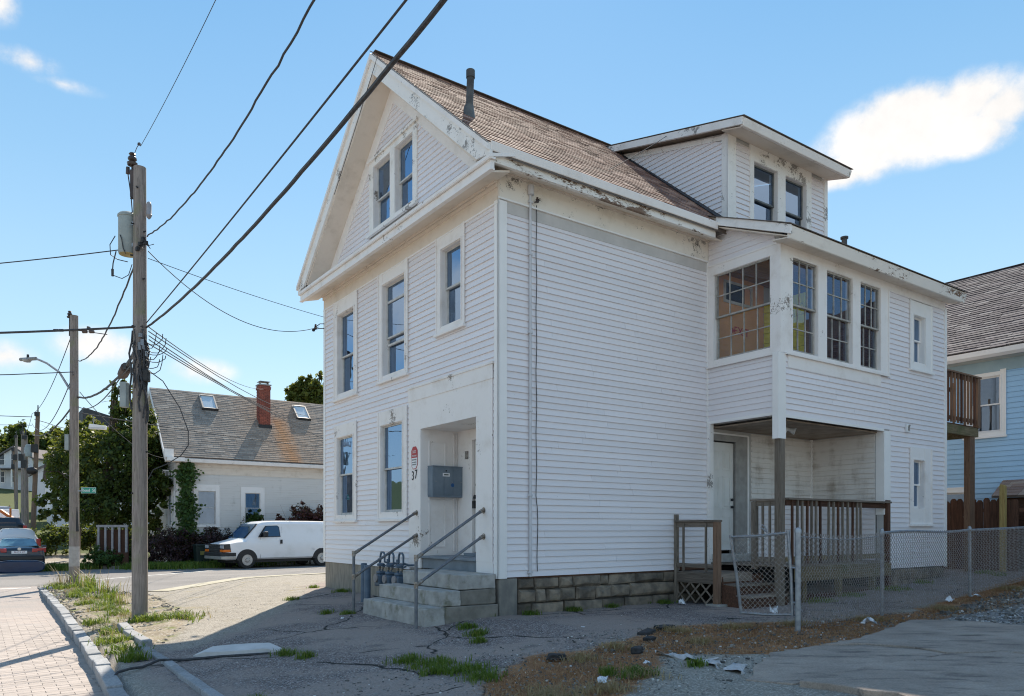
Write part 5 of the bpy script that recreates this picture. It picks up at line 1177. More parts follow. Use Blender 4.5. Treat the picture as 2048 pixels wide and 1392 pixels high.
def leaves(lobes, n, size, rng, shell=.5, flat=.3, clump=60, hang=.0):
    """lobes: (x,y,z,rx,ry,rz); leaves gather in clumps spread through the lobes' outer volume"""
    L = np.array(lobes, float); w_ = L[:, 3]*L[:, 4]*L[:, 5]; w_ = w_**.75; w_ /= w_.sum()
    nc = max(8, n//clump); k = rng.choice(len(L), nc, p=w_); d = rng.normal(size=(nc, 3)); d /= np.linalg.norm(d, axis=1)[:, None]
    r = (shell+(1-shell)*rng.random(nc))**.6
    cc = L[k, :3]+d*L[k, 3:6]*r[:, None]; cs = L[k, 3:6].mean(1)*rng.uniform(.10, .26, nc)
    j = rng.choice(nc, n); off = rng.normal(size=(n, 3))*.6
    C = cc[j]+off*cs[j][:, None]; C[:, 2] -= hang*np.abs(off[:, 0])*cs[j]
    nrm = d[j]*.7+rng.normal(size=(n, 3))*.75+np.array([0, 0, .45]); nrm /= np.linalg.norm(nrm, axis=1)[:, None]
    t = rng.normal(size=(n, 3)); A = np.cross(nrm, t); A /= np.linalg.norm(A, axis=1)[:, None]; B_ = np.cross(nrm, A); s = size*rng.uniform(.6, 1.35, n)[:, None]
    return C, A*s*.6, B_*s*.42
def tree(name, label, cat, base, lobes, n, size, m, seed, trunk_r=.2, group=None, shell=.5, limbs=6, hang=0, core=True, clump=60):
    rng = np.random.default_rng(seed); o = thing(name, label, cat, base, 0, group)
    b_ = np.array(base); L = [(l[0]-b_[0], l[1]-b_[1], l[2]-b_[2], l[3], l[4], l[5]) for l in lobes]
    c = quads_mesh('crown', *leaves(L, n, size, rng, shell, hang=hang, clump=clump), m, o); c['kind'] = 'stuff'
    if trunk_r:
        mb = MB(); top = np.mean([l[:3] for l in L], 0); mid = top*.55+rng.normal(size=3)*.1
        mb.tube([(0, 0, -.2), tuple(mid*.5), tuple(mid), tuple(top)], trunk_r, 8, trunk_r*.35)
        for i in range(min(limbs, len(L))):
            l = np.array(L[i][:3]); p0 = mid*rng.uniform(.6, 1.2); mb.tube([tuple(p0), tuple((p0+l)/2+rng.normal(size=3)*.15), tuple(l+rng.normal(size=3)*.2)], trunk_r*.45, 6, trunk_r*.1)
            for q in range(3): e = l+rng.normal(size=3)*np.array(L[i][3:6])*.6; mb.tube([tuple((p0+l)/2), tuple((l+e)/2+np.array([0, 0, .1])), tuple(e)], trunk_r*.18, 5, trunk_r*.04)
        mb.build('trunk', M['bark'], o, smooth=True, fix=False)
    return o
def blades(name, pts, h, w_, m, parent=None, lean=.5, per=8, spread=.05, rng=NR):
    """grass tufts: bent blades of two quads each at world points"""
    P = np.repeat(np.array([list(p) for p in pts], float), per, 0); n = len(P)
    if n == 0: return None
    hh = h*rng.uniform(.45, 1.2, n); a = rng.uniform(0, 6.283, n); d = np.stack([np.cos(a), np.sin(a), 0*a], 1); P[:, :2] += rng.normal(size=(n, 2))*spread
    side = np.stack([-np.sin(a), np.cos(a), 0*a], 1)*(w_*rng.uniform(.6, 1.3, n))[:, None]; ln = (lean*rng.uniform(.2, 1.3, n)*hh)[:, None]
    up = np.array([0, 0, 1.0]); m1 = P+d*ln*.35+up*(hh*.6)[:, None]; m2 = P+d*ln+up*hh[:, None]*np.clip(1-lean*.35*rng.random(n), .4, 1)[:, None]
    P = P-up*.01
    V = np.stack([P-side, P+side, m1+side*.8, m1-side*.8, m2], 1).reshape(-1, 3).astype(np.float32); i = np.arange(n)[:, None]*5
    Fq = np.concatenate([i+np.array([[0, 1, 2, 3]])], 0); Ft = i+np.array([[3, 2, 4]])
    me = bpy.data.meshes.new(name); me.from_pydata(V.tolist(), [], Fq.tolist()+Ft.tolist()); me.update()
    return link_mesh(name, me, m, parent)
def px2(px_, py_, Y):     # used for shaping crowns: a point at distance Y
    return ((px_-1024)/1507*Y, Y, 1.3+(1058-py_)/1507*Y)
def lobes_at(Y, lst, depth=1.0):
    k = Y/1507; out = []
    for (a, c, rx, rz, *dy) in lst:
        y = Y+(dy[0] if dy else 0); x_, y_, z_ = px2(a, c, y); out.append((x_, y_, z_, rx*k, max(rx, rz)*k*depth, rz*k))
    return out
# big vine-covered tree on the far corner
T1 = [(215, 930, 70, 80), (150, 950, 55, 70, 1), (268, 905, 50, 80), (246, 805, 26, 42), (236, 772, 14, 18), (298, 940, 32, 85, .6), (118, 1005, 42, 42), (205, 1010, 85, 40), (170, 872, 48, 38, 1), (262, 845, 42, 40), (95, 1025, 22, 22), (285, 1010, 38, 40), (325, 985, 14, 50, -.3), (310, 850, 14, 50, -.4)]
tree('corner_tree', 'big dark leafy tree on the far corner behind the two nearest utility poles', 'tree', tuple(GW(-1.6, 31.6)), lobes_at(36, T1, .8), 30000, .17, M['leaf'], 3, .24, shell=.35)
T2 = [(150, 880, 45, 32), (185, 855, 28, 22), (125, 915, 35, 28), (178, 905, 40, 30), (205, 880, 30, 24)]
tree('corner_tree', 'yellow-green tree showing above the dark corner tree, left of the tilted roof', 'tree', tuple(GW(-2.2, 34.5)), lobes_at(39, T2, .8), 8000, .17, M['leaf_y'], 4, .16, shell=.2)
T3 = [(612, 782, 30, 26), (588, 786, 18, 16), (638, 776, 22, 26), (612, 758, 12, 10), (640, 752, 10, 10), (600, 800, 30, 14), (635, 803, 25, 14)]
tree('yard_tree', 'light green tree rising behind the weathered grey roof', 'tree', tuple(GW(13.2, 44.3)), lobes_at(55, T3, .8), 9000, .26, M['leaf_y'], 5, .2, shell=.1)
HL = [(22, 893, 44, 48, 'rounded dark green tree on the far hill above the white gabled house'), (75, 900, 34, 44, 'tree on the far hill behind the leaning brown pole'), (112, 888, 34, 36, 'spreading tree on the far hill, right of the cracked poles'), (150, 892, 34, 32, 'tree on the far hill just left of the street lamp pole'), (-30, 890, 40, 50, 'hill tree cut by the left edge of the view'), (48, 925, 30, 38, 'lower green tree on the far hill between white house and poles'), (92, 945, 22, 34, 'narrow tree beside the grey house up the street'), (190, 885, 36, 30, 'tree on the far hill showing over the yellow-green tree')]
for i, (a, c, rx, rz, lab) in enumerate(HL):
    Y = 138+7*(i % 3); rg = random.Random(i+40); lst = [(a+rg.uniform(-.6, .6)*rx, c+rg.uniform(-.5, .5)*rz, rx*rg.uniform(.4, .62), rz*rg.uniform(.35, .6)) for _ in range(7)]
    x_, y_, _z = px2(a, c, Y); uu = (x_-O[0])*CA+(y_-O[1])*SA; vv = -(x_-O[0])*SA+(y_-O[1])*CA
    tree('hill_tree', lab, 'tree', (x_, y_, float(G(uu, vv))), lobes_at(Y, lst, 1), 7000, .62, M['leaf_hill'], 50+i, .3, 'trees on the far hill', shell=.2)
# wooded skyline further along, one mass
rg = np.random.default_rng(9); lob = []
for i in range(46):
    x_ = rg.uniform(-150, 260); y_ = rg.uniform(165, 195); uu = (x_-O[0])*CA+(y_-O[1])*SA; vv = -(x_-O[0])*SA+(y_-O[1])*CA
    lob.append((x_, y_, float(G(uu, vv))+4, rg.uniform(5, 9), 5, rg.uniform(4, 7)))
C_, A_, B2 = leaves(lob, 26000, 1.5, rg, .2)
props(quads_mesh('treeline', C_, A_, B2, M['leaf_hill']), 'distant wooded hillside beyond the houses', 'trees', kind='stuff')
# ------------------------------------------------------------------ grey-roofed house across the side street
nb = thing('grey_roof_house', 'low white clapboard house with weathered grey roof, skylights and brick chimney across the side street', 'house', W(0, 0, 0), ANG)
NV = 28.6; NU0, NU1 = 1.3, 17.0; NW = NV+6.6; NE = 4.62; NRV = 31.9
nf = lambda s, z, d: (s, NV-d, z)
ngp = lambda s, z, d: (NU0-d, s, z)
NWIN = [(2.27, 3.07, 1.52, 3.12), (4.46, 5.2, 1.60, 3.08), (9.2, 10.0, 1.6, 3.08)]
LIN = MB(); c = MB(); wallpanel(c, nf, NU0, NU1, -.6, 4.62, NWIN, .15)
GWN = [(29.6, 30.3, 1.5, 3.0), (28.95, 29.35, 1.2, 2.9), (30.5, 31.2, 4.3, 5.2)]
wallpanel(c, ngp, NV+.15, 35.05, -.6, 4.5, GWN[:2], .15)
nz_ = lambda v: 4.71+(v-28.25)*1.0 if v < NRV else 4.71+(35.55-v)*1.0
c.prism([(NV+.1, 4.5), (35.05, 4.5), (NRV, nz_(NRV)-.2)], ngp, -.001, -.15); c.box(NU1-.15, NU1, NV, 35.05, -.6, 4.7); c.box(NU0, NU1, 34.95, 35.1, -.6, 4.7)
c.build('wall', plain('old_sheathing', (.4, .39, .38), (.3, .3, .3), 3, .9), nb)
NS = siding('pale_clapboard', (.66, .63, .60), (.40, .37, .33), .30); nlap = plain('dark_lap', (.16, .15, .14), (.12, .11, .1), 5, .8)  # lap colour paints the shadow lines between the boards
NSEG = []; keep = SEG; SEG = NSEG
clap(nf, 1.66, 11.0, -.5, 3.92, [(a-.2, c_+.2, e-.1, f+.3) for a, c_, e, f in NWIN], exp=.118)
clap(ngp, NV+.0, 35.0, -.5, 8.1, [(a-.15, c_+.15, e-.1, f+.2) for a, c_, e, f in GWN], exp=.118, lo=lambda z: max(NV, 28.25+(z-4.5)), hi=lambda z: min(35.0, 35.5-(z-4.5)))
SEG = keep
m = MB()
for s in NSEG: board_into(m, s)
props(m.build('siding_course', [NS, nlap], nb, fix=False), kind='stuff')
for k, (a, c_, e, f) in enumerate(NWIN): window(nf, (a, c_, e, f), (a-.2, c_+.2, e-.1, f+.3), nb, mid=.5, curtain=((0, .12, 0, 1, CURT) if k == 0 else (0, 1, .3, 1, CURT2)), deep=.03)
for (a, c_, e, f) in GWN[:2]: window(ngp, (a, c_, e, f), (a-.14, c_+.14, e-.1, f+.2), nb, mid=.5, deep=.03)
window(ngp, GWN[2], (GWN[2][0]-.12, GWN[2][1]+.12, GWN[2][2]-.1, GWN[2][3]+.15), nb, mid=.5, deep=.03)
m = MB(); pbox(m, nf, NU0-.03, 1.66, -.5, 4.4, 0, .04); pbox(m, ngp, NV-.04, NV+.2, -.5, 4.4, 0, .03); m.build('corner_board', M['trim'], nb)
m = MB(); pbox(m, nf, 1.66, 11.2, 3.92, 4.12, 0, .03); pbox(m, nf, 1.66, 11.2, 4.12, 4.25, .0, .05); pbox(m, nf, 1.66, 11.2, 4.25, 4.42, .0, .09); m.build('frieze_board', M['soffit'], nb)
m = MB(); m.prism([(28.2, 4.44), (28.16, 4.60), (28.3, 4.66), (28.3, 4.44)], lambda a, b_, d: (d, a, b_), NU0-.55, 17.2); m.build('fascia', M['trim'], nb); m = MB(); m.box(NU0-.5, 17.2, 28.3, NV, 4.42, 4.45); m.build('soffit', M['soffit'], nb)
m = MB(); m.prism([(28.2, 4.62), (28.2, 4.68), (NRV, 8.36), (35.55, 4.7), (35.55, 4.62), (NRV, 8.24)], lambda a, b_, d: (d, a, b_), NU0-.55, 17.2); nroof = m.build('roof', rf_m, nb)
m = MB(); m.prism([(28.15, 4.50), (28.15, 4.70), (NRV, 8.40), (35.6, 4.70), (35.6, 4.50), (NRV, 8.15)], lambda a, b_, d: (d, a, b_), NU0-.60, NU0-.55); m.build('rake_board', M['trim'], nb)
m = MB(); m.prism([(28.2, 4.58), (NRV, 8.2), (35.5, 4.58), (35.5, 4.5), (NRV, 8.1), (28.2, 4.5)], lambda a, b_, d: (d, a, b_), NU0-.55, NU0-.05); m.build('rake_soffit', M['soffit'], nb)
m = MB(); m.box(NU0-.5, NU0+.25, 28.0, 28.3, 4.45, 4.62); m.box(NU0-.6, NU0-.2, 28.12, 28.32, 4.62, 5.0); m.build('cornice_return', M['trim_peel'], nb)
def rust(b, col):
    g_ = b.n('ShaderNodeTexCoord'); mp = b.n('ShaderNodeMapping'); b.put(mp.inputs['Vector'], g_.outputs['Object']); s_ = b.n('ShaderNodeSeparateXYZ'); b.put(s_.inputs[0], mp.outputs[0])
    co = b.coord((1.6, .35, .35)); n_ = b.noise(co, 1.5, 5, .65)
    c0 = b.math('SUBTRACT', b.math('ADD', s_.outputs['X'], b.math('MULTIPLY', b.math('SUBTRACT', n_, .5), .9)), 6.75)
    below = b.ramp(s_.outputs['Z'], 7.4, 6.9)
    band_ = b.math('MULTIPLY', b.math('SUBTRACT', 1.0, b.ramp(b.math('ABSOLUTE', c0), .05, .75)), below)
    col = b.mix(b.math('MULTIPLY', band_, .85), col, (.42, .18, .06))
    wide = b.math('MULTIPLY', b.ramp(b.math('ABSOLUTE', c0), 3.2, .6), .35); col = b.mix(wide, col, (.42, .27, .17))
    st = b.noise(b.coord((2.4, .25, .25)), 1.3, 5, .6); return b.mix(b.ramp(st, .55, .75, 0, .55), col, (.17, .165, .16))
NSM = shingle_mat('grey_weathered_shingles', (.36, .31, .265), (.27, .235, .205), (.43, .375, .32), rust)
NL = math.hypot(NRV-28.2, 8.36-4.66); cs_, sn_ = (NRV-28.2)/NL, (8.36-4.66)/NL
nrf = lambda a, b_, d: (NU0-.58+a, 28.17+b_*cs_-d*sn_, 4.68+b_*sn_+d*cs_)
shingles('shingle_course', nrf, 12.5, NL, .15, .32, NSM, nroof)
def skylight(u, v0, lab):
    z0 = 4.68+(v0-28.2)
    P_ = lambda a, b_, d: (u+a, v0+b_*cs_-d*sn_, z0+b_*sn_+d*cs_)
    m = MB()
    for (a, c_, e, f) in ((0, .07, 0, 1.15), (.68, .75, 0, 1.15), (.07, .68, 0, .08), (.07, .68, 1.07, 1.15)): m.hexa([P_(a, e, 0), P_(c_, e, 0), P_(c_, f, 0), P_(a, f, 0), P_(a, e, .16), P_(c_, e, .16), P_(c_, f, .13), P_(a, f, .13)])
    s_ = m.build('skylight', plain('skylight_frame', (.30, .28, .26), (.22, .21, .2), 5, .5), nroof); m = MB(); m.hexa([P_(-.03, -.06, 0), (P_(.78, -.06, 0)), P_(.78, 0, 0), P_(-.03, 0, 0), P_(-.03, -.03, .10), P_(.78, -.03, .10), P_(.78, 0, .15), P_(-.03, 0, .15)]); m.build('curb', M['black'], s_)
    m = MB(); m.add([P_(.06, .07, .12), P_(.69, .07, .12), P_(.69, 1.08, .11), P_(.06, 1.08, .11)], [(0, 1, 2, 3)]); m.build('pane', plain('skylight_pane', (.55, .62, .66), (.5, .57, .62), 2, .08, spec=.8), s_)
skylight(2.98, 30.85, ''); skylight(7.82, 30.75, '')
# brick chimney, brick by brick in courses
bm_ = plain('chimney_brick', (.26, .075, .05), (.15, .05, .038), 4, .9, .4, 60, pieces=.35, dirt=(.10, .06, .05), damt=.4)
ch = MB(); ch.box(5.66, 6.18, 30.12, 30.64, 6.5, 8.78); chim = ch.build('chimney', plain('brick_mortar', (.22, .17, .14), (.16, .12, .1), 9, .95), nroof)
bk = MB()
for r_ in range(29):
    z = 6.62+r_*.075; o_ = .1 if r_ % 2 else 0; ex_ = .03 if r_ in (26, 27) else 0
    for (x0, x1, y0, y1) in ((5.64-ex_, 6.20+ex_, 30.10-ex_, 30.13), (5.64-ex_, 5.67, 30.13, 30.66+ex_), (6.17, 6.20+ex_, 30.13, 30.66+ex_)):
        lx = x1-x0 > y1-y0; L0, L1 = (x0, x1) if lx else (y0, y1); a = L0-o_
        while a < L1:
            p, q = max(a, L0)+.004, min(a+.2, L1)-.004; a += .2
            if q-p < .03: continue
            if lx: bk.box(p, q, y0-R.uniform(0, .004), y1, z, z+.066)
            else: bk.box(x0 if x0 < 6 else x0, x1, p, q, z, z+.066)
props(bk.build('brick', bm_, nroof, fix=False), kind='stuff')
m = MB(); m.box(5.60, 6.24, 30.06, 30.70, 8.78, 8.84)
for x in (5.72, 6.12): m.box(x, x+.02, 30.2, 30.5, 8.84, 8.98)
m.box(5.66, 6.2, 30.1, 30.66, 8.98, 9.0); m.build('chimney_cap', M['frame_grey'], nroof); m = MB(); m.box(5.58, 6.26, 30.02, 30.12, 6.45, 6.72); m.build('flashing', M['black'], nroof)
ac = thing('window_air_conditioner', 'white window air conditioner sticking out of the low house gable', 'air conditioner', W(NU0, 29.75, 3.7), ANG)
m = MB(); m.box(-.45, 0, -.3, .3, 0, .42); m.build('case', M['white'], ac, bevel=.01); m = MB()
for k in range(7): m.box(-.46, -.448, -.26, .26, .05+k*.05, .075+k*.05)
for k in range(6): m.box(-.40+k*.06, -.37+k*.06, -.31, -.298, .08, .36)
props(m.build('vent_slat', M['black'], ac), kind='stuff')
# vine up the corner
vn = thing('climbing_vine', 'green climbing vine growing up the low house corner', 'vine', GW(1.65, 28.5), 0)
rg = np.random.default_rng(21); pts = []
for i in range(2600):
    t_ = rg.random()**.9; z = -.3+4.9*t_; w_ = (.16+.22*math.sin(t_*9)**2)*(1.0 if t_ < .9 else .7)+(.25*(1-t_) if t_ < .4 else 0); pts.append(W(1.72+rg.normal()*w_*.7, 28.5-abs(rg.normal())*.13, z)-vn.location)
C_ = np.array([tuple(p) for p in pts]); nn = len(C_); nr = rg.normal(size=(nn, 3))*.6+np.array([.4, -.7, .3]); nr /= np.linalg.norm(nr, axis=1)[:, None]; A_ = np.cross(nr, rg.normal(size=(nn, 3))); A_ /= np.linalg.norm(A_, axis=1)[:, None]; B2 = np.cross(nr, A_)
props(quads_mesh('leaves', C_, A_*.085, B2*.07, M['leaf_vine'], vn), kind='stuff')
m = MB(); m.tube([(W(1.6+.05*math.sin(k), 28.53, -.5+k*.6)-vn.location) for k in range(9)], .03, 6, .008); m.build('stem', M['bark'], vn)
# shrubs in front of it
def shrub(name, label, cat, u, v, lobes, n, size, m, seed, group=None):
    b0 = GW(u, v); lob = [tuple(W(u+a, v+c_, b0.z+z)[:2])+(b0.z+z, rx, rx*.9, rz) for a, c_, z, rx, rz in lobes]
    return tree(name, label, cat, tuple(b0), lob, n, size, m, seed, .05, group, shell=.15, limbs=4, clump=40)
shrub('purple_shrub', 'dark purple barberry hedge left of the vine on the low house', 'shrub', .6, 27.9, [(-.6, 0, .9, .7, .8), (.1, 0, 1.0, .8, .9), (.7, .1, 1.0, .7, .8), (-.9, .2, .6, .5, .6), (.3, -.3, .5, .8, .5)], 7000, .09, M['leaf_purple'], 31)
shrub('purple_shrub', 'dark purple shrub below the left window of the low house', 'shrub', 2.6, 28.0, [(-.6, 0, .9, .6, .7), (.1, 0, 1.1, .7, .7), (.9, 0, 1.2, .7, .6), (1.4, 0, 1.0, .5, .6)], 6000, .09, M['leaf_purple'], 32)
shrub('green_bush', 'green bush below the right window behind the white van', 'bush', 4.6, 28.0, [(-.1, 0, 1.5, .5, .8), (.2, 0, 2.2, .4, .5), (.8, 0, 1.3, .5, .6), (-.5, -.1, .9, .5, .6)], 4500, .12, M['leaf_vine'], 33)
shrub('red_shrub', 'tall red-leaved shrub behind the white van roof', 'shrub', 7.2, 27.6, [(-.9, 0, 1.7, .7, .8), (-.1, 0, 2.3, .8, .9), (.7, 0, 2.3, .8, .8), (1.4, 0, 2.0, .8, .9), (.2, .1, 1.3, 1.4, .8), (-1.2, 0, 2.2, .35, .5)], 11000, .11, M['leaf_red'], 34)
shrub('green_bush', 'low green bush under the red shrub behind the van', 'bush', 7.2, 27.0, [(-1.2, 0, 1.3, .6, .6), (-.1, 0, 1.4, .7, .6), (1.0, 0, 1.3, .7, .6)], 4500, .11, M['leaf_vine'], 35)
shrub('young_tree', 'bright yellow-green foliage beside the low house gable', 'tree', .6, 30.6, [(0, 0, 1.5, .5, 1.0), (.2, .3, 2.4, .4, .7)], 2200, .12, M['leaf_y'], 36)
shrub('green_bush', 'green weeds and bush at the foot of the white post fence', 'bush', -1.6, 27.7, [(-.3, 0, .5, .5, .5), (.3, 0, .45, .5, .45), (.9, .1, .5, .5, .5), (-.8, .2, .35, .4, .4)], 3600, .1, M['leaf_vine'], 37)
for k_, (u_, v_, lab_) in enumerate(((-2.9, 37.5, 'dark hedge bush beside the far road, left of the second pole'), (-1.2, 37.0, 'dark hedge bush behind the second pole under the corner tree'), (.3, 36.4, 'dark hedge bush under the corner tree next to the white posts'))): shrub('hedge_bush', lab_, 'bush', u_, v_, [(-.5, 0, .7, .8, .8), (.4, 0, .8, .8, .8), (.0, .2, 1.2, .7, .6)], 3200, .13, M['leaf'], 60+k_, 'hedge bushes under the corner tree')
# white fence posts and rail left of the hedge, bin
yf = thing('porch_balustrade', 'low white post fence with dark gaps beside the purple hedge', 'fence', W(-2.0, 28.1, -.42), ANG-.6)
m = MB(); m.box(-.05, 1.3, -.05, .05, 1.80, 1.9); m.build('top_rail', M['ins_grey'], yf)
for k in range(5): m = MB(); m.box(k*.3, k*.3+.08, -.04, .04, .7, 1.80); m.build('post', M['ins_grey'], yf)
m = MB(); m.box(.0, 1.3, .06, .1, .0, 1.7); m.box(-.02, 1.32, -.03, .06, .0, .7); m.build('backing_board', M['wood_brown'], yf)
bn = thing('wheelie_bin', 'dark green rubbish bin in the hedge before the white van', 'bin', GW(2.05, 27.0), ANG)
m = MB(); m.hexa([(-.25, -.28, .06), (.25, -.28, .06), (.25, .28, .06), (-.25, .28, .06), (-.3, -.34, .95), (.3, -.34, .95), (.3, .34, .95), (-.3, .34, .95)]); m.build('body', plain('bin_green', (.012, .03, .025), (.01, .022, .02), 3, .5), bn, bevel=.03)
m = MB(); m.box(-.33, .33, -.38, .36, .95, 1.02); m.build('lid', plain('bin_lid', (.014, .03, .026), (.01, .022, .02), 3, .5), bn, bevel=.02)
for s_ in (-1, 1): m = MB(); m.cyl((s_*.24, .3, .1), (s_*.3, .3, .1), .1, .1, 12); m.build('wheel', M['black'], bn)
m = MB(); m.box(-.12, .1, -.335, -.315, .55, .72); m.build('sticker', plain('bin_sticker', (.25, .22, .06), (.2, .18, .06), 20, .6), bn)

# ------------------------------------------------------------------ blue house at the back right, its fence, the rear balcony
bh = thing('blue_house', 'light blue clapboard house with dark grey shingle roof behind the yard fence', 'house', W(0, 0, 0), ANG)
BU = 13.6; bp = lambda s, z, d: (BU-d, s, z)
BW = [(-1.40, -.72, 3.64, 4.98), (-.62, .05, 1.0, 2.2)]
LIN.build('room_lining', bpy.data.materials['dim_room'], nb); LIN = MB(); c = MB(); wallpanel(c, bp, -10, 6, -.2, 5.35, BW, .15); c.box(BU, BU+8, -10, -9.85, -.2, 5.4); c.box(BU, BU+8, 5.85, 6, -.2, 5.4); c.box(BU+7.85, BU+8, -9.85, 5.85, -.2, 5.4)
c.prism([(BU, 5.4), (BU+8, 5.4), (BU+4, 8.5)], lambda a, b_, d: (a, d, b_), -10, -9.85); c.prism([(BU, 5.4), (BU+8, 5.4), (BU+4, 8.5)], lambda a, b_, d: (a, d, b_), 5.85, 6)
c.build('wall', plain('blue_sheathing', (.16, .25, .32), (.14, .2, .27), 3, .7), bh)
LIN.build('room_lining', bpy.data.materials['dim_room'], bh)
BS = siding('blue_clapboard', (.36, .58, .80), (.31, .50, .69), .2); blap = plain('blue_lap', (.11, .17, .24), (.09, .14, .2), 6, .8)  # lap colour is a painted shadow line under each blue board
BSEG = []; keep = SEG; SEG = BSEG
clap(bp, -6, 2.2, .3, 5.1, [(a-.12, c_+.12, e-.1, f+.14) for a, c_, e, f in BW], exp=.125)
SEG = keep
for s in sorted(BSEG, key=lambda s: -s[0])[:60]: m = MB(); board_into(m, s); m.build('siding_board', [BS, blap], bh, fix=False)
m = MB()
for s in sorted(BSEG, key=lambda s: -s[0])[60:]: board_into(m, s)
if m.v: props(m.build('siding_rest', [BS, blap], bh, fix=False), kind='stuff')
window(bp, BW[0], (BW[0][0]-.12, BW[0][1]+.12, BW[0][2]-.1, BW[0][3]+.14), bh, mid=.5, casing=M['trim_clean'], sash=M['trim_clean'], deep=.04, curtain=(0, 1, 0, .5, CURT))
window(bp, BW[1], (BW[1][0]-.12, BW[1][1]+.12, BW[1][2]-.1, BW[1][3]+.14), bh, mid=.5, casing=M['trim_clean'], sash=M['trim_clean'], deep=.04)
m = MB(); pbox(m, bp, -10, 6.0, 5.08, 5.36, 0, .03); m.build('frieze_board', plain('pale_blue_trim', (.33, .45, .50), (.28, .39, .45), 3, .6), bh)
m = MB(); m.box(BU-.42, BU, -10.2, 6.2, 5.36, 5.38); m.build('soffit', plain('cream_soffit', (.62, .62, .56), (.5, .5, .46), 3, .6), bh)
m = MB(); m.prism([(BU-.42, 5.36), (BU-.52, 5.42), (BU-.55, 5.53), (BU-.40, 5.55), (BU-.38, 5.36)], lambda a, b_, d: (a, d, b_), -10.2, 6.2); m.build('gutter', M['trim_clean'], bh)
m = MB(); m.prism([(BU-.5, 5.50), (BU-.5, 5.56), (BU+4, 8.72), (BU+8.5, 5.56), (BU+8.5, 5.5), (BU+4, 8.6)], lambda a, b_, d: (a, d, b_), -10.2, 6.2); broof = m.build('roof', rf_m, bh)
BSM = shingle_mat('dark_grey_shingles', (.13, .115, .13), (.075, .068, .08), (.22, .205, .21))
BL_ = math.hypot(4.52, 3.18); bc_, bs_ = 4.52/BL_, 3.18/BL_
shingles('shingle_course', lambda a, b_, d: (BU-.53+b_*bc_-d*bs_, -7.0+a, 5.56+b_*bs_+d*bc_), 11, BL_, .14, .32, BSM, broof, thick=.018, jit=.012)
m = MB(); m.bar((BU+4, -7.0, 8.745), (BU+4, 6.2, 8.745), .16, .014); m.build('ridge_cap', rf_m, broof)
# shed with small shingle roof
sd_ = thing('garden_shed', 'low dark shed with a brown shingle roof behind the wood fence', 'shed', W(13.0, -1.62, .3), ANG)
m = MB(); m.box(0, .5, -2.2, 0, 0, 1.72); m.build('wall', M['wood_brown_h'], sd_)
m = MB()
for k in range(8): m.box(-.015, 0, -2.2, .0, .9+k*.1, .985+k*.1)
props(m.build('plank', M['wood_brown_h'], sd_), kind='stuff')
m = MB(); m.prism([(-.14, 1.72), (-.14, 1.76), (.5, 2.16), (.5, 2.10)], lambda a, b_, d: (a, d, b_), -2.3, .12); sr = m.build('roof', rf_m, sd_)
shingles('shingle_course', lambda a, b_, d: (-.15+b_*.85-d*.5, -2.3+a, 1.765+b_*.53+d*.85), 2.42, .74, .13, .3, shingle_mat('tan_shingles', (.40, .29, .24), (.30, .21, .18), (.46, .36, .3)), sr)
# board fence
wf = thing('wood_fence', 'dark brown picket board fence at the back of the yard', 'fence', W(12.3, 0, 0), ANG)
y = 1.0; i = 0
while y > -4.6:
    z0 = float(G(12.3, y)); top = 1.98+R.uniform(-.03, .03); w_ = .135+R.uniform(-.006, .004); dx = R.uniform(-.008, .008)
    if not (-2.40 < y < -2.2):
        m = MB(); m.prism([(y, z0-.05), (y-w_, z0-.05), (y-w_, top-.05), (y-w_*.72, top), (y-w_*.28, top), (y, top-.05)], lambda a, b_, d: (d, a, b_), dx, dx+.02); m.build('picket', M['wood_brown'], wf)
    y -= .142; i += 1
for z in (.75, 1.68): m = MB(); m.box(.022, .06, -4.6, 1.0, z, z+.09); m.build('rail', M['wood_brown_h'], wf)
yp = thing('fence_post', 'yellowish square timber post standing in front of the wood fence', 'post', W(12.15, -2.02, .3), ANG)
m = MB(); m.prism([(-.055, -.2), (.055, -.2), (.055, 1.95), (.03, 1.99), (-.055, 1.96)], lambda a, b_, d: (d, a, b_), -.05, .05); m.build('timber', M['wood_yellow'], yp, bevel=.004)
bl = thing('rear_balcony', 'reddish brown timber balcony on a tall post at the rear of the white house', 'balcony', W(0, 0, 0), ANG)
BY = -1.5
m = MB(); m.box(10.54, 12.15, BY-.02, BY+.03, 3.38, 3.58); m.build('rim_joist', M['wood_green'], bl, bevel=.004); m = MB(); m.box(12.11, 12.15, BY+.03, .3, 3.38, 3.58); m.build('rim_joist', M['wood_green'], bl, bevel=.004)
for k in range(12): m = MB(); m.box(10.56, 12.17, BY+.0+k*.15, BY+.14+k*.15, 3.58, 3.61); m.build('deck_board', M['wood_brown_h'], bl)
m = MB(); m.box(10.54, 12.2, BY-.07, BY+.06, 4.70, 4.735); m.build('top_rail', M['wood_red'], bl); m = MB(); m.box(10.54, 12.1, BY-.03, BY+.01, 4.60, 4.69); m.build('upper_rail', M['wood_brown_h'], bl); m = MB(); m.box(10.54, 12.1, BY-.03, BY+.01, 3.68, 3.76); m.build('lower_rail', M['wood_brown_h'], bl)
m = MB(); m.box(10.56, 10.9, BY-.01, BY+.02, 4.28, 4.37); m.build('brace', M['wood_brown_h'], bl)
for k in range(10):
    x = 10.62+k*.155; m = MB(); m.box(x, x+.036, BY-.07, BY-.03, 3.62, 4.69); m.build('baluster', M['wood_red'] if k % 4 else M['wood_brown'], bl)
for k in range(6): y = BY+.25+k*.24; m = MB(); m.box(12.12, 12.16, y, y+.036, 3.62, 4.69); m.build('baluster', M['wood_red'], bl)
m = MB(); m.box(12.07, 12.18, BY-.05, BY+.06, 3.58, 4.74); m.build('corner_post', M['wood_red'], bl)
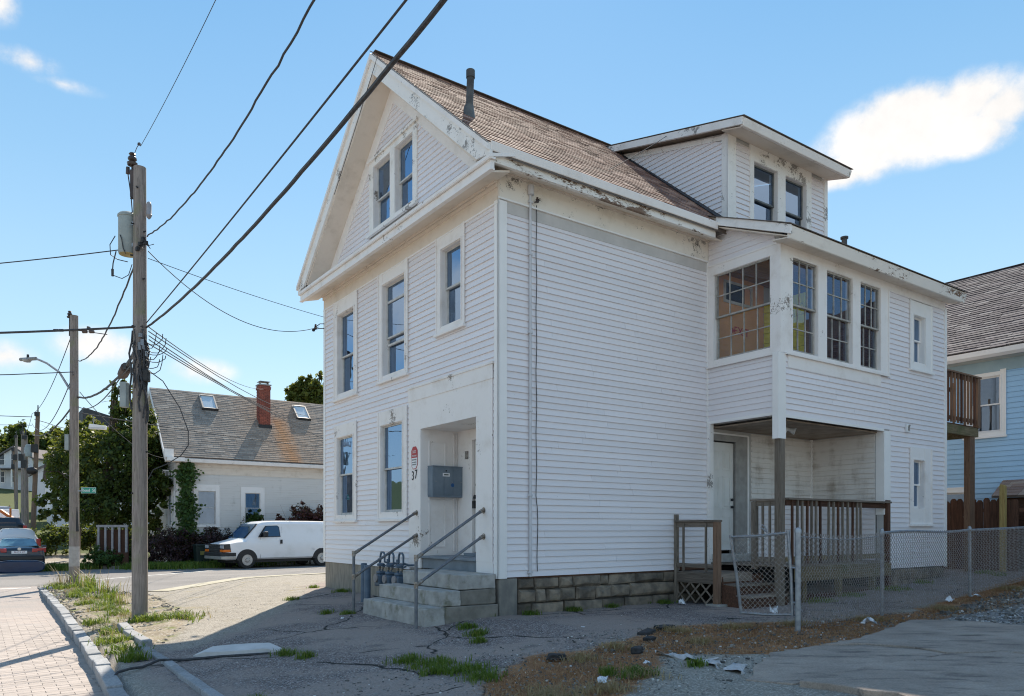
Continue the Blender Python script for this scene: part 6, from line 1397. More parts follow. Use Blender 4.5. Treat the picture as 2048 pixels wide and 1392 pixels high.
m = MB(); m.box(11.78, 12.02, BY+.0, BY+.13, .25, 3.38); m.build('support_post', M['wood_red'], bl, bevel=.005)
# ------------------------------------------------------------------ utility poles
def pole(label, u, v, top, r0, r1, m=None, group='utility poles along the street', lean=(0, 0), band=False):
    b0 = GW(u, v); o = thing('utility_pole', label, 'utility pole', b0, 0, group); h = top-b0.z
    mb = MB(); pts = [(lean[0]*t, lean[1]*t, -.4+(h+.4)*t) for t in (0, .2, .4, .6, .8, 1)]; mb.tube(pts, r0, 18, r1); mb.build('pole', m or M['pole'], o, smooth=True, fix=False)
    return o, h
def insul(mb, c, s=1.0):
    mb.lathe([(.02*s, -.09*s), (.055*s, -.08*s), (.06*s, -.05*s), (.03*s, -.03*s), (.05*s, -.01*s), (.05*s, .01*s), (.025*s, .04*s), (.04*s, .055*s), (.03*s, .07*s), (.0, .075*s)], c, 'z', 12)
P1 = (-4.11, 4.71); P2 = (-4.06, 15.6)
p1, h1 = pole('nearest weathered utility pole, with the transformer and bundled cables', *P1, 7.40, .128, .098)
b1 = p1.location
def L1(u, v, z): return W(u, v, z)-b1
m = MB(); c_ = L1(P1[0]-.09, P1[1]+.07, 7.19); m.tube([c_+Vector((0, 0, -.3)), c_, c_+Vector((-.015, 0, .30))], .022, 6); m.box(c_.x-.03, c_.x+.03, c_.y-.05, c_.y+.03, c_.z-.30, c_.z+.16); insul(m, tuple(c_+Vector((-.015, 0, .36))), 1.4); m.tube([c_+Vector((0, 0, .40)), c_+Vector((.06, 0, .55)), c_+Vector((.09, 0, .60))], .006, 5); m.rock(tuple(c_+Vector((.10, 0, .61))), .04, .04, .04); m.build('pole_top_pin', M['porcelain'], p1, smooth=True)
m = MB(); c2 = c_+Vector((-.09, 0, .16)); m.cyl(c2+Vector((0, 0, -.05)), c2+Vector((0, 0, .06)), .035, .03, 10); m.tube([c2+Vector((0, 0, -.05)), c2+Vector((.05, 0, -.4)), c_+Vector((-.01, 0, -.6))], .009, 5); m.build('lightning_arrester', M['porcelain'], p1, smooth=True)
m = MB()
for z in (7.02, 6.86, 6.42, 6.3, 5.9, 5.5, 4.7, 4.4, 3.9, 2.6, 1.9): a = R.uniform(0, 6.28); p = L1(*P1, z); d = Vector((math.cos(a), -abs(math.sin(a)), 0)); m.cyl(p+d*.09, p+d*.145, .014, .014, 6)
props(m.build('bolt', M['black'], p1), kind='stuff')
m = MB(); q = L1(P1[0]+.12, P1[1]-.12, 6.66); m.lathe([(.0, .16), (.03, .14), (.042, .10), (.042, -.06), (.05, -.07), (.03, -.12), (.0, -.15)], tuple(q), 'z', 12); m.build('cutout_fuse', M['ins_grey'], p1, smooth=True)
m = MB(); q = L1(P1[0]-.22, P1[1]+.06, 3.55); m.box(q.x-.06, q.x+.05, q.y-.06, q.y+.06, q.z-.21, q.z+.21); m.build('terminal_box', M['xfmr'], p1, bevel=.01)
m = MB(); q = L1(P1[0]+.05, P1[1]-.1, 3.88); m.box(q.x-.09, q.x+.09, q.y-.06, q.y+.05, q.z-.11, q.z+.10); m.build('cable_clamp_box', M['black'], p1, bevel=.02)
m = MB()
for k in range(13):     # bundle of risers on the pole
    a = R.uniform(-2.6, .3); rr = .125; x, y = math.cos(a)*rr*1.05, -abs(math.sin(a))*rr*1.05; z0, z1 = R.uniform(3.0, 3.9), R.uniform(4.2, 4.75)
    pts = [(x+R.uniform(-.02, .02)+.02*math.sin(j*1.7+k), y+R.uniform(-.015, .01), z0+(z1-z0)*j/7-b1.z) for j in range(8)]; m.tube(pts, R.uniform(.008, .018), 5)
for k in range(9):     # loops hanging from the attachment
    c_ = L1(P1[0]+.06, P1[1]-.1, R.uniform(4.1, 4.6)); rx, rz = R.uniform(.06, .22), R.uniform(.1, .34)
    m.tube([c_+Vector((rx*(1-math.cos(t))*.9, -.04+R.uniform(-.02, .02), -rz*math.sin(t))) for t in np.linspace(0, math.pi, 8)], .007, 5)
props(m.build('cable_bundle', M['cable'], p1, fix=False), kind='stuff')
m = MB()
for k in range(7):
    c_ = L1(P1[0]+R.uniform(-.05, .12), P1[1]-R.uniform(.05, .14), R.uniform(4.2, 4.7)); m.rock(tuple(c_), .05, .05, R.uniform(.06, .14), R.uniform(0, 3))
props(m.build('clamp', M['steel'], p1), kind='stuff')
m = MB(); c_ = L1(P1[0], P1[1], 6.1)
for k in range(5): d = Vector((R.uniform(-.05, .2), -.12, R.uniform(-.12, .1))); m.rock(tuple(c_+d), .05, .05, .06, 1); m.tube([c_+d, c_+d+Vector((R.uniform(.02, .12), 0, R.uniform(-.12, .02))), c_+d+Vector((R.uniform(.0, .2), 0, R.uniform(-.2, .08)))], .006, 5)
props(m.build('wire_splice', M['black'], p1, fix=False), kind='stuff')
tr = thing('pole_transformer', 'grey cylindrical transformer hung on the nearest utility pole', 'transformer', W(P1[0]-.15, P1[1]+.20, 5.96), 0)
m = MB(); m.lathe([(.0, 0), (.142, .0), (.15, .02), (.15, .62), (.162, .625), (.162, .655), (.13, .69), (.0, .71)], (0, 0, 0), 'z', 24); m.build('tank', M['xfmr'], tr, smooth=True)
m = MB(); m.lathe([(.0, -.008), (.138, -.006), (.143, .004)], (0, 0, 0), 'z', 24); m.build('tank_base', plain('rusty_base', (.42, .36, .16), (.3, .24, .11), 6, .7), tr)
for sgn in (-1, 1): m = MB(); m.box(.10, .2, -.1, -.04, .28+sgn*.18, .34+sgn*.18); m.build('mount_bracket', M['steel'], tr)
m = MB(); m.tube([(-.06, -.145, .28), (-.02, -.17, .2), (.0, -.16, .05), (.04, -.16, -.04)], .008, 5); m.tube([(-.19, -.05, .30), (-.28, -.05, .15), (-.27, -.05, -.02), (-.15, -.05, -.10), (.02, -.05, -.14)], .008, 5); m.tube([(-.15, -.1, .02), (-.2, -.1, -.18), (-.21, -.1, -.3)], .01, 5); m.cyl((-.21, -.1, -.28), (-.21, -.1, -.40), .022, .02, 8); m.tube([(-.21, -.1, -.38), (-.05, -.1, -.44), (.06, -.1, -.38), (.12, -.1, -.2)], .007, 5)
props(m.build('lead', M['cable'], tr, fix=False), kind='stuff')
p2, h2 = pole('second weathered utility pole, carrying the street lamp and green street sign', *P2, 7.42, .138, .105)
b2 = p2.location
m = MB(); c_ = W(P2[0]-.1, P2[1]+.1, 7.35)-b2; m.cyl(c_+Vector((0, 0, -.5)), c_+Vector((0, 0, .05)), .025, .02, 6); insul(m, tuple(c_+Vector((0, 0, .12))), 1.3); m.build('pole_top_pin', M['porcelain'], p2, smooth=True)
m = MB(); c_ = W(P2[0], P2[1], 6.98)-b2; m.tube([c_+Vector((-.75, 0, .02)), c_+Vector((-.1, -.1, 0))], .012, 5)
for x in (-.5, -.35): m.lathe([(.0, -.07), (.04, -.06), (.04, .06), (0, .07)], tuple(c_+Vector((x, -.04, .01))), 'x', 10)
m.tube([c_+Vector((.1, -.1, 0)), c_+Vector((.75, -.05, -.08)), c_+Vector((.95, 0, -.1))], .012, 5)
for x in (.35, .55): m.lathe([(.0, -.07), (.045, -.06), (.045, .06), (0, .07)], tuple(c_+Vector((x, -.08, -.04))), 'x', 10)
m.rock(tuple(c_+Vector((.45, -.06, .06))), .07, .07, .1); m.build('dead_end_insulator', M['porcelain'], p2, smooth=True, fix=False)
m = MB(); q = W(P2[0]-.17, P2[1], 3.8)-b2; m.box(q.x-.05, q.x+.06, q.y-.06, q.y+.05, q.z-.25, q.z+.2); m.build('terminal_box', M['xfmr'], p2, bevel=.01)
m = MB(); m.lathe([(.138, .55), (.136, 1.12)], (0, 0, 0), 'z', 18); m.build('pale_band', plain('pale_painted_band', (.42, .40, .38), (.33, .31, .29), 10, .8), p2)
m = MB(); m.cyl((.12, -.05, 1.55), (.10, -.05, 2.25), .045, .02, 8); m.build('cable_guard', M['black'], p2, smooth=True)
sl = thing('street_lamp', 'cobra-head street lamp on a curved arm of the second utility pole', 'street lamp', W(P2[0], P2[1], 5.3), 0)
e = W(-5.0, 15.9, 6.12)-sl.location; m = MB(); m.tube([(-.08, -.08, .0), tuple(e*.35+Vector((0, -.05, .18))), tuple(e*.7+Vector((0, 0, .14))), tuple(e*.9+Vector((0, 0, .06))), tuple(e)], .035, 8, .028); m.build('arm', M['steel'], sl, smooth=True)
m = MB(); d = Vector((-1, .45, .06)).normalized(); m.tube([e-d*.05, e+d*.1, e+d*.28, e+d*.5, e+d*.62], .05, 10); hd = m.build('lamp_head', plain('lamp_grey', (.27, .27, .26), (.2, .2, .2), 5, .5), sl, smooth=True)
for i_, v_ in enumerate(hd.data.vertices):
    pass
m = MB(); m.lathe([(.0, -.07), (.09, -.05), (.12, .0), (.10, .03)], tuple(e+d*.34+Vector((0, 0, -.03))), 'z', 14); m.build('lens', plain('lamp_lens', (.4, .4, .38), (.3, .3, .3), 4, .2), sl, smooth=True)
m = MB(); m.cyl(e+d*.3+Vector((0, 0, .05)), e+d*.3+Vector((0, 0, .13)), .035, .03, 10); m.build('photocell', M['black'], sl)
ss = thing('street_sign', 'green street name sign on the second utility pole reading Reed St', 'street sign', W(-3.93, 15.27, 2.40), 0)
m = MB(); m.box(0.02, .44, -.012, 0, -.085, .085); m.build('plate', M['green_sign'], ss); m = MB()
for (a, c, e_, f) in ((.024, .436, .075, .081), (.024, .436, -.081, -.075), (.024, .03, -.075, .075), (.43, .436, -.075, .075)): m.box(a, c, -.0135, -.012, e_, f)
m.build('border', M['white'], ss); text('print', 'Reed  St', .125, (.23, -.0135, 0), RX, M['white'], ss, .0008, sx=.9)
m = MB(); m.box(-.06, .05, -.03, -.013, -.03, -.0); m.build('bracket', M['steel'], ss)
# white flood lamp on the line between the poles
fl = thing('box_lamp', 'white rectangular box lamp held on the cables in front of the dark tree', 'lamp', W(-3.62, 14.3, 4.12), .12)
m = MB(); m.hexa([(-.22, -.06, -.06), (.22, -.06, -.075), (.22, .06, -.075), (-.22, .06, -.06), (-.2, -.06, .08), (.23, -.06, .03), (.23, .06, .03), (-.2, .06, .08)]); m.build('housing', M['white'], fl, bevel=.012); m = MB(); m.box(-.205, .21, -.064, -.06, -.055, -.02); m.build('front_glass', plain('frosted_lens', (.6, .6, .6), (.5, .5, .5), 3, .3), fl); m = MB(); m.tube([(-.1, 0, .05), (-.12, 0, .2), (-.1, 0, .30)], .01, 5); m.build('hanger', M['steel'], fl)

# far poles up the street
FPL = [(-3.6, 44.0, 8.3, .15, 'tall leaning utility pole up the street, third from the camera', 'pole_far', (.35, 0)), (-3.62, 49.0, 7.4, .14, 'utility pole up the street with a grey transformer, left of the leaning one', 'pole', (-.1, 0)), (-3.3, 62.0, 9.1, .14, 'slim utility pole further up the street, before the white gabled house', 'pole', (0, 0)), (-3.2, 76.0, 10.2, .15, 'paired utility pole far up the street beside the white gabled house', 'pole', (0, 0)), (-3.05, 79.0, 9.2, .15, 'farthest leaning utility pole up the street', 'pole_far', (-.3, 0))]
FO = []
for u, v, tp, r_, lab, mm, ln in FPL:
    o, h = pole(lab, u, v, tp, r_, r_*.75, M[mm], lean=ln); FO.append(o)
    m = MB(); m.rock((ln[0]*.7, -.15, h*.72), .3, .25, .5); m.rock((ln[0], -.1, h-.15), .2, .2, .25); m.cyl((ln[0], 0, h-.05), (ln[0], 0, h+.4), .04, .03, 6); m.build('fittings', M['black'], o)
o = FO[1]; xf = thing('pole_transformer', 'small grey transformer on the pole up the street', 'transformer', o.location+Vector((.25, -.2, 5.3)), 0); m = MB(); m.lathe([(0, 0), (.2, 0), (.21, .7), (.15, .78), (0, .8)], (0, 0, 0), 'z', 14); m.build('tank', M['xfmr'], xf, smooth=True); m = MB(); m.box(-.3, -.15, -.05, .05, .2, .6); m.build('mount_bracket', M['steel'], xf)
xf = thing('pole_transformer', 'black cable closure on the leaning brown pole up the street', 'cable closure', FO[0].location+Vector((.18, -.3, 4.4)), 0); m = MB(); m.lathe([(0, -.25), (.2, -.2), (.22, .1), (.1, .3), (0, .32)], (0, 0, 0), 'x', 12); m.build('closure', M['black'], xf, smooth=True); m = MB(); m.box(-.05, .05, 0, .2, -.05, .05); m.build('bracket', M['steel'], xf)

# ------------------------------------------------------------------ cables
def cable(label, pts, r, sag=.0, n=24, wig=0.0, m=None, group=None, name='overhead_cable', seed=0):
    rg = random.Random(seed); out = []
    for i in range(len(pts)-1):
        a, c = Vector(pts[i]), Vector(pts[i+1]); s_ = sag if not isinstance(sag, (list, tuple)) else sag[i]
        for k in range(n+(i == len(pts)-2)):
            t = k/n; p = a.lerp(c, t); p.z -= 4*s_*t*(1-t)
            if wig: p += Vector((rg.uniform(-wig, wig), rg.uniform(-wig, wig), rg.uniform(-wig, wig)))
            out.append(p)
    mb = MB(); mb.tube(out, r, 6); o = mb.build(name, m or M['cable'], smooth=True, fix=False)
    return props(o, label, 'cable', group)
NEXT = (-4.0, -9.0)       # next pole, behind the viewer
def N_(z, du=0, dv=0): return W(NEXT[0]+du, NEXT[1]+dv, z)
cable('thickest black telephone cable rising from the near pole across the gable', [W(-4.02, 4.62, 4.70), W(-4.08, -9, 4.79)], .018, .335, 60, .003, seed=1)
cable('straight thin cable just above the thick one, rising past the roof peak', [W(-4.02, 4.62, 4.78), W(-4.06, -9, 4.88)], .0085, .05, 30)
cable('wavy twisted cable climbing steeply from the near pole transformer', [W(-4.02, 4.62, 6.24), W(-4.05, -9, 7.06)], .0105, .95, 80, .008, seed=2)
cable('faint topmost wire from the pole-top pin to the top of the view', [W(-4.10, 4.7, 7.76), W(-4.1, -9, 7.77)], .0042, .35, 30)
cable('dark level cable crossing left from the near pole over the street', [W(-4.08, 4.6, 4.70), W(-14, 9.6, 4.3)], .018, .18)
cable('thin grey wire leaving the transformer to the left', [W(-4.4, 4.95, 6.02), W(-14.5, 11.9, 5.5)], .009, .28)
cable('slack twisted cable dropping from the near pole to the second pole', [W(-4.18, 4.72, 5.78), W(-3.96, 15.5, 6.12)], .014, .42, 40, .008, seed=3)
cable('lower thick cable with the splice closure, near pole to second pole', [W(-4.13, 4.75, 4.45), W(-4.0, 7.2, 4.40), W(-3.96, 15.5, 5.08), W(-3.6, 44, 7.0)], .026, (.03, .18, .5), 24, .004, seed=4)
cable('second thin line running under the splice cable to the second pole', [W(-4.13, 4.75, 4.28), W(-4.04, 7.2, 4.3), W(-3.96, 15.5, 4.8)], .012, (.04, .26), 24)
sc = thing('splice_closure', 'rusty brown cable splice closure hanging beside the near pole', 'splice closure', W(-4.01, 7.0, 4.37), 0)
d = (W(-4.0, 7.2, 4.40)-W(-4.13, 4.75, 4.45)).normalized(); m = MB(); m.tube([d*-.38, d*-.33, d*-.30, d*.28, d*.31, d*.38], .10, 10)
for i in list(range(10))+list(range(50, 60)): v = Vector(m.v[i]); ax = d*v.dot(d); m.v[i] = tuple(ax+(v-ax)*.35)
m.build('shell', plain('rust_shell', (.10, .07, .065), (.06, .045, .04), 9, .7), sc, smooth=True); m = MB()
for k in (-1, 1): m.tube([d*(.36*k), d*(.55*k)+Vector((0, 0, .05)), d*(.9*k)+Vector((0, 0, .03))], .02, 6); m.rock(tuple(d*(.42*k)), .09, .09, .09, 1)
m.build('end_fitting', M['black'], sc, fix=False)
cable('wire curving left off the second pole below the lamp', [W(-4.1, 15.3, 5.75), W(-14, 18, 5.3)], .013, .22, 20, .004, seed=5)
cable('line from the second pole down the street to the leaning pole', [W(-4.1, 15.4, 5.7), W(-3.6, 44.0, 7.6)], .013, .9, 30)
cable('upper line from the second pole top up the street', [W(-4.1, 15.4, 6.95), W(-3.6, 44.0, 8.2), W(-3.3, 62, 9.0)], .012, (.5, .5), 24)
cable('level lines meeting the far leaning pole from the left', [W(-3.6, 44, 8.0), W(-20, 46, 8.2)], .02, .2)
cable('lower level line meeting the far leaning pole from the left', [W(-3.6, 44, 7.5), W(-20, 45, 7.1)], .014, .15)
cable('far line between the leaning pole and the corner tree', [W(-3.5, 44, 7.9), W(2.5, 45, 7.4)], .018, .35, 20, .02, seed=8)
# service drops to the right
cable('faint service wire from the near pole to the front corner of the white house', [W(-4.0, 4.6, 5.86), W(-.05, 6.83, 6.03)], .006, .04)
cable('sagging service wire ending at the house bracket under the cornice', [W(-4.0, 4.6, 5.98), W(-.14, 6.86, 5.80)], .007, .55, 24)
br_ = thing('wire_bracket', 'black wire bracket with insulators on the left front corner of the house', 'bracket', W(-.02, 6.83, 5.78), ANG)
m = MB(); m.tube([(0, 0, 0), (-.12, .06, -.01), (-.22, .1, -.05)], .009, 6); m.tube([(0, 0, .1), (-.1, .02, .09), (-.18, .04, .02)], .009, 6); m.rock((-.22, .1, -.05), .05, .05, .05); m.rock((-.17, .12, .0), .04, .04, .05); m.build('arm', M['black'], br_, fix=False); m = MB(); insul(m, (-.19, .05, .03), .6); m.build('insulator', M['porcelain'], br_)
NHP = [(5.9, 30.2, 8.6, 'service wire from the near pole passing the brick chimney', .3), (9.5, 30.8, 7.6, 'service wire from the near pole over the right skylight', .5), (11.0, 30.2, 7.0, 'upper service wire drooping from the near pole towards the grey roof', .75), (12, 31, 7.8, 'middle service wire drooping from the near pole to the yard tree', .95), (12.5, 30.0, 5.4, 'lowest service wire crossing the grey roof slope from the near pole', .35)]
for k, (u, v, z, lab, s_) in enumerate(NHP): cable(lab, [W(-3.99, 4.6, 4.7-.07*k), W(u, v, z)], .009, s_, 30, .003, seed=20+k)
cable('long dark wire across the low grey roof', [W(-3.9, 15.3, 4.6), W(13.0, 26.5, 5.4)], .014, .25, 30)
cable('slim wire from the second pole to the grey house gable', [W(-3.95, 15.3, 5.2), W(.9, 28.6, 4.6)], .010, .45, 24)
cable('black drip loop hanging off the near pole in front of the grey roof', [W(-4.0, 4.62, 3.98), W(-3.79, 4.5, 3.80), W(-3.55, 4.36, 3.35), W(-3.43, 4.3, 2.96), W(-3.43, 4.3, 2.72), W(-3.53, 4.36, 2.55), W(-3.73, 4.46, 2.40), W(-3.93, 4.56, 2.30), W(-4.0, 4.6, 2.14)], .009, 0, 3)
cable('thin wire across the white gable up to the thick telephone cable', [W(-.5, 5.1, 8.02), W(-.50, 3.1, 9.78)], .006, .02, 10)
cable('service wire running from the long wall bracket up over the roof to the dormer', [W(.66, -.06, 6.34), W(5.06, 1.35, 9.28)], .006, .08, 24)
sb_ = thing('wire_bracket', 'small porcelain wire bracket at the top of the conduit on the long wall', 'bracket', W(.66, -.03, 6.34), ANG)
m = MB(); m.tube([(0, 0, 0), (.0, -.06, .0), (.02, -.09, .03)], .01, 6); m.build('arm', M['black'], sb_); m = MB(); insul(m, (0, -.06, .02), .5); m.build('insulator', M['porcelain'], sb_)

# ------------------------------------------------------------------ vehicles
def loft(secs, n_side):
    """secs: list of (x, [(y,z) half outline from bottom to top]); mirrored"""
    mb = MB(); rows = []
    for x, prof in secs:
        ring = [(x, y, z) for y, z in prof]+[(x, -y, z) for y, z in prof[::-1]]; rows.append(len(mb.v)); mb.v += ring
    k = 2*n_side
    for i in range(len(secs)-1):
        for j in range(k): a, c = rows[i], rows[i+1]; mb.f.append((a+j, a+(j+1) % k, c+(j+1) % k, c+j)); mb.mi.append(0)
    mb.f += [tuple(rows[0]+j for j in range(k)), tuple(rows[-1]+j for j in range(k-1, -1, -1))]; mb.mi += [0, 0]
    return mb
def paint(name, c, rough=.3, dirt=None):
    b = NB(name); co = b.coord(); col = c
    if dirt: col = b.mix(b.ramp(b.noise(co, 1.6, 6, .65), .45, .9, 0, .5), c, dirt)
    return b.principled(col, rough, 0, .5, None, **{'Coat Weight': .5, 'Coat Roughness': .08})
TYRE = plain('tyre_rubber', (.02, .02, .021), (.03, .03, .03), 30, .8, .2, 60)
RIM = plain('steel_rim', (.5, .5, .5), (.38, .38, .38), 8, .35, metal=.7)
def wheel(parent, x, y, r, w_=.23, rim=RIM, holes=8):
    s = 1 if y > 0 else -1
    m = MB(); m.lathe([(r*.62, -w_/2), (r*.93, -w_/2), (r, -w_*.36), (r, w_*.36), (r*.93, w_/2), (r*.62, w_/2)], (x, y, r), 'y', 26); wh = m.build('wheel', TYRE, parent, smooth=True)
    yo = y+s*(w_*.5+.035)
    m = MB(); m.lathe([(r*.62, yo-.015*s), (r*.60, yo-.03*s), (r*.50, yo-.055*s), (r*.46, yo-.02*s), (r*.2, yo-.01*s), (r*.17, yo+.01*s), (.0, yo+.012*s)], (x, 0, r), 'y', 26); rm = m.build('rim', rim, wh, smooth=True)
    m = MB()
    for k in range(holes): t = 6.283*k/holes; m.cyl((x+math.cos(t)*r*.53, yo-.04*s, r+math.sin(t)*r*.53), (x+math.cos(t)*r*.53, yo-.028*s, r+math.sin(t)*r*.53), .028, .028, 8)
    for k in range(8): t = 6.283*k/8+.2; m.cyl((x+math.cos(t)*r*.25, yo-.02*s, r+math.sin(t)*r*.25), (x+math.cos(t)*r*.25, yo+.004*s, r+math.sin(t)*r*.25), .012, .012, 6)
    m.build('rim_hole', M['black'], rm); return wh
VA = math.atan2(-.6, -3.76)+ANG      # heading of the van
van = thing('white_van', 'white cargo van parked across the side street before the low house', 'van', GW(3.0, 24.32), VA)
van.location = W(5.0, 25.55, -.44)
VP_ = paint('van_white', (.82, .82, .83), .3, (.55, .54, .5))
# local: x forward (nose at +2.9), y left; camera sees the left side... origin at mid wheelbase
S = []
def vs(x, h, wl, wt_, zb=.40):
    zmid = min(1.18, h-.04); zu = max(zmid+.005, h-.13)
    return (x, [(wl*.90, zb), (wl*.985, zb+.07), (wl, .72), (wl, min(.98, h-.06)), (wl*.99, zmid), (wt_+(wl-wt_)*.25, (zmid+zu)/2) if h > 1.5 else (wl*.985, zmid+.003), (wt_, zu), (wt_*.9, h-.02), (wt_*.6, h+.02), (0.001, h+.03)])
for args in ((2.86, 1.0, .90, .86, .5), (2.83, 1.06, .93, .88, .45), (2.76, 1.10, .95, .90), (2.3, 1.20, .985, .93), (1.92, 1.30, .995, .93), (1.88, 1.33, .995, .92), (1.55, 1.69, 1.0, .84), (1.26, 1.98, 1.0, .83), (1.08, 2.05, 1.0, .83), (.6, 2.09, 1.0, .84), (0, 2.10, 1.0, .84), (-1.5, 2.10, 1.0, .84), (-2.7, 2.08, 1.0, .84), (-2.84, 2.04, .98, .82), (-2.88, 1.9, .96, .80)): S.append(vs(*args))
mb = loft(S, 10); mb.build('body', VP_, van, smooth=True, ang=28)
# side toward the street (y negative or positive): camera side is +y here? both sides get the same pieces
WB = 1.86
for s in (1, -1):
    for x in (WB, -WB+.05): wheel(van, x, s*.88, .385)
    for x in (WB, -WB+.05):
        m = MB(); pts = [(x+math.cos(t)*.47, .40+math.sin(t)*.46) for t in np.linspace(-.05, math.pi+.05, 18)]; m.prism(pts, lambda a, c, d: (a, d, c), s*.70, s*1.003); m.build('wheel_arch', M['black'], van)
    # glazing and seams lie on the tapered side
    sy = lambda z, off=.006: s*((1.0-(max(0, z-1.18)/.80)*.165)+off)
    def side_poly(name, poly, m_, off=.006, th=.012):
        m = MB(); n = len(poly); m.v = [(x, sy(z, off), z) for x, z in poly]+[(x, sy(z, off)-s*th, z) for x, z in poly]; m.f = [tuple(range(n)), tuple(range(2*n-1, n-1, -1))]+[(i, (i+1) % n, n+(i+1) % n, n+i) for i in range(n)]; m.mi = [0]*len(m.f); return m.build(name, m_, van)
    side_poly('side_window', [(1.34, 1.375), (1.02, 1.80), (.94, 1.885), (.38, 1.90), (.30, 1.84), (.27, 1.39)], M['black'], .004, .02)
    side_poly('side_glass', [(1.24, 1.40), (.97, 1.79), (.91, 1.86), (.40, 1.875), (.33, 1.83), (.30, 1.415)], M['glass_car'], .009, .002)
    for (x0, x1, z0, z1) in ((1.24, 1.248, .45, 1.38), (.16, .168, .45, 1.98), (.168, 1.24, .44, .447), (-1.9, -1.892, .5, 2.0)):
        side_poly('door_seam', [(x0, z0), (x1, z0), (x1, z1), (x0, z1)], M['frame_grey'], .003, .01)
    side_poly('body_crease', [(-2.8, .845), (1.3, .845), (1.3, .853), (-2.8, .853)], VP_, .006, .02)
    m = MB(); m.box(.20, .31, s*1.0, s*1.03, 1.08, 1.26); m.build('door_handle', M['black'], van, bevel=.01)
    m = MB(); m.box(.98, 1.16, s*1.0, s*1.24, 1.40, 1.62); m.box(1.05, 1.12, s*.9, s*1.05, 1.42, 1.5); m.build('wing_mirror', M['black'], van, bevel=.03)
    m = MB(); m.lathe([(.085, s*1.004), (.08, s*1.006), (.07, s*1.004)], (-1.35, 0, .80), 'y', 20); m.build('fuel_flap', VP_, van)
    m = MB(); m.prism([(2.885, .72), (2.90, 1.08), (2.62, 1.10), (2.56, .74)], lambda a, c, d: (a, d, c), s*.56, s*.975); m.build('headlight', plain('headlight_housing', (.05, .05, .055), (.03, .03, .03), 6, .2), van, bevel=.015)
    m = MB(); m.box(2.60, 2.9, s*.58, s*.982, .745, .85); m.build('indicator', plain('amber_lens', (.75, .18, .02), (.7, .16, .02), 3, .25), van, bevel=.01)
    m = MB(); m.box(2.66, 2.905, s*.60, s*.97, .90, 1.04); m.build('lamp_glass', plain('clear_lamp', (.5, .52, .55), (.3, .3, .33), 20, .1), van, bevel=.01)
m = MB(); m.box(2.80, 2.895, -.52, .52, .72, 1.07); m.build('grille', M['black'], van, bevel=.02); m = MB()
for k in range(4): m.box(2.893, 2.905, -.5, .5, .76+k*.08, .785+k*.08)
m.box(2.88, 2.91, -.55, .55, 1.05, 1.08); props(m.build('grille_bar', M['chrome'], van), kind='stuff')
m = MB(); m.prism([(2.98, -.88), (2.98, .88), (2.80, .99), (2.36, 1.012), (2.36, -1.012), (2.80, -.99)], lambda a, c, d: (a, c, d), .57, .715); m.build('bumper_top', M['black'], van, bevel=.02)
m = MB(); m.prism([(2.97, -.875), (2.97, .875), (2.79, .985), (2.35, 1.008), (2.35, -1.008), (2.79, -.985)], lambda a, c, d: (a, c, d), .43, .57); m.build('bumper', plain('silver_bumper', (.42, .41, .38), (.32, .31, .29), 5, .4, metal=.4), van, bevel=.02)
m = MB(); m.add([(1.90, -.80, 1.335), (1.90, .80, 1.335), (1.29, .74, 1.965), (1.29, -.74, 1.965)], [(0, 1, 2, 3)]); m.v = [(x+.012, y, z+.014) for x, y, z in m.v]; m.build('windscreen', M['glass_car'], van)
m = MB(); m.add([(1.88, -.84, 1.325), (1.88, .84, 1.325), (1.27, .77, 1.97), (1.27, -.77, 1.97)], [(0, 1, 2, 3)]); m.v = [(x+.006, y, z+.006) for x, y, z in m.v]; m.build('windscreen_frame', M['black'], van)
m = MB(); m.box(-2.6, 2.4, -.8, .8, .26, .42); m.build('chassis', M['black'], van)

def carbody(o, P_, m_, n, L=4.5):
    mb = loft(P_, n); return mb.build('body', m_, o, smooth=True, ang=32)
def saloon(label, loc, rz, m_, s=1.0, estate=False, name='parked_car', tall=0.0):
    """car seen from behind; x forward, rear at x = 0"""
    o = thing(name, label, 'car', loc, rz, 'cars parked along the street'); k = tall
    def sec(x, h, wl, wt_): zb = .24; zs = min(.92+k, h-.05); return (x, [(wl*.86, zb), (wl*.98, zb+.1), (wl, .55), (wl*.985, zs*.86), (wl*.95, zs), (wt_, max(zs+.01, h-.09)), (wt_*.85, h-.02), (wt_*.5, h), (.001, h+.01)])
    if estate: P_ = [sec(0, 1.0+k, .86, .8), sec(.03, 1.15+k, .88, .82), sec(.12, 1.3+k, .9, .72), sec(.32, 1.52+k, .9, .66), sec(1.6, 1.58+k, .91, .66), sec(2.6, 1.54+k, .91, .65), sec(3.4, 1.08+k, .91, .76), sec(4.3, .95+k, .88, .76), sec(4.6, .7, .8, .7)]
    else: P_ = [sec(0, .93, .80, .72), sec(.04, 1.02, .86, .76), sec(.1, 1.06, .88, .76), sec(.55, 1.10, .89, .74), sec(1.2, 1.42, .89, .58), sec(1.7, 1.46, .89, .57), sec(2.4, 1.42, .89, .57), sec(3.3, 1.02, .89, .74), sec(4.2, .92, .86, .72), sec(4.6, .66, .78, .66)]
    carbody(o, P_, m_, 9)
    for x in (.95, 3.65):
        for y in (.78, -.78): wheel(o, x, y, .32, .21)
    return o
GC = M['glass_car']; TL = plain('tail_lens', (.42, .012, .015), (.3, .01, .012), 6, .15, spec=.6)
NVY = paint('navy_paint', (.012, .018, .035), .15)
CH = ANG+math.pi/2
jt = saloon('dark navy saloon car parked nearest on the street, seen from behind', W(-4.95, 26.3, -.42), CH, NVY); jt.scale = (1, 1, .93)
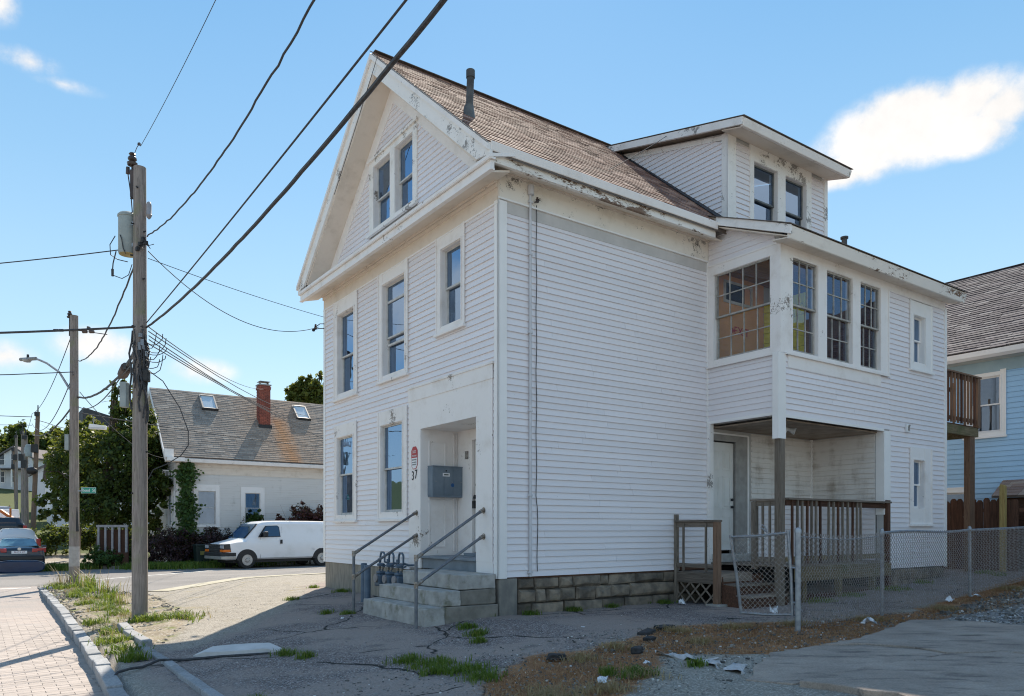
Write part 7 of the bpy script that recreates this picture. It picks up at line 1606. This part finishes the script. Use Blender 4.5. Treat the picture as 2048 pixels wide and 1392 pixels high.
m = MB(); m.add([(.50, -.64, 1.10), (.50, .64, 1.10), (1.17, .54, 1.405), (1.17, -.54, 1.405)], [(0, 1, 2, 3)]); m.v = [(x-.015, y, z+.02) for x, y, z in m.v]; m.build('rear_window', plain('car_rear_glass', (.10, .20, .25), (.05, .11, .15), 2.2, .06, spec=.9), jt)
for s in (1, -1):
    m = MB(); m.hexa([(-.04, s*.42, .86), (.06, s*.90, .84), (.30, s*.93, .90), (.06, s*.42, .90), (-.03, s*.42, 1.0), (.06, s*.91, 1.04), (.32, s*.92, 1.06), (.06, s*.44, 1.03)]); m.build('tail_light', TL, jt, bevel=.01)
    m = MB(); m.box(1.55, 1.75, s*.86, s*1.02, 1.0, 1.12); m.build('wing_mirror', NVY, jt, bevel=.03)
m = MB(); m.box(-.018, .0, -.26, .26, .80, .92); m.build('number_plate', M['white'], jt); text('plate_print', '3HC5 47', .10, (-.0195, 0, .86), RFRONT, plain('plate_red', (.3, .05, .06), (.2, .04, .05), 3, .5), jt, .0005)
m = MB(); m.lathe([(.062, -.022), (.062, -.012), (.05, -.008)], (0, 0, 1.0), 'x', 18); m.build('badge_ring', M['chrome'], jt); 
m = MB()
for (y0, z0, y1, z1) in ((-.035, 1.04, 0, .975), (.035, 1.04, 0, .975), (-.045, 1.0, -.02, .955), (.045, 1.0, .02, .955)): m.bar((-.024, y0, z0), (-.024, y1, z1), .009, .006, (1, 0, 0))
m.build('badge', M['chrome'], jt)
m = MB(); m.hexa([(-.05, -.80, .50), (-.05, .80, .50), (.2, .9, .50), (.2, -.9, .50), (-.04, -.80, .72), (-.04, .80, .72), (.2, .9, .72), (.2, -.9, .72)]); m.build('bumper', plain('black_bumper', (.015, .015, .018), (.02, .02, .022), 4, .3), jt, bevel=.05)
m = MB(); pts = [(.86*math.copysign(abs(math.cos(t))**.55, math.cos(t)), .235+.27*math.copysign(abs(math.sin(t))**.8, math.sin(t))) for t in np.linspace(0, 6.283, 33)[:-1]]; m.prism(pts, lambda a, c, d: (d, a, c), -.07, .4); m.build('lower_skirt', plain('blue_skirt', (.006, .028, .085), (.005, .02, .065), 3, .22, spec=.7), jt, bevel=.05)
m = MB(); m.tube([(-.072, .87*math.copysign(abs(math.cos(t))**.55, math.cos(t)), .235+.28*abs(math.sin(t))**.8) for t in np.linspace(0.1, 3.04, 20)], .012, 6); m.build('skirt_trim', M['chrome'], jt)
WHT = paint('white_car_paint', (.72, .72, .73), .3)
sv = saloon('white estate car with dark rear window parked ahead of the navy saloon', W(-4.75, 32.6, float(G(-4.75, 32.6))+.05), CH, WHT, estate=True, tall=.12)
m = MB(); m.add([(.06, -.70, 1.18), (.06, .70, 1.18), (.33, .62, 1.58), (.33, -.62, 1.58)], [(0, 1, 2, 3)]); m.v = [(x-.02, y, z+.01) for x, y, z in m.v]; m.build('rear_window', plain('dark_car_glass', (.02, .022, .03), (.03, .03, .035), 3, .06, spec=.9), sv)
for s in (1, -1): m = MB(); m.box(-.01, .1, s*.72, s*.9, .85, 1.2); m.build('tail_light', TL, sv, bevel=.02)
GRN = paint('dark_green_paint', (.008, .04, .028), .2)
gv = saloon('dark green people carrier parked third in the row', W(-4.95, 40.0, float(G(-4.95, 40))+.05), CH, paint('black_car_paint', (.015, .016, .018), .2), estate=True, tall=.25)
m = MB(); m.add([(.06, -.70, 1.25), (.06, .70, 1.25), (.33, .62, 1.70), (.33, -.62, 1.70)], [(0, 1, 2, 3)]); m.v = [(x-.02, y, z+.01) for x, y, z in m.v]; m.build('rear_window', GRN, gv)
for s in (1, -1): m = MB(); m.box(-.01, .1, s*.72, s*.9, .95, 1.35); m.build('tail_light', TL, gv, bevel=.02)
tk = thing('work_truck', 'white flatbed truck with orange equipment parked up the street', 'truck', W(-4.7, 49.0, float(G(-4.7, 49))+.05), CH, 'cars parked along the street')
m = MB(); m.box(0, 3.6, -.95, .95, .75, .95); m.build('bed', WHT, tk, bevel=.02); m = MB(); m.hexa([(3.7, -.9, .5), (5.6, -.9, .5), (5.6, .9, .5), (3.7, .9, .5), (3.75, -.8, 1.9), (4.9, -.8, 1.9), (4.9, .8, 1.9), (3.75, .8, 1.9)]); m.build('cab', WHT, tk, bevel=.06)
OR_ = plain('orange_machinery', (.55, .17, .03), (.4, .12, .03), 4, .5); m = MB(); m.box(.5, 1.6, -.7, .7, .95, 1.3); m.bar((.4, -.6, 1.0), (1.2, .3, 1.75), .18, .18); m.bar((1.0, .6, 1.0), (.4, .5, 1.7), .14, .14); m.bar((.6, -.2, 1.2), (.6, -.2, 1.9), .12, .12); m.build('equipment', OR_, tk)
for x in (.9, 4.6):
    for y in (.85, -.85): wheel(tk, x, y, .38, .25)
c3 = saloon('white car parked far up the street beyond the orange equipment', W(-4.6, 63.0, float(G(-4.6, 63))+.05), CH, WHT)
m = MB(); m.add([(.50, -.64, 1.10), (.50, .64, 1.10), (1.17, .54, 1.405), (1.17, -.54, 1.405)], [(0, 1, 2, 3)]); m.v = [(x-.015, y, z+.02) for x, y, z in m.v]; m.build('rear_window', plain('far_glass', (.15, .17, .19), (.1, .1, .12), 3, .1), c3)
c4 = saloon('dark blue car at the top of the street before the white gabled house', W(-5.0, 93.0, float(G(-5, 93))+.05), CH+.9, NVY)
m = MB(); m.add([(.50, -.64, 1.10), (.50, .64, 1.10), (1.17, .54, 1.405), (1.17, -.54, 1.405)], [(0, 1, 2, 3)]); m.v = [(x-.015, y, z+.02) for x, y, z in m.v]; m.build('rear_window', GC, c4)
cn_ = thing('traffic_cone', 'orange traffic cone standing at the top of the street', 'cone', W(-3.6, 80, float(G(-3.6, 80))+.06), 0); m = MB(); m.lathe([(.16, .03), (.04, .75), (0, .76)], (0, 0, 0), 'z', 12); m.build('cone', OR_, cn_, smooth=True); m = MB(); m.box(-.2, .2, -.2, .2, 0, .035); m.build('base', OR_, cn_)

# ------------------------------------------------------------------ houses up the street
FW = plain('far_white_wall', (.66, .66, .68), (.58, .58, .60), 1, .7); FR = plain('far_roof', (.16, .14, .14), (.11, .1, .1), 2, .9); FG = plain('far_window', (.06, .07, .09), (.04, .045, .06), 2, .15)
def far_house(name, label, u, v, w_, dpt, h, rise, rows, m_=FW, cols=4, rz=ANG, porch_=False, along=False):
    z = float(G(u, v)); o = thing(name, label, 'house', W(u, v, z), rz, 'houses up the street')
    m = MB(); m.box(0, w_, 0, dpt, -1, h)
    if not along: m.prism([(0, h), (w_, h), (w_/2, h+rise)], lambda a, c, d: (a, d, c), 0, dpt)
    m.build('wall', m_, o)
    m = MB()
    if along: m.prism([(-.4, h-.1), (-.4, h+.1), (dpt/2, h+rise), (dpt+.4, h+.1), (dpt+.4, h-.1), (dpt/2, h+rise-.2)], lambda a, c, d: (d, a, c), -.3, w_+.3)
    else: m.prism([(-.4, h-.25), (-.4, h), (w_/2, h+rise+.15), (w_+.4, h), (w_+.4, h-.25), (w_/2, h+rise-.1)], lambda a, c, d: (a, d, c), -.35, dpt+.35)
    m.build('roof', FR, o)
    for r_ in range(rows):
        for k in range(cols):
            x = w_*(k+.5)/cols; zz = .9+r_*2.7
            f = MB(); f.box(x-.55, x+.55, -.05, 0, zz-.12, zz+1.75); wf_ = f.build('window', M['trim'], o); f = MB(); f.box(x-.42, x+.42, -.07, -.05, zz, zz+.78); f.box(x-.42, x+.42, -.068, -.05, zz+.84, zz+1.62); f.build('pane', FG, wf_)
    if not along: f = MB(); f.box(w_/2-.5, w_/2+.5, -.05, 0, h+.3, h+1.8); wf_ = f.build('window', M['trim'], o); f = MB(); f.box(w_/2-.38, w_/2+.38, -.07, -.05, h+.42, h+1.65); f.build('pane', FG, wf_)
    if porch_: f = MB(); f.box(-.2, w_+.2, -1.8, 0, 2.75, 2.95); pr = f.build('porch_roof', FR, o); f = MB(); [f.box(x-.08, x+.08, -1.7, -1.54, 0, 2.75) for x in np.linspace(.1, w_-.1, 4)]; props(f.build('porch_column', M['trim'], pr), kind='stuff')
    return o
gp = px2(28, 985, 120); gu = (gp[0]-O[0])*CA+(gp[1]-O[1])*SA; gv = -(gp[0]-O[0])*SA+(gp[1]-O[1])*CA
far_house('gabled_house', 'white two-storey gabled house at the top of the street, far left', gu-2.4, gv-1.9, 6.2, 9, 4.6, 1.7, 2, cols=3, rz=ANG-.75, porch_=True)
far_house('grey_house', 'pale house with grey roof up the street behind the cracked poles', -1.3, 60.5, 8, 7, 4.1, 2.1, 1, cols=4, rz=ANG+.0, along=True)
far_house('grey_house', 'white house beyond the corner tree, mostly hidden by leaves', -1.5, 76, 7, 8, 4.4, 2.2, 1, cols=3)
dk_ = thing('dark_gabled_roof', 'dark tilted roof corner showing between the yellow-green tree and the dark tree', 'house', W(-.9, 45.2, 6.9), ANG)
m = MB(); m.hexa([(0, 0, 0), (2.4, 0, 0), (2.4, 5, 0), (0, 5, 0), (.1, 0, 2.1), (2.4, 2.5, 1.9), (2.4, 2.6, 1.9), (.1, 2.5, 2.1)]); m.build('roof', plain('dark_slate', (.07, .068, .075), (.05, .05, .055), 3, .8), dk_); m = MB(); m.box(.1, 2.3, .3, 4.8, -7.5, .0); m.build('wall', FW, dk_)
m = MB(); m.prism([(.35, .25), (1.0, .2), (1.05, .85), (.42, .9)], lambda a, c, d: (a, d+.45*c, c), -.03, .03); sk = m.build('skylight', M['frame_grey'], dk_)

# ------------------------------------------------------------------ plants and litter on the ground
def scatter(n, u0, u1, v0, v1, test, rng, dz=0.0):
    out = []
    for _ in range(n):
        u, v = rng.uniform(u0, u1), rng.uniform(v0, v1)
        if test(u, v): out.append(W(u, v, float(G(u, v))+dz))
    return out
rr = random.Random(77)
def spots(centres, n, s):
    out = []
    for (u, v, w_) in centres:
        for _ in range(int(n*w_)):
            a, c_ = u+rr.gauss(0, s*w_), v+rr.gauss(0, s*w_); out.append(W(a, c_, float(G(a, c_))))
    return out
def stuff(o, label, cat='grass'): 
    return props(o, label, cat, kind='stuff')
gre = spots([(-3.85, 4.35, .9), (-3.6, 4.1, .8), (-4.1, 4.4, .6), (-4.25, 5.7, .6), (-4.35, 6.6, .7), (-4.2, 7.6, .9), (-4.5, 8.3, .5), (-4.2, 9.4, .9), (-4.45, 10.6, .5), (-4.2, 12, .9), (-4.3, 14.2, 1.1), (-4.4, 15.6, .8), (-4.75, 3.2, .45), (-4.82, 2.2, .45), (-4.85, 1.3, .4), (-4.86, .55, .35), (-4.8, 4.6, .4)], 46, .2)
stuff(blades('verge_grass', gre, .15, .007, M['grass'], per=8, lean=1.0, spread=.05), 'green grass tufts on the verge round the poles')
dry = spots([(-4.2, 15.2, .8), (-4.4, 16.0, .8), (-3.5, 4.2, .8), (-4.2, 5.2, .6), (-4.3, 9, .7), (-4.4, 6.6, .6), (-4.7, 3.9, .6), (-4.2, 12.6, .8), (-4.85, 2.7, .4)], 26, .24)
dry = [p for p in dry if (-(p.y-O[1])*0+(p.x-O[0])*CA+(p.y-O[1])*SA) > -4.9]
stuff(blades('dry_grass', dry, .15, .004, M['straw'], per=6, lean=1.3, spread=.06), 'dry straw-coloured grass on the verge', 'grass')
tall = spots([(-3.85, 14.9, .5), (-4.3, 15.5, .7), (-3.9, 13.3, .4), (-4.0, 9.9, .4), (-4.0, 7.4, .3)], 16, .2)
stuff(blades('tall_weeds', tall, .62, .007, M['straw'], per=4, lean=.7, spread=.06), 'tall seeding weeds beside the second pole', 'weeds')
tg = spots([(-3.9, 14.4, .6), (-4.0, 12.6, .5), (-3.95, 9.8, .45), (-4.1, 8.0, .3)], 18, .2); stuff(blades('green_weeds', tg, .42, .012, M['grass'], per=6, lean=.7, spread=.07), 'leafy green weeds on the verge', 'weeds')
yard = spots([(.3, 26.4, 1.3), (1.2, 26.6, 1.6), (2.2, 26.9, 1.8), (3.2, 27.2, 1.6), (-.6, 26.9, 1.0), (4.5, 27.4, 1.3), (6, 27.6, 1), (-3.4, 28.6, 1), (-3.75, 27.4, 1), (-2.6, 28.2, 1)], 130, .38)
stuff(blades('yard_grass', yard, .30, .012, M['grass'], per=7, lean=.6, spread=.1), 'bright green grass strip before the hedge of the low house')
lot = spots([(-2.45, -2.35, .9), (-2.35, -2.9, .9), (-2.55, -2.0, .6), (-2.4, -3.25, .7), (-2.6, -2.7, .7), (-.95, -.62, .5), (-1.15, -1.2, .5), (-1.4, -1.65, .3), (-4.4, -2.5, .4), (-4.4, -3.1, .35), (-1.7, 2.5, .3), (-1.4, 5.0, .4), (.5, -.12, .4), (1.4, -.1, .5), (2.2, -.1, .3), (3.4, -.14, .6), (5.6, -1.7, .8), (6.6, -1.75, .7), (7.8, -1.8, 1), (9.2, -1.7, .6), (-.15, 3.4, .5), (-.2, 5.4, .6), (-.3, 6.8, .4), (-.16, .05, .3), (11.6, -1.9, .8), (11.3, -2.3, .5), (-1.5, 2.1, .3), (-3.4, -.5, .5), (-3.25, -.8, .4), (-.7, -4.4, .3), (-1.3, -4.2, .5), (-1.5, -4.0, .3)], 60, .13)
stuff(blades('lot_grass', lot, .085, .0045, M['grass'], per=8, lean=.9, spread=.03), 'short green grass growing out of the cracks in the lot')
drt = []
for _ in range(26000):
    u, v = rr.uniform(-3, 12.5), rr.uniform(-5.2, -2.2)
    drt.append((u, v))
du = np.array([p[0] for p in drt]); dv = np.array([p[1] for p in drt]); sdd = poly_sd(du, dv, DIRT); dens = .5+.5*np.sin(du*3.1+dv*1.7)*np.sin(du*1.3-dv*4.1)
keepm = (sdd < .02) & (NR.random(len(du)) < np.clip(dens*1.1, .12, 1))
pts = [W(a, c_, float(G(a, c_))-.015) for a, c_ in zip(du[keepm], dv[keepm])]
stuff(blades('brown_litter', pts, .035, .003, M['brown_straw'], per=5, lean=3.2, spread=.06), 'brown dry grass litter and needles along the fence line', 'litter')
hay = spots([(-2.55, -4.45, .8), (-2.35, -4.2, .6), (-2.65, -4.75, .9), (-1.9, -4.45, .5), (-1.2, -3.3, .4), (-.6, -3.2, .4), (.9, -2.7, .5), (1.8, -2.9, .5), (2.7, -3.2, .5), (-1.3, -4.3, .4), (.4, -3.5, .3), (4.0, -3.5, .5), (6.0, -3.6, .5), (9, -3.4, .6)], 60, .2)
stuff(blades('dead_grass', hay, .085, .0032, M['straw'], per=8, lean=1.9, spread=.05), 'pale dead grass tufts in the dry soil patch')
gb = MB(); rp = random.Random(5); tests = ((7000, GRAV, .022), (5200, [(-5, -5.2), (5.5, -5.2), (5.5, -2.2), (-5, -2.2)], .013), (5200, VERGE, .024), (1300, [(-4.4, -4.6), (4, -3.0), (0, 8), (-4.4, 4)], .009))
pst = []
for n, pl, s_ in tests:
    P_ = np.array(pl); lo, hi = P_.min(0), P_.max(0)
    uu, vv = NR.uniform(lo[0], hi[0], n), NR.uniform(lo[1], hi[1], n); ok = poly_sd(uu, vv, pl) < 0
    for a, c_ in zip(uu[ok], vv[ok]):
        if -.3 < a < 10.5 and -.1 < c_ < 7: continue
        p = W(a, c_); 
        if p.y < 6 or p.y > 24: continue
        k = s_*rp.uniform(.5, 1.5)*(2.0 if rp.random() < .03 else 1); gb.rock((p.x, p.y, float(G(a, c_))+k*.12), k, k*rp.uniform(.6, 1), k*.7, rp.uniform(0, 3), .3, rp)
b = NB('pebble'); g_ = b.n('ShaderNodeNewGeometry').outputs['Random Per Island']; pc = b.mix(g_, (.08, .078, .075), (.33, .31, .28)); pc = b.mix(b.ramp(g_, .93, .95), pc, (.6, .59, .57)); PEB = b.principled(pc, .9, 0, .2)
stuff(gb.build('pebbles', PEB, fix=False), 'loose pebbles and grit on the lot', 'gravel')
# litter: single pieces
def scrap(label, u, v, s_, seed, name='litter_scrap', flat=.35):
    rg = random.Random(seed); o = thing(name, label, 'litter', GW(u, v, .0), rg.uniform(0, 6)); n = 6; vs = []
    for i in range(n):
        for j in range(n): vs.append(((i/(n-1)-.5)*s_*(1+.3*rg.uniform(-1, 1)), (j/(n-1)-.5)*s_*.6*(1+.3*rg.uniform(-1, 1)), .01+s_*flat*rg.random()*(.3+math.sin(math.pi*i/(n-1)))))
    m = MB(); m.add(vs, [(i*n+j, i*n+j+1, (i+1)*n+j+1, (i+1)*n+j) for i in range(n-1) for j in range(n-1)]); m.build('crumpled_sheet', M['litter'], o, smooth=True, ang=60); return o
scrap('white plastic cup lying in the dry grass near the middle fence post', 6.75, -3.35, .15, 1, flat=.7); scrap('crumpled white wrapper in front of the middle fence post', 3.55, -3.75, .16, 2, flat=.5); scrap('white paper scrap on the brown soil patch in the foreground', -1.75, -4.22, .13, 3)
scrap('crumpled tissue on the ground behind the gate', 3.6, -2.2, .2, 4, flat=.6); scrap('small white scrap on the soil just left of the torn matting', -.95, -3.98, .07, 5); scrap('white scrap on the asphalt below the foundation stones', .15, -1.75, .08, 6, flat=.1); scrap('plastic scrap beside the landing post', 3.5, -.45, .15, 7, flat=.6); scrap('scrap of paper beside the handrail post', -1.75, 1.7, .09, 8, flat=.2); scrap('torn white scrap at the third fence post', 7.55, -3.42, .17, 9, flat=.3)
cl_ = thing('asphalt_chunk', 'broken black asphalt lip at the edge of the dry soil', 'rubble', GW(.45, -2.62), ANG); m = MB(); m.rock((0, 0, .0), .42, .12, .07, .5, .2); m.build('chunk', plain('asphalt_lump', (.05, .048, .05), (.03, .03, .03), 30, .95, .6, 60), cl_, bevel=.01); 
for k, (u, v, s_, lab) in enumerate(((.95, -2.42, .3, 'flat asphalt piece by the gravel edge behind the soil'), (.05, -3.05, .16, 'dark asphalt lump half buried in the brown soil'), (-.55, -3.45, .18, 'asphalt lump lying left of the matting strip'), (-1.35, -3.05, .2, 'asphalt piece near the green weeds'))):
    o = thing('asphalt_chunk', lab, 'rubble', GW(u, v), R.uniform(0, 3)); m = MB(); m.rock((0, 0, .01), s_, s_*.55, .06, 0, .3); m.build('chunk', bpy.data.materials['asphalt_lump'], o, bevel=.01)
